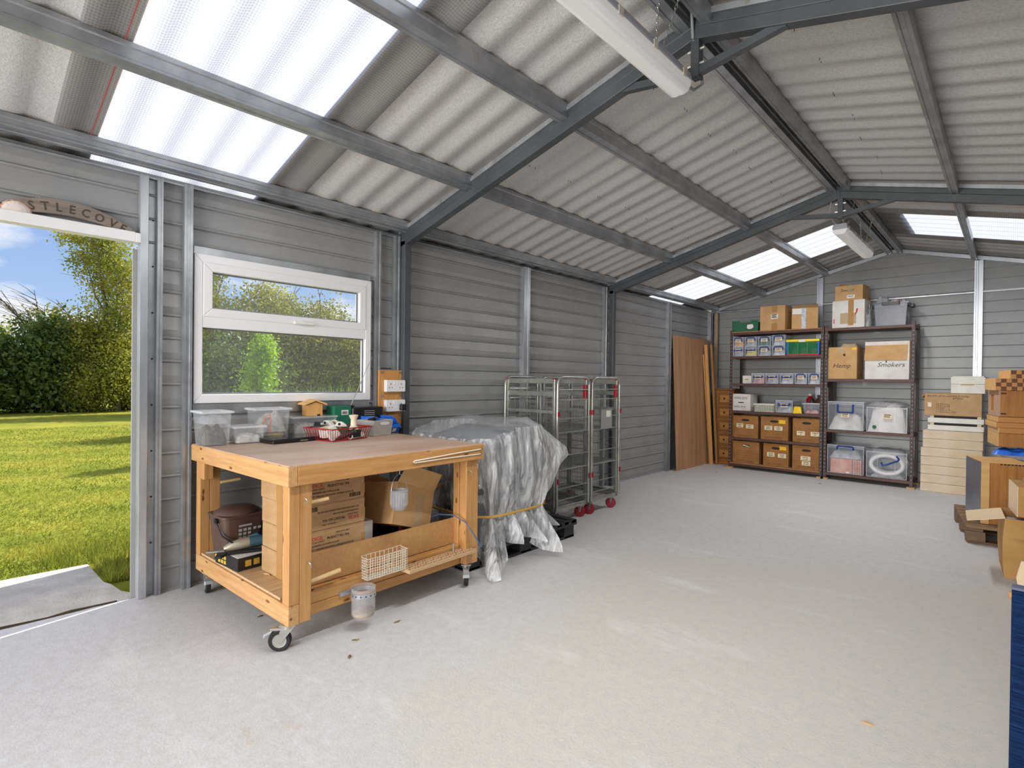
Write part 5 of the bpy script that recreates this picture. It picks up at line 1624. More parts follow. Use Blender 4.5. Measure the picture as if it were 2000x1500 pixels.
# ================================================================== WIRE TROLLEYS
CHROME = mat('dull_zinc_tube', lin(184, 186, 178), lin(158, 160, 150), rough=0.32, metal=0.7, scale=10)
REDG = mat('red_grip_plastic', lin(156, 26, 40), rough=0.45)
def trolley(label):
    t = thing('wire_trolley', label, 'trolley', (0, 0, 0), 0, group='wire trolleys by the wall')
    W, Ln, H, z0 = 0.235, 0.31, 1.285, 0.135        # half width (y), half length (x)
    def hoop(x):
        pts = [(x, -W, z0), (x, -W, H - 0.07)] + [(x, -W + 0.07 - 0.07 * math.cos(a), H - 0.07 + 0.07 * math.sin(a)) for a in [math.pi / 2 * k / 5 for k in range(1, 6)]]
        pts += [(x, W - 0.07 + 0.07 * math.sin(a), H - 0.07 + 0.07 * math.cos(a)) for a in [math.pi / 2 * k / 5 for k in range(0, 5)]] + [(x, W, H - 0.07), (x, W, z0)]
        return MB().tube(pts, 0.014, 8)
    hoop(Ln).build('end_hoop', CHROME, t, smooth=50)
    hoop(-Ln).build('end_hoop', CHROME, t, smooth=50)
    for k, z in enumerate((0.145, 0.215, 0.315, 0.475, 0.60, 0.80, 0.92, 1.085, 1.175)):
        for x in (Ln, -Ln):
            MB().tube([(x, -W, z), (x, W, z)], 0.0052, 6).build('cross_bar', CHROME, t)
    for x in (Ln - 0.035, -Ln + 0.035):
        for s in (-1, 1):
            MB().box(x - 0.012, x + 0.012, s * W - 0.012, s * W + 0.012, z0 - 0.02, 1.262).build('corner_post', CHROME, t, bev=0.002)
            MB().box(x - 0.013, x + 0.013, s * W - 0.013, s * W + 0.013, 1.262, 1.270).build('post_cap', REDG, t)
    for s in (-1, 1):
        for z, h in ((1.225, 0.045), (1.115, 0.04), (0.965, 0.028), (0.145, 0.03)):
            MB().box(-Ln + 0.04, Ln - 0.04, s * W - 0.006, s * W + 0.006, z, z + h).build('side_rail', CHROME, t, bev=0.002)
        mb = MB()
        for k in range(9):
            x = -Ln + 0.06 + 0.0625 * k
            mb.tube([(x, s * W, 0.18), (x, s * W, 1.11)], 0.0022, 4)
        for k in range(12):
            z = 0.24 + 0.075 * k
            mb.tube([(-Ln + 0.04, s * W, z), (Ln - 0.04, s * W, z)], 0.0022, 4)
        mb.build('side_mesh', CHROME, t, kind='stuff')
    for z in (0.15, 0.475, 0.80):
        sh = MB().tube([(-Ln + 0.03, -W + 0.01, z), (Ln - 0.01, -W + 0.01, z), (Ln - 0.01, W - 0.01, z), (-Ln + 0.03, W - 0.01, z)], 0.005, 6, closed=True).build('shelf_frame', CHROME, t)
        mb = MB()
        for k in range(15):
            y = -W + 0.03 + 0.0293 * k
            mb.tube([(-Ln + 0.03, y, z), (Ln - 0.01, y, z)], 0.0022, 4)
        for k in range(5):
            x = -Ln + 0.06 + 0.12 * k
            mb.tube([(x, -W + 0.01, z - 0.004), (x, W - 0.01, z - 0.004)], 0.003, 4)
        mb.build('shelf_wires', CHROME, sh, kind='stuff')
    for s in (-1, 1):
        MB().rrect(Ln - 0.045, Ln - 0.010, s * (W - 0.028) - 0.014, s * (W - 0.028) + 0.014, 1.095, 1.215, 0.006, 2).build('grip', REDG, t)
        for z in (0.36, 0.94):
            MB().box(Ln + 0.008, Ln + 0.02, s * W - 0.010, s * W + 0.010, z, z + 0.045).build('clip', REDG, t)
    MB().box(-Ln + 0.02, Ln - 0.01, -W, -W + 0.03, z0 - 0.02, z0 + 0.005).box(-Ln + 0.02, Ln - 0.01, W - 0.03, W, z0 - 0.02, z0 + 0.005).box(Ln - 0.04, Ln - 0.01, -W, W, z0 - 0.02, z0 + 0.005).box(-Ln + 0.02, -Ln + 0.05, -W, W, z0 - 0.02, z0 + 0.005).build('base_frame', CHROME, t)
    for x in (Ln - 0.06, -Ln + 0.07):
        for s in (-1, 1):
            c = MB().hexa([(x - 0.015, s * (W - 0.05) - 0.020, 0.045), (x + 0.020, s * (W - 0.05) - 0.020, 0.045), (x + 0.020, s * (W - 0.05) + 0.020, 0.045), (x - 0.015, s * (W - 0.05) + 0.020, 0.045)],
                          [(x - 0.04, s * (W - 0.05) - 0.022, 0.112), (x + 0.03, s * (W - 0.05) - 0.022, 0.112), (x + 0.03, s * (W - 0.05) + 0.022, 0.112), (x - 0.04, s * (W - 0.05) + 0.022, 0.112)]).build('castor', GALV, t, bev=0.003)
            R = Matrix.Translation((x + 0.005, s * (W - 0.05), 0.05)) @ Matrix.Rotation(math.radians(35), 4, 'Z') @ Matrix.Rotation(math.radians(90), 4, 'X')
            MB().lathe([(0.018, -0.017), (0.042, -0.018), (0.050, -0.011), (0.050, 0.011), (0.042, 0.018), (0.018, 0.017)], 24, R).build('wheel', REDG, c, smooth=40)
    return t
tr1 = trolley('wire trolley with red castors nearest the sheeted machine')
tr1.location = (-3.165, 3.875, 0)
tr2 = dup(tr1, (-3.165, 4.395, 0), None, 'wire trolley carrying a grey plate, farther from the bench')
pl = MB().box(0.318, 0.322, -0.10, 0.085, 0.80, 0.985).build('plate', mat('grey_plate', lin(150, 150, 148), rough=0.5), tr2)
MB().box(0.3222, 0.323, -0.015, 0.06, 0.91, 0.97).build('label', PAPER, pl)

# ================================================================== TIMBER BY THE LEFT WALL, DRAWERS
PLYB = grain('plywood_sheet', lin(200, 154, 118), lin(166, 120, 88), 'z', k=3.5, bump=0.05)
PLYE = mat('plywood_edge', lin(190, 150, 108), rough=0.8)
o = MB().hexa([(-3.455, 7.12, 0.0), (-3.437, 7.12, 0.0), (-3.437, 8.29, 0.0), (-3.455, 8.29, 0.0)], [(-3.525, 7.10, 1.915), (-3.507, 7.10, 1.915), (-3.507, 8.28, 1.915), (-3.525, 8.28, 1.915)]).build('plywood_sheet', PLYB, None, bev=0.001)
tag(o, 'brown plywood sheet leaning against the left wall', 'plywood')
BAT = grain('batten_timber', lin(214, 164, 98), lin(194, 142, 78), 'z')
def batten(b0, t0, w, d, label, m=BAT):
    (x0, y0), (x1, y1, z1) = b0, t0
    o = MB().hexa([(x0, y0, 0), (x0 + w, y0, 0), (x0 + w, y0 + d, 0), (x0, y0 + d, 0)], [(x1, y1, z1), (x1 + w, y1, z1), (x1 + w, y1 + d, z1), (x1, y1 + d, z1)]).build('timber_batten', m, None, bev=0.002)
    tag(o, label, 'timber', 'timber battens in the back left corner')
batten((-3.365, 8.06), (-3.468, 8.03, 1.83), 0.046, 0.022, 'wide pale batten leaning in front of the plywood edge')
batten((-3.392, 8.10), (-3.485, 8.02, 1.68), 0.018, 0.02, 'thin pale batten, shortest of the leaning timbers')
batten((-3.318, 8.16), (-3.425, 8.15, 1.84), 0.030, 0.03, 'dark narrow batten leaning nearest the chest of drawers', grain('darker_batten', lin(176, 128, 76), lin(150, 104, 58), 'z'))
batten((-3.505, 8.50), (-3.505, 8.50, 2.36), 0.050, 0.04, 'upright square timber post standing in the back corner', grain('grey_batten', lin(186, 160, 130), lin(166, 140, 112), 'z'))
t = thing('chest_of_drawers', 'narrow pine chest of five small drawers beside the shelving', 'drawers', (-3.225, 8.37, 0), 0)
PINED = grain('stained_pine', lin(168, 112, 48), lin(142, 90, 36), 'z', k=8)
PINED3 = grain('drawer_panel_pine', lin(192, 136, 64), lin(166, 112, 50), 'x', k=8)
PINED2 = grain('stained_pine_drawer', lin(150, 98, 42), lin(126, 80, 32), 'x', k=8)
MB().box(-0.135, 0.135, -0.115, 0.115, 0.05, 1.135).build('carcass', PINED, t, bev=0.003)
MB().box(-0.155, 0.155, -0.135, 0.125, 1.135, 1.165).build('chest_top', PINED2, t, bev=0.008)
MB().box(-0.15, 0.15, -0.13, 0.12, 0.0, 0.05).build('plinth', PINED, t, bev=0.006)
for k in range(5):
    z = 0.085 + 0.21 * k
    d = MB().box(-0.098, 0.098, -0.127, -0.115, z, z + 0.17).build('drawer', PINED2, t, bev=0.003)
    MB().box(-0.07, 0.07, -0.134, -0.127, z + 0.03, z + 0.14).build('drawer_panel', PINED3, d, bev=0.004)
    MB().lathe([(0.009, 0.0), (0.014, 0.006), (0.013, 0.012), (0.004, 0.015)], 12, Matrix.Translation((0.0, -0.134, z + 0.088)) @ Matrix.Rotation(math.radians(90), 4, 'X')).cyl((0, -0.145, z + 0.085), (0, -0.143, z + 0.062), 0.004, 6).build('handle', INK, d, smooth=50)

# ================================================================== SHELVING
RUSTY = mat('brown_enamel_steel', lin(94, 62, 54), lin(78, 50, 44), rough=0.5, scale=10)
DEX = mat('slotted_angle', lin(66, 46, 44), lin(54, 38, 36), rough=0.5, scale=10)
SLOT = mat('slot_light_grey', lin(150, 142, 138), rough=0.8)  # pale tone painted for the lit wall seen through the slots
CHIP = mat('chipboard_shelf', lin(176, 128, 86), lin(160, 112, 72), rough=0.8, scale=40)
def shelving(label, x0, x1, levels, y0=8.0, y1=8.44, top=2.02, pale=()):
    t = thing('shelving_unit', label, 'shelving', (0, 0, 0), 0, group='brown slotted steel shelving units')
    a = 0.036
    for (x, sx) in ((x0, 1), (x1, -1)):
        for (y, sy) in ((y0, 1), (y1, -1)):
            zt = top
            p = MB().prism([(x, y), (x + sx * a, y), (x + sx * a, y + sy * 0.003), (x + sx * 0.003, y + sy * 0.003), (x + sx * 0.003, y + sy * a), (x, y + sy * a)], 0.022, zt, 'z').build('upright', DEX, t)
            mb = MB()
            k = 0
            while 0.05 + 0.05 * k < zt - 0.02:
                z = 0.05 + 0.05 * k
                ys = y - 0.0006 if sy > 0 else y + 0.0006
                mb.box(x + sx * a * 0.35, x + sx * a * 0.62, min(ys, y), max(ys, y), z, z + 0.016)
                k += 1
            mb.build('slots', SLOT, p, kind='stuff')
            MB().box(x - 0.02 if sx > 0 else x - 0.06, x + 0.06 if sx > 0 else x + 0.02, y - 0.03, y + 0.05 if sy > 0 else y + 0.03, 0, 0.021).build('wood_shim', PLYE, t)
    for z in levels:
        s = MB().box(x0 + 0.004, x1 - 0.004, y0 - 0.002, y1 + 0.002, z - 0.034, z).build('shelf', RUSTY, t, bev=0.002)
        if z in pale:
            MB().box(x0 + 0.02, x1 - 0.02, y0 - 0.014, y1, z, z + 0.012).build('board', CHIP, s, bev=0.001)
    return t
LL = (0.075, 0.455, 0.845, 1.245, 1.64, 1.985)
LRR = (0.09, 0.655, 1.318, 1.982)
shelving('brown slotted steel shelving with six shelves of small boxes', -3.060, -1.832, LL, pale=(0.075, 1.985))
shelving('brown slotted steel shelving with four shelves of large boxes', -1.822, -0.862, LRR)
SY = 8.03           # front line of the things on the shelves

def writing(txt, t, x, y, z, size, m=PEN, shear=0.3, width=1.0, bold=0.0):
    return lettering(txt, size, m, t, (x, y, z), '-y', shear=shear, width=width, bold=bold, name='handwriting')
def sticker(t, x0, x1, y, z0, z1, m=PAPER, name='label', lines=0):
    s = MB().box(x0, x1, y - 0.0012, y, z0, z1).build(name, m, t)
    if lines:
        mb = MB()
        for k in range(lines):
            zz = z1 - (z1 - z0) * (k + 0.8) / (lines + 0.6)
            mb.box(x0 + 0.12 * (x1 - x0), x1 - 0.15 * (x1 - x0) - 0.1 * (k % 2) * (x1 - x0), y - 0.0018, y - 0.0012, zz, zz + (z1 - z0) * 0.16)
        mb.build('print', INK, s, kind='stuff')
    return s

# ---- archive boxes on the two lowest shelves of the left unit
ARCH = mat('archive_box_card', lin(166, 116, 66), lin(152, 104, 56), rough=0.85, scale=6)
def archive(label, x0, x1, z, h, words, note=None, dy=0.0, hole_paper=False, scuff=None):
    cx = (x0 + x1) / 2
    w = (x1 - x0) / 2
    t = thing('archive_box', label, 'box', (cx, SY + 0.19 + dy, z), 0, group='brown archive boxes on the left shelving')
    MB().bin(-w, w, -0.18, 0.18, 0, h, 0.005).build('box_body', ARCH, t)
    MB().box(-w + 0.006, w - 0.006, -0.17, 0.17, 0.005, h - 0.03).build('contents', CARD_D, t)
    hp = [(0.042 * math.cos(a) + (0.015 if math.cos(a) > 0 else -0.015), h * 0.80 + 0.016 * math.sin(a)) for a in [2 * math.pi * k / 14 for k in range(14)]]
    MB().prism(hp, -0.1808, -0.1795, 'y').build('hand_hole', INK, t)
    if hole_paper:
        MB().hexa([(-0.05, -0.182, h * 0.80), (0.04, -0.182, h * 0.76), (0.04, -0.181, h * 0.76), (-0.05, -0.181, h * 0.80)], [(-0.03, -0.182, h * 0.84), (0.05, -0.182, h * 0.78), (0.05, -0.181, h * 0.78), (-0.03, -0.181, h * 0.84)]).build('paper_slip', PAPER, t)
    mb = MB()
    for k in range(5):
        zz = h * (0.14 + 0.105 * k)
        mb.box(-w + 0.02, w - 0.02, -0.1806, -0.18, zz, zz + 0.0015)
    for q in range(3):
        mb.box(-w + 0.05, w - 0.07, -0.1806, -0.18, h * (0.055 + 0.03 * q), h * (0.055 + 0.03 * q) + 0.002)
    for s in (-1, 1):
        mb.box(s * (w - 0.02) - 0.001, s * (w - 0.02) + 0.001, -0.1806, -0.18, h * 0.14, h * 0.66)
    mb.build('printed_lines', INK, t, kind='stuff')
    for (lx, lz, tx, ww) in words:
        s = MB().box(lx, lx + ww, -0.182, -0.1807, h * lz, h * lz + 0.058).build('label', PAPER_C, t)
        a_, b_ = tx.split('|')
        lettering(a_, 0.021, INK, s, (lx + ww / 2, -0.1823, h * lz + 0.034), '-y', align='CENTER', width=0.72, bold=0.0004, name='print')
        lettering(b_, 0.021, INK, s, (lx + ww / 2, -0.1823, h * lz + 0.010), '-y', align='CENTER', width=0.72, bold=0.0004, name='print')
    if note:
        MB().box(note[0], note[0] + 0.085, -0.183, -0.181, h * note[1], h * note[1] + 0.05).build('note', YEL, t)
    return t
archive('archive box labelled rubber small, upper row beside the drawers', -3.015, -2.665, 0.456, 0.32, [(-0.125, 0.46, 'RUBBER X|X SMALL', 0.095), (0.01, 0.43, 'RUBBER X|SMALL', 0.105)])
archive('archive box labelled rubber medium and large, upper middle', -2.625, -2.265, 0.456, 0.325, [(-0.13, 0.42, 'RUBBER I|MEDIUM', 0.105), (0.0, 0.42, 'RUBBER II|LARGE', 0.11)], note=(0.06, 0.72))
archive('archive box labelled rubber extra large, upper right', -2.205, -1.862, 0.456, 0.325, [(-0.12, 0.28, 'RUBBER II|XL', 0.10), (0.05, 0.28, 'RUBBER III|XXL', 0.11)])
archive('archive box with a torn label, lower row beside the drawers', -3.012, -2.645, 0.088, 0.315, [], hole_paper=True)
archive('archive box labelled leather medium and large, lower middle', -2.585, -2.255, 0.088, 0.315, [(-0.115, 0.42, 'LEATHER|MEDIUM', 0.10), (0.03, 0.40, 'LEATHER|LARGE', 0.105)], note=(0.05, 0.74))
archive('archive box labelled leather extra large, lower right', -2.205, -1.857, 0.088, 0.322, [(-0.07, 0.38, 'LEATHER|X LARGE', 0.12), (-0.055, 0.17, 'LEATHER|XX LARGE', 0.105)])

# ---- clear boxes with blue handles
BLUEH = mat('blue_handle_plastic', lin(36, 66, 150), rough=0.4)
CB = mat('clear_box_wall', lin(228, 234, 244), rough=0.15, alpha=0.09)
CBL = mat('clear_box_lid', lin(234, 240, 250), rough=0.15, alpha=0.42)
def stuff_mat(name, a, b_, s=14):
    return mat(name, lin(*a), lin(*b_), rough=0.8, scale=s, detail=6)
def clearbox(label, x0, x1, z, h, cont, depth=0.24, handle='up', card=True, group=None, rz=0, dy=0.0, fill=0.7, open_top=False, wide=None, card_at=0.45):
    cx, w = (x0 + x1) / 2, (x1 - x0) / 2
    t = thing('storage_box', label, 'box', (cx, SY + depth / 2 + dy, z), rz, group)
    d = depth / 2
    MB().bin(-w + 0.003, w - 0.003, -d, d, 0, h - 0.012, 0.003, 0.006 if h < 0.25 else 0.010).build('box_body', CB, t, bev=0.003)
    if not open_top:
        MB().box(-w, w, -d - 0.003, d, h - 0.016, h).build('lid', CBL, t, bev=0.003)
    mb = MB()
    for s in (-1, 1):
        mb.box(s * w * 0.42 - 0.0015, s * w * 0.42 + 0.0015, -d - 0.001, -d + 0.004, 0.01, h - 0.02)
        mb.box(s * (w - 0.008) - 0.003, s * (w - 0.008) + 0.003, -d - 0.001, -d + 0.004, 0.004, h - 0.02)
    mb.box(-w + 0.004, w - 0.004, -d - 0.003, -d + 0.004, h - 0.034, h - 0.028)
    mb.box(-w + 0.008, w - 0.008, -d - 0.001, -d + 0.004, 0.002, 0.008)
    mb.build('moulded_ribs', CBL, t)
    if cont is not None:
        crumple('contents', -w + 0.014, w - 0.014, -d + 0.014, d - 0.02, 0.005, h * fill, cont, t, int(abs(x0 * 977 + z * 131)) % 1000, n=10, rough=0.25)
    hw = min(0.055, w * 0.62) if wide is None else wide
    r = 0.0065 if h < 0.25 else 0.011
    if handle == 'up':
        pts = [(-hw, -d - 0.006, h - 0.055), (-hw, -d - 0.010, h - 0.022), (-hw + 0.012, -d - 0.011, h - 0.013), (hw - 0.012, -d - 0.011, h - 0.013), (hw, -d - 0.010, h - 0.022), (hw, -d - 0.006, h - 0.055)]
    elif handle == 'down':
        q = h * 0.36
        pts = [(-hw, -d - 0.006, h - 0.035), (-hw, -d - 0.009, h - q), (-hw - 0.006, -d - 0.010, h - q - 0.006), (hw + 0.006, -d - 0.010, h - q - 0.006), (hw, -d - 0.009, h - q), (hw, -d - 0.006, h - 0.035)]
    elif handle == 'slant':
        pts = [(-0.05, -d - 0.006, h - 0.15), (-0.04, -d - 0.012, h - 0.185), (0.0, -d - 0.013, h - 0.178), (0.12, -d - 0.013, h - 0.115), (0.13, -d - 0.010, h - 0.10), (0.105, -d - 0.006, h - 0.06)]
    if handle:
        MB().tube(pts, r, 6).build('handle', BLUEH, t, smooth=60)
    if card:
        cw = min(0.045, w * 0.5)
        sticker(t, -cw, cw, -d - 0.002, h * card_at, h * card_at + min(0.05, h * 0.28), PAPER_C, lines=2)
    return t
C_OR = stuff_mat('orange_contents', (214, 150, 90), (236, 196, 140))
C_GR = stuff_mat('grey_contents', (150, 153, 160), (196, 198, 204))
C_DG = stuff_mat('dark_green_contents', (40, 92, 72), (90, 120, 104))
C_WH = stuff_mat('white_contents', (226, 226, 228), (176, 178, 186))
C_YE = stuff_mat('yellow_contents', (216, 200, 60), (236, 224, 110))
C_PK = stuff_mat('pink_contents', (196, 110, 110), (216, 180, 170))
C_PB = mat('honeycomb_boxes', lin(224, 178, 158), lin(204, 132, 120), rough=0.8, scale=8)
GB = 'small clear boxes with blue handles'
rows = [(-3.036, -2.876, 'leftmost'), (-2.866, -2.690, 'second'), (-2.682, -2.500, 'third'), (-2.492, -2.310, 'rightmost')]
low = [(C_GR, 'down', 'grey parts'), (C_YE, 'down', 'bright yellow contents'), (C_GR, 'up', 'grey parts and a cream card'), (C_WH, 'up', 'white plastic bags')]
hi = [(C_OR, 'up', 'orange parts'), (C_GR, 'up', 'grey parts'), (C_DG, 'up', 'dark green parts'), (C_WH, 'up', 'crumpled white bags')]
for k, (x0, x1, nm) in enumerate(rows):
    clearbox('clear box of %s, %s in the stack lower row' % (low[k][2], nm), x0, x1, 1.641, 0.140, low[k][0], handle=low[k][1], group=GB)
    clearbox('clear box of %s, %s in the stack upper row' % (hi[k][2], nm), x0, x1, 1.782, 0.140 if k < 3 else 0.148, hi[k][0], handle=hi[k][1], group=GB)
for k, (x0, x1, c_, hd, nm) in enumerate(((-2.764, -2.580, C_PK, 'down', 'pink parts, next to the small white box'), (-2.572, -2.392, C_GR, 'down', 'grey parts and pale cards, second of five'),
                                          (-2.384, -2.200, C_WH, 'down', 'pale parts, middle one of the row of five'), (-2.192, -2.032, C_GR, 'up', 'grey parts and a square card, fourth of five'), (-2.024, -1.872, C_WH, 'up', 'white parts, last of five by the post'))):
    clearbox('clear blue handled box of %s' % nm, x0, x1, 1.246, 0.148, c_, handle=hd, group=GB)
t = thing('small_white_box', 'small plain white card box beside five clear boxes', 'box', (-2.828, SY + 0.10, 1.246))
MB().box(-0.060, 0.060, -0.09, 0.09, 0, 0.112).build('box_body', WCARD, t, bev=0.002)
MB().box(-0.061, 0.061, -0.091, 0.091, 0.082, 0.1135).build('lid', WCARD, t, bev=0.002)
sticker(t, -0.035, 0.035, -0.0905, 0.04, 0.072, PAPER_C, lines=2)
# ---- folding crate
t = thing('folding_crate', 'folding crate with green, blue, yellow and red panels', 'crate', (-2.096, SY + 0.15, 1.641))
CG = mat('green_crate_plastic', lin(16, 132, 74), rough=0.45)
CBU = mat('blue_crate_plastic', lin(24, 100, 180), rough=0.45)
CY = mat('yellow_crate_plastic', lin(246, 220, 40), rough=0.45)
CR = mat('red_crate_plastic', lin(200, 30, 50), rough=0.45)
def lattice(x0, x1, z0, z1, y, nx, nz, bar, th=0.006):
    mb = MB()
    for i in range(nx + 1):
        x = x0 + (x1 - x0) * i / nx
        mb.box(x - bar / 2, x + bar / 2, y, y + th, z0, z1)
    for k in range(nz + 1):
        z = z0 + (z1 - z0) * k / nz
        mb.box(x0, x1, y, y + th, z - bar / 2, z + bar / 2)
    return mb
for i in range(3):
    a0 = -0.178 + 0.119 * i
    lattice(a0 + 0.004, a0 + 0.113, 0.022, 0.175, -0.15, 8, 9, 0.006).build('front_lattice', CG, t)
    MB().box(a0 - 0.004, a0 + 0.006, -0.153, -0.142, 0.015, 0.18).build('stile', CG, t)
lattice(-0.178, 0.178, 0.022, 0.175, 0.14, 16, 8, 0.008).build('back_lattice', CG, t)
for s in (-1, 1):
    MB().box(s * 0.192 - 0.012, s * 0.192 + 0.012, -0.15, 0.15, 0.015, 0.19).build('end_panel', CBU, t, bev=0.003)
MB().box(-0.205, 0.205, -0.155, -0.140, 0.185, 0.215).box(-0.205, 0.205, 0.14, 0.155, 0.185, 0.215).box(-0.205, -0.19, -0.14, 0.14, 0.185, 0.215).box(0.19, 0.205, -0.14, 0.14, 0.185, 0.215).build('top_rim', CY, t)
MB().box(-0.20, 0.20, -0.152, 0.152, 0.0, 0.016).build('crate_floor', CR, t)
MB().rrect(-0.045, 0.035, -0.168, -0.155, 0.178, 0.208, 0.005, 3).build('handle', WHITE, t)
for q in (-0.11, 0.0, 0.12):
    MB().lathe([(0.04, 0.0), (0.045, 0.05), (0.03, 0.08), (0.005, 0.09)], 12, Matrix.Translation((q, -0.05, 0.017))).build('contents', C_WH, t, smooth=50)
# ---- fourth shelf
t = thing('glove_box', 'white card box with handwriting on the fourth shelf', 'box', (-2.897, SY + 0.15, 0.846), -3)
MB().box(-0.128, 0.128, -0.13, 0.13, 0, 0.243).build('box_body', WCARD, t, bev=0.003)
MB().box(-0.128, 0.0, -0.13, 0.13, 0.243, 0.246).build('top_flap', WCARD, t)
writing('XXXS-XXS', t, -0.115, -0.1308, 0.17, 0.050, width=0.82)
writing('Leather Gloves', t, -0.115, -0.1308, 0.05, 0.040, width=0.72)
MB().box(-0.045, 0.035, -0.1312, -0.1304, 0.112, 0.126).build('scribble', INK, t)
IVORY = mat('ivory_basket_plastic', lin(228, 224, 208), rough=0.45)
BASKF = mat('basket_dark_fill', lin(96, 92, 88), rough=0.9)
t = thing('plastic_basket', 'small ivory lattice basket on the fourth shelf', 'basket', (-2.585, SY + 0.11, 0.846))
lattice(-0.128, 0.128, 0.008, 0.095, -0.105, 11, 5, 0.008, 0.004).build('front_lattice', IVORY, t)
lattice(-0.128, 0.128, 0.008, 0.095, 0.10, 11, 5, 0.008, 0.004).build('back_lattice', IVORY, t)
for s in (-1, 1):
    MB().box(s * 0.130 - 0.003, s * 0.130 + 0.003, -0.105, 0.105, 0.0, 0.10).build('end_panel', IVORY, t)
MB().box(-0.14, 0.14, -0.115, -0.10, 0.098, 0.112).box(-0.14, 0.14, 0.10, 0.115, 0.098, 0.112).box(-0.14, -0.125, -0.10, 0.10, 0.098, 0.112).box(0.125, 0.14, -0.10, 0.10, 0.098, 0.112).build('rim', IVORY, t)
MB().box(-0.13, 0.13, -0.105, 0.105, 0, 0.005).build('basket_floor', IVORY, t)
crumple('filling', -0.12, 0.12, -0.098, 0.095, 0.006, 0.09, BASKF, t, 33, n=9, rough=0.2)  # grey heap added inside so the lattice holes look dark
clearbox('wide lidded clear box with dark blue handle on the fourth shelf', -2.430, -2.205, 0.846, 0.172, C_GR, depth=0.33, handle='down', card=True, fill=0.6, wide=0.07)
t = thing('yellow_packet', 'bright yellow spotted packet on the fourth shelf edge', 'packet', (-2.142, SY - 0.025, 0.846))
crumple('packet_body', -0.055, 0.055, -0.012, 0.03, 0.0, 0.10, mat('yellow_packet_film', lin(246, 200, 20), lin(60, 50, 20), rough=0.4, scale=38, lo=0.60, hi=0.68), t, 31, n=10)
t = thing('open_tub', 'low open clear tub with bits at the end of the fourth shelf', 'tub', (-1.975, SY + 0.10, 0.846))
MB().bin(-0.108, 0.108, -0.10, 0.10, 0, 0.142, 0.003, 0.014).build('tub_body', CB, t, bev=0.003)
MB().box(-0.114, 0.114, -0.106, -0.098, 0.132, 0.142).box(-0.114, 0.114, 0.098, 0.106, 0.132, 0.142).box(-0.114, -0.106, -0.1, 0.1, 0.132, 0.142).box(0.106, 0.114, -0.1, 0.1, 0.132, 0.142).build('rim', CBL, t)
crumple('bits', -0.085, 0.085, -0.08, 0.08, 0.005, 0.06, C_PK, t, 44, n=10, rough=0.6)
def bottle(label, x, y, z, r, h, m, cap, neck=0.4):
    t = thing('bottle', label, 'bottle', (x, y, z), 0, group='bottles at the end of the fourth shelf')
    MB().lathe([(r * 0.9, 0), (r, 0.006), (r, h * 0.72), (r * neck, h * 0.86), (r * neck, h * 0.9)], 16).build('bottle_body', m, t, smooth=50)
    MB().lathe([(r * neck * 1.25, h * 0.9), (r * neck * 1.25, h), (r * neck, h * 1.01)], 14).build('cap', cap, t, smooth=50)
BRED = mat('red_bottle', lin(178, 24, 38), rough=0.3)
BDK = mat('dark_bottle', lin(60, 56, 66), rough=0.3)
bottle('red bottle with white cap behind the open tub', -2.075, 8.36, 0.846, 0.048, 0.265, BRED, WHITE)
bottle('short dark bottle in front of the red one', -2.035, 8.27, 0.846, 0.034, 0.20, BDK, BLACK)
bottle('brown glass bottle nearest the shelving post', -1.965, 8.36, 0.846, 0.042, 0.25, mat('brown_glass', lin(98, 72, 52), rough=0.2), BLACK)

# ---- top of the left unit
t = thing('green_crate', 'flat dark green plastic tray with white label on the top shelf', 'crate', (-2.868, SY + 0.15, 1.999))
GCR = mat('dark_green_crate', lin(34, 104, 70), lin(28, 92, 60), rough=0.5, scale=9)
MB().bin(-0.185, 0.185, -0.14, 0.14, 0, 0.135, 0.008).build('crate_body', GCR, t, bev=0.004)
for s in (-1, 1):
    MB().box(s * 0.13 - 0.055, s * 0.13 + 0.055, -0.142, -0.132, 0.135, 0.165).build('end_lug', GCR, t, bev=0.004)
for k in range(4):
    MB().box(-0.185, 0.185, -0.1425, -0.14, 0.022 + 0.03 * k, 0.028 + 0.03 * k).build('rib', GCR, t)
MB().prism([(0.03, 0.05), (0.055, 0.035), (0.10, 0.04), (0.125, 0.065), (0.11, 0.105), (0.035, 0.10)], -0.1438, -0.1428, 'y').build('label', PAPER, t)
c = carton('square brown carton with small address label on the top shelf', (-2.482, SY + 0.165, 1.999), 0.335, 0.33, 0.345, -2, CARD_L, tape=False)
sticker(c, -0.02, 0.075, -0.166, 0.16, 0.225, PAPER, lines=3)
MB().box(-0.008, 0.065, -0.1665, -0.1652, 0.0, 0.10).build('tape', TAPE, c)
MB().box(-0.008, 0.065, -0.1665, -0.1652, 0.25, 0.345).build('tape', TAPE, c)
c = carton('brown carton with printed tape and loose flap by the gable post', (-2.115, SY + 0.165, 1.999), 0.315, 0.33, 0.285, 14, CARD_L, tape=False)
sticker(c, -0.15, -0.04, -0.166, 0.20, 0.275, PAPER, lines=0)
sticker(c, -0.04, 0.015, -0.1665, 0.0, 0.28, mat('printed_tape', lin(226, 224, 222), lin(150, 170, 190), rough=0.5, scale=30), 'tape')
MB().hexa([(-0.157, -0.165, 0.285), (0.157, -0.165, 0.285), (0.157, -0.162, 0.285), (-0.157, -0.162, 0.285)], [(-0.12, -0.03, 0.345), (0.157, -0.03, 0.345), (0.157, -0.027, 0.345), (-0.12, -0.027, 0.345)]).build('flap', CARD_L, c)
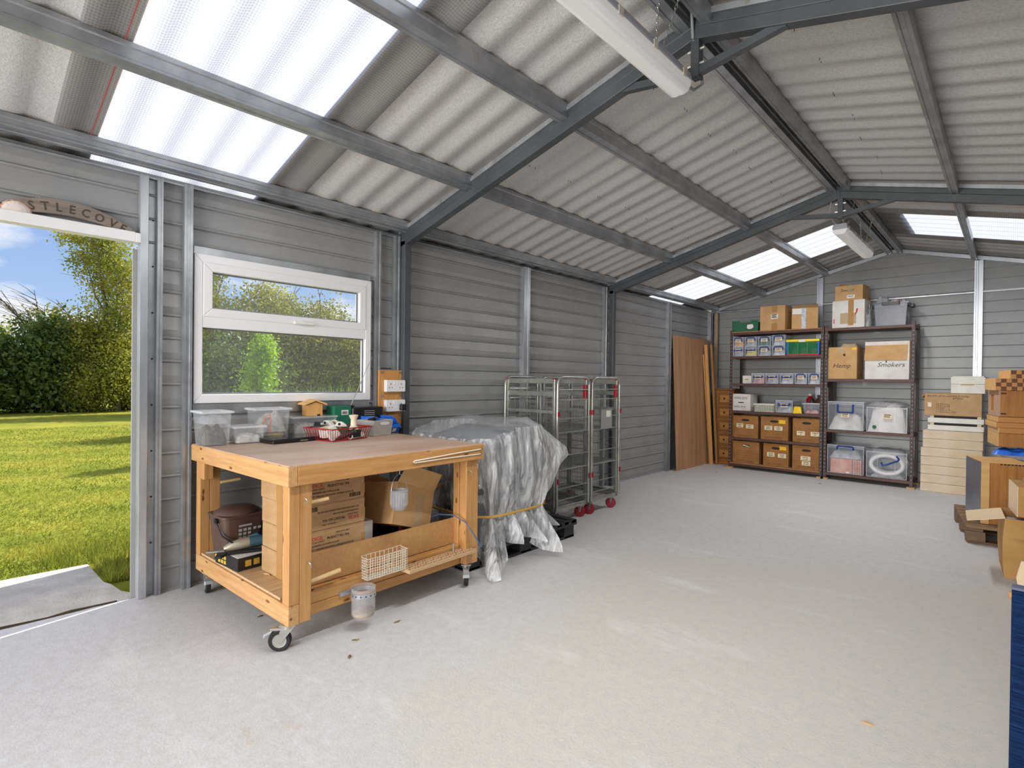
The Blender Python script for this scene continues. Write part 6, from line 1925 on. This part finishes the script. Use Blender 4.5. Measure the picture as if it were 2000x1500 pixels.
# ---- top of the right unit
c = carton('white carton with brown tape strip under a small brown box', (-1.558, SY + 0.17, 1.983), 0.365, 0.34, 0.355, -3, WCARD, tape=False)
MB().box(0.0, 0.062, -0.1715, -0.1702, 0.03, 0.355).build('tape', TAPE, c)
MB().box(-0.09, 0.09, -0.1710, -0.1701, 0.05, 0.19).build('label', TAPE_C, c)
MB().prism([(0.075, 0.14), (0.092, 0.24), (0.112, 0.24), (0.10, 0.19)], -0.1712, -0.1702, 'y').build('printed_arrow', INK_RED, c)
MB().box(-0.165, -0.155, -0.1712, -0.1702, 0.06, 0.12).build('printed_mark', INK_RED, c)
c = carton('small brown box with handwriting on top of the white carton', (-1.555, SY + 0.155, 2.339), 0.315, 0.30, 0.19, -4, CARD_L, tape=False)
writing('Smoker', c, -0.095, -0.1506, 0.112, 0.055, width=0.9)
sticker(c, -0.02, 0.07, -0.1505, 0.025, 0.065, PAPER, lines=1)
MB().box(-0.012, 0.045, -0.151, -0.1503, 0.10, 0.19).build('tape', TAPE_C, c)
MB().hexa([(-0.12, -0.12, 0.19), (0.0, -0.12, 0.19), (0.0, 0.1, 0.19), (-0.12, 0.1, 0.19)], [(-0.12, -0.10, 0.225), (-0.02, -0.10, 0.205), (-0.02, 0.08, 0.205), (-0.12, 0.08, 0.225)]).build('flap', CARD_D, c)
SMOKE = mat('smoky_tote_wall', lin(120, 126, 146), rough=0.2, alpha=0.42)
t = thing('storage_tote', 'smoky grey tote with black clips overflowing on the top shelf', 'tub', (-1.118, SY + 0.17, 1.983))
MB().bin(-0.172, 0.172, -0.16, 0.17, 0, 0.285, 0.004, 0.018).build('tote_body', SMOKE, t, bev=0.006)
MB().box(-0.185, 0.185, -0.172, -0.158, 0.27, 0.288).box(-0.185, 0.185, 0.168, 0.18, 0.27, 0.288).box(-0.185, -0.17, -0.16, 0.17, 0.27, 0.288).box(0.17, 0.185, -0.16, 0.17, 0.27, 0.288).build('rim', SMOKE, t)
MB().rrect(-0.085, 0.095, -0.188, -0.168, 0.252, 0.292, 0.006, 2).build('clip', BLACK, t)
MB().box(0.185, 0.225, -0.06, 0.08, 0.225, 0.268).build('clip', BLACK, t, bev=0.006)
MB().box(-0.20, -0.185, -0.06, 0.08, 0.235, 0.27).build('clip', BLACK, t, bev=0.004)
crumple('sack_cloth', -0.14, 0.14, -0.13, 0.14, 0.01, 0.25, stuff_mat('sacking', (150, 136, 120), (110, 100, 92), 20), t, 51, rough=0.2)
crumple('bag', -0.17, -0.03, -0.12, 0.10, 0.24, 0.43, PLAS, t, 52, n=12, rough=0.6)
crumple('rag', -0.04, 0.15, -0.12, 0.12, 0.25, 0.345, stuff_mat('striped_rag', (226, 222, 216), (130, 120, 110), 26), t, 53, n=12)
o = tag(crumple('loose_bag', -1.385, -1.325, SY + 0.02, SY + 0.2, 1.983, 2.30, PLAS, None, 54, n=10, rough=0.7), 'clear crumpled bag between white carton and grey tote', 'bag')
# ---- second shelf, right unit
c = carton('tan carton with a torn hole and yellow sticker', (-1.624, SY + 0.19, 1.319), 0.325, 0.37, 0.415, 0, CARD_L, tape=False)
writing('Hemp', c, -0.11, -0.1858, 0.145, 0.085, width=0.95)
sticker(c, 0.105, 0.155, -0.186, 0.375, 0.405, YEL, 'sticker')
MB().prism([(0.0, 0.315), (0.032, 0.335), (0.03, 0.29)], -0.1862, -0.1852, 'y').build('torn_hole', INK, c)
MB().box(-0.035, 0.01, -0.1862, -0.1853, 0.34, 0.415).build('tape', TAPE_C, c)
crumple('bag_top', -0.03, 0.15, -0.15, 0.15, 0.416, 0.475, mat('paper_wrap', lin(206, 186, 150), lin(184, 160, 122), rough=0.7, scale=12), c, 61, n=12)
t = thing('open_carton', 'white open carton with brown flap folded down and handwriting', 'box', (-1.148, SY + 0.19, 1.319))
MB().bin(-0.228, 0.228, -0.18, 0.19, 0, 0.47, 0.005).build('box_body', WCARD, t)
MB().hexa([(-0.235, -0.192, 0.235), (0.205, -0.192, 0.235), (0.205, -0.188, 0.235), (-0.235, -0.188, 0.235)], [(-0.225, -0.186, 0.425), (0.212, -0.186, 0.425), (0.212, -0.182, 0.425), (-0.225, -0.182, 0.425)]).build('flap', CARD_L, t)
MB().hexa([(0.232, -0.16, 0.25), (0.236, -0.16, 0.25), (0.236, 0.17, 0.25), (0.232, 0.17, 0.25)], [(0.229, -0.17, 0.465), (0.233, -0.17, 0.465), (0.233, 0.17, 0.465), (0.229, 0.17, 0.465)]).build('flap', CARD_L, t)
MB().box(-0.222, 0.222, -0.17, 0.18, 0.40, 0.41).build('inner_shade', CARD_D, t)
writing('Smokers', t, -0.10, -0.1808, 0.155, 0.080, width=1.0)
MB().box(-0.01, 0.002, -0.1812, -0.1804, 0.205, 0.234).build('pen_mark', PEN, t)
# ---- big clear boxes, right unit
GL = 'large clear boxes with blue handles'
clearbox('large clear box of white veils with lowered blue handle, third shelf', -1.785, -1.375, 0.656, 0.37, mat('white_veil', lin(226, 224, 220), lin(196, 194, 190), rough=0.8, scale=8), depth=0.40, handle='down', card=True, group=GL, fill=0.62, wide=0.085)
t = clearbox('large open clear box packed with white suits, third shelf', -1.352, -0.925, 0.656, 0.335, mat('white_suit', lin(232, 230, 226), lin(212, 208, 204), rough=0.8, scale=6), depth=0.40, handle=None, card=False, group=GL, fill=1.12, open_top=True)
sticker(t, -0.035, 0.06, -0.2022, 0.175, 0.235, PAPER_C, lines=2)
MB().cyl((-0.125, -0.2035, 0.065), (-0.125, -0.2022, 0.065), 0.022, 18).build('badge', C_DG, t)
crumple('clear_bag', -0.20, 0.19, -0.17, 0.17, 0.33, 0.395, PLAS, t, 71, n=12, rough=0.5)
t = clearbox('large lidded clear box of honeycomb boxes with raised blue handle, bottom shelf', -1.785, -1.365, 0.091, 0.368, None, depth=0.40, handle='up', card=False, group=GL, wide=0.09)
MB().box(-0.17, 0.075, -0.185, 0.15, 0.006, 0.19).build('honeycomb_pack', C_PB, t, bev=0.004)
for k in range(5):
    MB().box(0.085 + 0.019 * k, 0.099 + 0.019 * k, -0.185, 0.15, 0.006, 0.19).build('honeycomb_slab', C_PB, t)
crumple('wrapped_bag', -0.18, 0.17, -0.18, 0.15, 0.195, 0.315, C_GR, t, 72, n=10)
MB().box(0.01, 0.05, -0.2035, -0.2022, 0.012, 0.032).build('label', PAPER, t)
t = clearbox('large open clear box of coiled white hose with slanted blue handle, bottom shelf', -1.348, -0.920, 0.091, 0.345, None, depth=0.40, handle='slant', card=False, group=GL, open_top=True)
HOSE = mat('white_hose', lin(226, 224, 222), rough=0.4)
for k in range(4):
    R = Matrix.Translation((0.0, -0.165 + 0.05 * k, 0.165)) @ Matrix.Rotation(math.radians(90), 4, 'X')
    MB().tube([R @ Vector(((0.165 + 0.006 * k) * math.cos(a), (0.115 + 0.004 * k) * math.sin(a) + 0.004 * k, 0)) for a in [2 * math.pi * q / 30 for q in range(30)]], 0.026, 8, closed=True).build('hose_coil', HOSE, t, smooth=60)
crumple('white_cloth', -0.17, 0.17, -0.15, 0.15, 0.006, 0.07, C_WH, t, 73, n=10)
crumple('clear_bag', -0.17, 0.18, -0.15, 0.16, 0.30, 0.365, PLAS, t, 74, n=12)
# ================================================================== HIVE PARTS AT THE RIGHT
POLYS = mat('stained_polystyrene', lin(220, 206, 184), lin(204, 178, 142), rough=0.85, scale=3.2, stretch=(1, 1, 2.2), detail=6, lo=0.42, hi=0.72, bump=0.12, bscale=140)
POLYW = mat('white_polystyrene', lin(232, 228, 220), lin(220, 214, 204), rough=0.8, scale=5, bump=0.1, bscale=140)
GP = 'polystyrene hive layers in the pale stack'
names = ['bottom', 'second', 'third', 'fourth', 'fifth', 'sixth', 'seventh']
for k in range(7):
    x0, x1 = (-0.790, -0.236) if k < 5 else (-0.772, -0.232)
    z = 0.104 * k
    t = thing('hive_layer', 'stained polystyrene hive layer, %s from the floor in the pale stack' % names[k], 'hive box', ((x0 + x1) / 2, 8.22, z + 0.001), 0, GP)
    w = (x1 - x0) / 2
    MB().box(-w, w, -0.23, 0.23, 0.0, 0.100).build('layer_body', POLYS, t, bev=0.004)
    MB().box(-w + 0.02, w - 0.02, -0.21, 0.21, 0.100, 0.103).build('rebate', POLYW, t)
for k, z in enumerate((0.730, 0.815)):
    t = thing('hive_tray', ['white polystyrene tray lying on the seventh hive layer', 'white polystyrene tray just below the written carton'][k], 'hive tray', (-0.478, 8.20, z), 0, 'white polystyrene trays in the pale stack')
    MB().box(-0.25, 0.25, -0.22, 0.22, 0.0, 0.058).build('tray_body', POLYW, t, bev=0.005)
    MB().box(-0.19, 0.19, -0.215, 0.2, 0.058, 0.0845).build('recess_shade', INK, t)  # black block stands in for the shade in the recess
    for s in (-1, 1):
        MB().box(s * 0.21 - 0.018, s * 0.21 + 0.018, -0.215, 0.2, 0.058, 0.0845).build('spacer', POLYS, t)
c = carton('wide brown carton with a handwritten list on the hive stack', (-0.508, 8.18, 0.9), 0.512, 0.40, 0.26, 1, mat('plain_carton', lin(190, 156, 116), lin(178, 143, 102), rough=0.85, scale=8), axis='x', tape=False)
for k, (tx, x, z, s) in enumerate((('Box of 9 x 60 for assembling & stapling', -0.23, 0.220, 0.026), ('8-9 series', 0.0, 0.194, 0.026), ('2 x Oil-wood', -0.15, 0.128, 0.024), ('3 x Eurost E/B', -0.15, 0.105, 0.024), ('3 x Hages + 5', -0.15, 0.082, 0.024), ('1 x Mann w Th', -0.15, 0.059, 0.024), ('1 - Matterhorn Teck', -0.15, 0.036, 0.024))):
    lettering(tx, s, PEN, c, (x, -0.2006, z), '-y', shear=0.3, width=0.9, name='handwriting')
MB().box(-0.225, -0.190, -0.2012, -0.2003, 0.10, 0.15).build('tape', TAPE_C, c)
MB().hexa([(-0.256, -0.19, 0.235), (-0.256, 0.15, 0.235), (-0.256, 0.15, 0.259), (-0.256, -0.19, 0.259)], [(-0.285, -0.19, 0.20), (-0.285, 0.15, 0.20), (-0.280, 0.15, 0.245), (-0.280, -0.19, 0.245)]).build('flap', CARD_D, c)
t = thing('foam_box', 'white polystyrene box with slot, topmost on the pale stack', 'box', (-0.368, 8.16, 1.162), -2)
MB().box(-0.148, 0.15, -0.17, 0.17, 0, 0.105).build('box_body', POLYW, t, bev=0.004)
MB().box(-0.15, 0.152, -0.172, 0.172, 0.107, 0.185).build('lid', POLYW, t, bev=0.004)
MB().box(-0.138, 0.14, -0.16, 0.16, 0.185, 0.197).build('lid_top', POLYW, t, bev=0.004)
MB().box(-0.06, 0.055, -0.1735, -0.170, 0.094, 0.108).build('slot', mat('slot_brown', lin(186, 164, 128), rough=0.9), t)

# wooden pallet
PALW = grain('weathered_pallet_wood', lin(150, 120, 88), lin(112, 86, 60), 'x', k=10)
PALB = grain('pallet_block_wood', lin(120, 94, 68), lin(92, 70, 50), 'x', k=10)
PRZ = 8.5
t = thing('wooden_pallet', 'weathered wooden pallet under the steel sided hive box', 'pallet', (-0.252, 5.60, 0), PRZ)
for k in range(7):
    MB().box(0.0, 1.0, 0.0 + 0.135 * k, 0.10 + 0.135 * k, 0.122, 0.143).build('deck_board', PALW, t, bev=0.003)
for i in range(3):
    MB().box(0.45 * i, 0.10 + 0.45 * i, 0.0, 0.91, 0.100, 0.121).build('stringer', PALB, t, bev=0.003)
    for k in range(3):
        MB().box(0.45 * i, 0.115 + 0.44 * i, 0.0 + 0.38 * k, 0.145 + 0.38 * k, 0.020, 0.099).build('block', PALB, t, bev=0.004)
for k in range(3):
    MB().box(0.0, 1.0, 0.02 + 0.38 * k, 0.12 + 0.38 * k, 0.0, 0.019).build('bottom_board', PALB, t, bev=0.003)
# hive box with a sheet steel side
HW = grain('cedar_hive_wood', lin(186, 128, 66), lin(160, 104, 48), 'z', k=9)
HWL = grain('pale_hive_wood', lin(222, 178, 120), lin(206, 158, 98), 'x', k=9)
SHEETS = mat('brushed_sheet_steel', lin(138, 144, 152), lin(112, 118, 128), rough=0.35, metal=0.7, scale=2.5)
t = thing('hive_box', 'wooden hive box with a sheet steel side on the pallet', 'hive box', (-0.180, 5.745, 0.1445), 15)
MB().box(0.004, 0.30, 0.0, 0.42, 0.0, 0.49).build('hive_body', HW, t, bev=0.002)
MB().box(0.0, 0.003, -0.002, 0.42, 0.0, 0.495).build('steel_side', SHEETS, t)
MB().box(0.003, 0.055, -0.012, 0.0, 0.0, 0.49).build('corner_stile', HWL, t, bev=0.002)
for x in (0.11, 0.17, 0.235):
    MB().box(x, x + 0.05, -0.004, 0.0, 0.0, 0.489).build('front_board', HW, t, bev=0.001)
MB().box(0.0, 0.30, -0.01, 0.42, 0.4905, 0.497).build('top_board', HWL, t, bev=0.001)
mb = MB()
for k in range(8):
    mb.box(0.12 + 0.022 * k, 0.134 + 0.022 * k, -0.0055, -0.004, 0.478, 0.4885)
mb.build('joint_notches', HOLE, t)
# tub behind it, carrying the wooden stack
t = thing('lidded_tub', 'large pale plastic tub under the wooden hive stack', 'tub', (0.20, 6.72, 0.1445), 10)
PALE = mat('pale_translucent_tub', lin(206, 200, 198), lin(184, 176, 174), rough=0.4, scale=5)
MB().rrect(-0.27, 0.28, -0.22, 0.24, 0.0, 0.46, 0.05, 5, 0.03).build('tub_body', PALE, t, smooth=40)
MB().rrect(-0.285, 0.295, -0.235, 0.255, 0.46, 0.50, 0.05, 5).build('lid', PALE, t, bev=0.006, smooth=40)
BLUEC = mat('bright_blue_film', lin(24, 84, 206), lin(60, 130, 230), rough=0.35, scale=14)
o = tag(crumple('blue_bag', -0.13, 0.14, 6.40, 6.66, 0.646, 0.715, BLUEC, None, 81, n=12, rough=0.8), 'crumpled bright blue bag squashed below the wooden hive stack', 'bag')
GH = 'wooden hive parts in the right hand stack'
def hpart(name, label, z, h, x0=-0.02, x1=0.46, y0=0.0, y1=0.46, m=HW, shift=0.0):
    t = thing(name, label, 'hive part', (-0.078 + shift, 6.42, z), 10, GH)
    return t
t = hpart('hive_floor', 'deep wooden hive floor, lowest of the right hand stack', 0.716, 0.12)
MB().box(-0.005, 0.48, 0.0, 0.46, 0.0, 0.118).build('floor_front', HW, t, bev=0.003)
MB().box(-0.012, -0.005, 0.0, 0.46, 0.0, 0.118).build('floor_side', HWL, t, bev=0.002)
for k in range(3):
    t = hpart('hive_board', ['flat wooden hive board lying on the hive floor', 'middle of three flat wooden hive boards', 'uppermost flat wooden hive board below the hive body'][k], 0.836 + 0.048 * k, 0.046, shift=(0.0, -0.02, -0.008)[k])
    MB().box(-0.003, 0.48, 0.0, 0.46, 0.0, 0.046).build('board_front', grain('board_wood_%d' % k, lin(198, 142, 78), lin(180, 122, 62), 'x', k=8), t, bev=0.002)
    MB().box(-0.012, -0.003, 0.0, 0.46, 0.0, 0.046).build('board_edge', HWL, t, bev=0.002)
t = hpart('brood_box', 'cedar hive body with square side opening in the right hand stack', 0.981, 0.235)
MB().box(0.0, 0.48, 0.0, 0.46, 0.0, 0.232).build('body_box', HW, t, bev=0.003)
HWG = grain('greyed_hive_wood', lin(196, 160, 132), lin(176, 138, 110), 'z', k=8)
MB().box(-0.012, 0.0, 0.0, 0.46, 0.0, 0.045).build('side_rail', HWG, t)
MB().box(-0.012, 0.0, 0.0, 0.46, 0.190, 0.232).build('side_rail', HWG, t)
MB().box(-0.012, 0.0, 0.0, 0.20, 0.045, 0.190).build('side_panel', HWG, t)
MB().box(-0.012, 0.0, 0.40, 0.46, 0.045, 0.190).build('side_panel', HWG, t)
for z in (0.02, 0.20):
    MB().box(0.004, 0.04, -0.001, 0.0, z, z + 0.012).build('finger_joint', HOLE, t)
COMBD = mat('joint_end_grain_dark', lin(118, 76, 52), rough=0.8)
COMBL = mat('joint_end_grain_light', lin(196, 142, 92), rough=0.8)
def comb(label, z, x0, layers):
    t = thing('frame_bundle', label, 'frame bundle', (x0, 6.36, z), 10, 'shrink wrapped bundles of hive frame bars')
    n = 12
    for j in range(layers):
        for i in range(n):
            d = (i + j) % 2
            MB().box(0.035 * i, 0.034 + 0.035 * i, 0.0 + 0.006 * d, 0.46, 0.034 * j, 0.0335 + 0.034 * j).build('bar', COMBD if d else COMBL, t)
    MB().box(-0.006, 0.0, 0.0, 0.46, 0.0, 0.034 * layers).build('end_bar', HWL, t)
    MB().box(-0.006, 0.42, -0.0005, 0.46, 0.034 * layers, 0.034 * layers + 0.004).build('top_wrap', HWL, t)
    return t
comb('wide shrink wrapped bundle of hive frame bars on the hive body', 1.214, -0.108, 3)
comb('upper shrink wrapped bundle of hive frame bars, topmost on the right', 1.321, -0.012, 2)

# ---- torn cartons beside the camera side of the pallet
t = thing('open_carton', 'tall torn brown carton with flap pointing left, bottom right', 'box', (0.175, 5.0, 0), 4)
CARDF = mat('worn_brown_card', lin(192, 148, 92), lin(176, 130, 76), rough=0.8, scale=5)
FLAPI = mat('pale_flap_inside', lin(238, 214, 178), rough=0.85)
def bulge(x0, x1, y0, y1, h, b, n=6):
    """box shell whose sides belly outwards"""
    lv = []
    for k in range(n + 1):
        q = k / n
        o_ = b * math.sin(math.pi * q)
        lv.append([(x0 - o_, y0 - o_, h * q), (x1 + o_, y0 - o_, h * q), (x1 + o_, y1 + o_, h * q), (x0 - o_, y1 + o_, h * q)])
    V = [p for l in lv for p in l]
    F = [(3, 2, 1, 0)]
    for k in range(n):
        for i in range(4):
            j = (i + 1) % 4
            F.append((4 * k + i, 4 * k + j, 4 * k + 4 + j, 4 * k + 4 + i))
    return MB().add(V, F)
o = bulge(-0.215, 0.24, -0.215, 0.2, 0.385, 0.012).build('box_body', CARDF, t)
m_ = o.modifiers.new('thickness', 'SOLIDIFY')
m_.thickness = 0.005
MB().hexa([(-0.218, -0.21, 0.383), (-0.213, -0.21, 0.386), (-0.213, 0.19, 0.386), (-0.218, 0.19, 0.383)], [(-0.405, -0.19, 0.335), (-0.403, -0.19, 0.340), (-0.403, 0.17, 0.340), (-0.405, 0.17, 0.335)]).build('flap', FLAPI, t)
MB().hexa([(-0.21, -0.218, 0.383), (0.23, -0.218, 0.383), (0.23, -0.213, 0.386), (-0.21, -0.213, 0.386)], [(-0.19, -0.265, 0.27), (0.22, -0.265, 0.27), (0.22, -0.26, 0.272), (-0.19, -0.26, 0.272)]).build('flap', CARDF, t)
MB().box(-0.20, 0.225, -0.20, 0.185, 0.30, 0.33).build('packing', FLUFF, t, bev=0.01)
t = thing('closed_carton', 'printed white edged carton perched on the torn carton', 'box', (0.19, 5.02, 0.392), 7)
MB().box(-0.175, 0.25, -0.16, 0.2, 0.0, 0.20).build('box_body', CARDF, t, bev=0.004)
MB().box(-0.178, -0.175, -0.16, 0.2, 0.0, 0.20).build('side_panel', FLAPI, t)
MB().hexa([(-0.175, -0.16, 0.20), (0.25, -0.16, 0.20), (0.25, -0.157, 0.20), (-0.175, -0.157, 0.20)], [(-0.13, -0.12, 0.30), (0.25, -0.12, 0.30), (0.25, -0.117, 0.30), (-0.13, -0.117, 0.30)]).build('flap', CARD_D, t)
t = thing('timber_offcut', 'pale torn board end standing between carton and blue screen', 'timber', (0.03, 4.35, 0), 0)
MB().prism([(-0.015, 0.0), (0.25, 0.0), (0.25, 0.24), (0.02, 0.22), (0.0, 0.12), (0.01, 0.05)], 0.0, 0.03, 'y').build('board_end', FLAPI, t, bev=0.003)
MB().box(-0.03, 0.25, -0.03, 0.0, 0.0, 0.035).build('foot_rail', HWL, t, bev=0.003)
# ---- blue fabric screen at the right edge
BLUEF = mat('navy_blue_fabric', lin(14, 30, 62), lin(28, 56, 96), rough=0.95, scale=60, stretch=(0.25, 1, 3), detail=4, lo=0.4, hi=0.75, bump=0.5, bscale=70, spec=0.1)
t = thing('fabric_screen', 'navy blue fabric office screen at the right edge', 'screen', (0.0055, 2.0, 0), 0)
MB().box(0.0, 0.95, 0.0, 0.045, 0.02, 0.695).build('screen_panel', BLUEF, t, bev=0.006)
MB().box(0.0, 0.95, 0.002, 0.043, 0.695, 0.703).build('top_edge', mat('pale_blue_edge', lin(92, 100, 124), rough=0.9), t, bev=0.003)  # top edge paler than the panel below
MB().box(0.1, 0.16, -0.12, 0.16, 0.0, 0.02).build('foot', BLACK, t)
MB().box(0.8, 0.86, -0.12, 0.16, 0.0, 0.02).build('foot', BLACK, t)

# ================================================================== LITTER ON THE FLOOR
DRY = mat('dry_leaf', lin(150, 118, 74), lin(104, 80, 50), rough=0.9, scale=60)
spots = [(-2.86, 1.16, 'curled dry leaf by the back left bench castor'), (-2.28, 1.37, 'dry leaf scrap under the bench in front of the jar'), (-2.16, 1.27, 'dry leaf scrap beside the front bench castor'),
         (-2.30, 1.62, 'dry leaf scrap below the mesh basket'), (-3.02, 7.45, 'small leaf on the floor before the shelving'), (-1.75, 7.55, 'dark scrap on the floor before the large clear boxes')]
for k, (x, y, lab) in enumerate(spots):
    r = random.Random(k)
    a = r.uniform(0, 6)
    c_, s_ = math.cos(a), math.sin(a)
    P = [(-0.02, 0, 0.002), (-0.008, 0.008, 0.001), (0.008, 0.007, 0.003), (0.022, 0.0, 0.006), (0.007, -0.008, 0.001), (-0.009, -0.007, 0.003), (0, 0, 0.007)]
    P = [(x + p[0] * c_ - p[1] * s_, y + p[0] * s_ + p[1] * c_, p[2]) for p in P]
    o = MB().add(P, [(0, 1, 6), (1, 2, 6), (2, 3, 6), (3, 4, 6), (4, 5, 6), (5, 0, 6)]).build('dry_leaf', DRY)
    tag(o, lab, 'leaf')
o = MB().hexa([(-0.045, -0.004, 0), (0.0, -0.012, 0), (0.045, 0.0, 0), (0.0, 0.012, 0)], [(-0.03, -0.002, 0.004), (0.0, -0.008, 0.009), (0.035, 0.0, 0.005), (0.0, 0.008, 0.009)]).build('wood_chip', PLYE)
o.location = (-0.375, 2.345, 0.0)
o.scale = (0.55, 0.6, 0.7)
o.rotation_euler = (0, 0, math.radians(-8))
tag(o, 'pale wood chip alone on the open floor at lower right', 'wood chip')
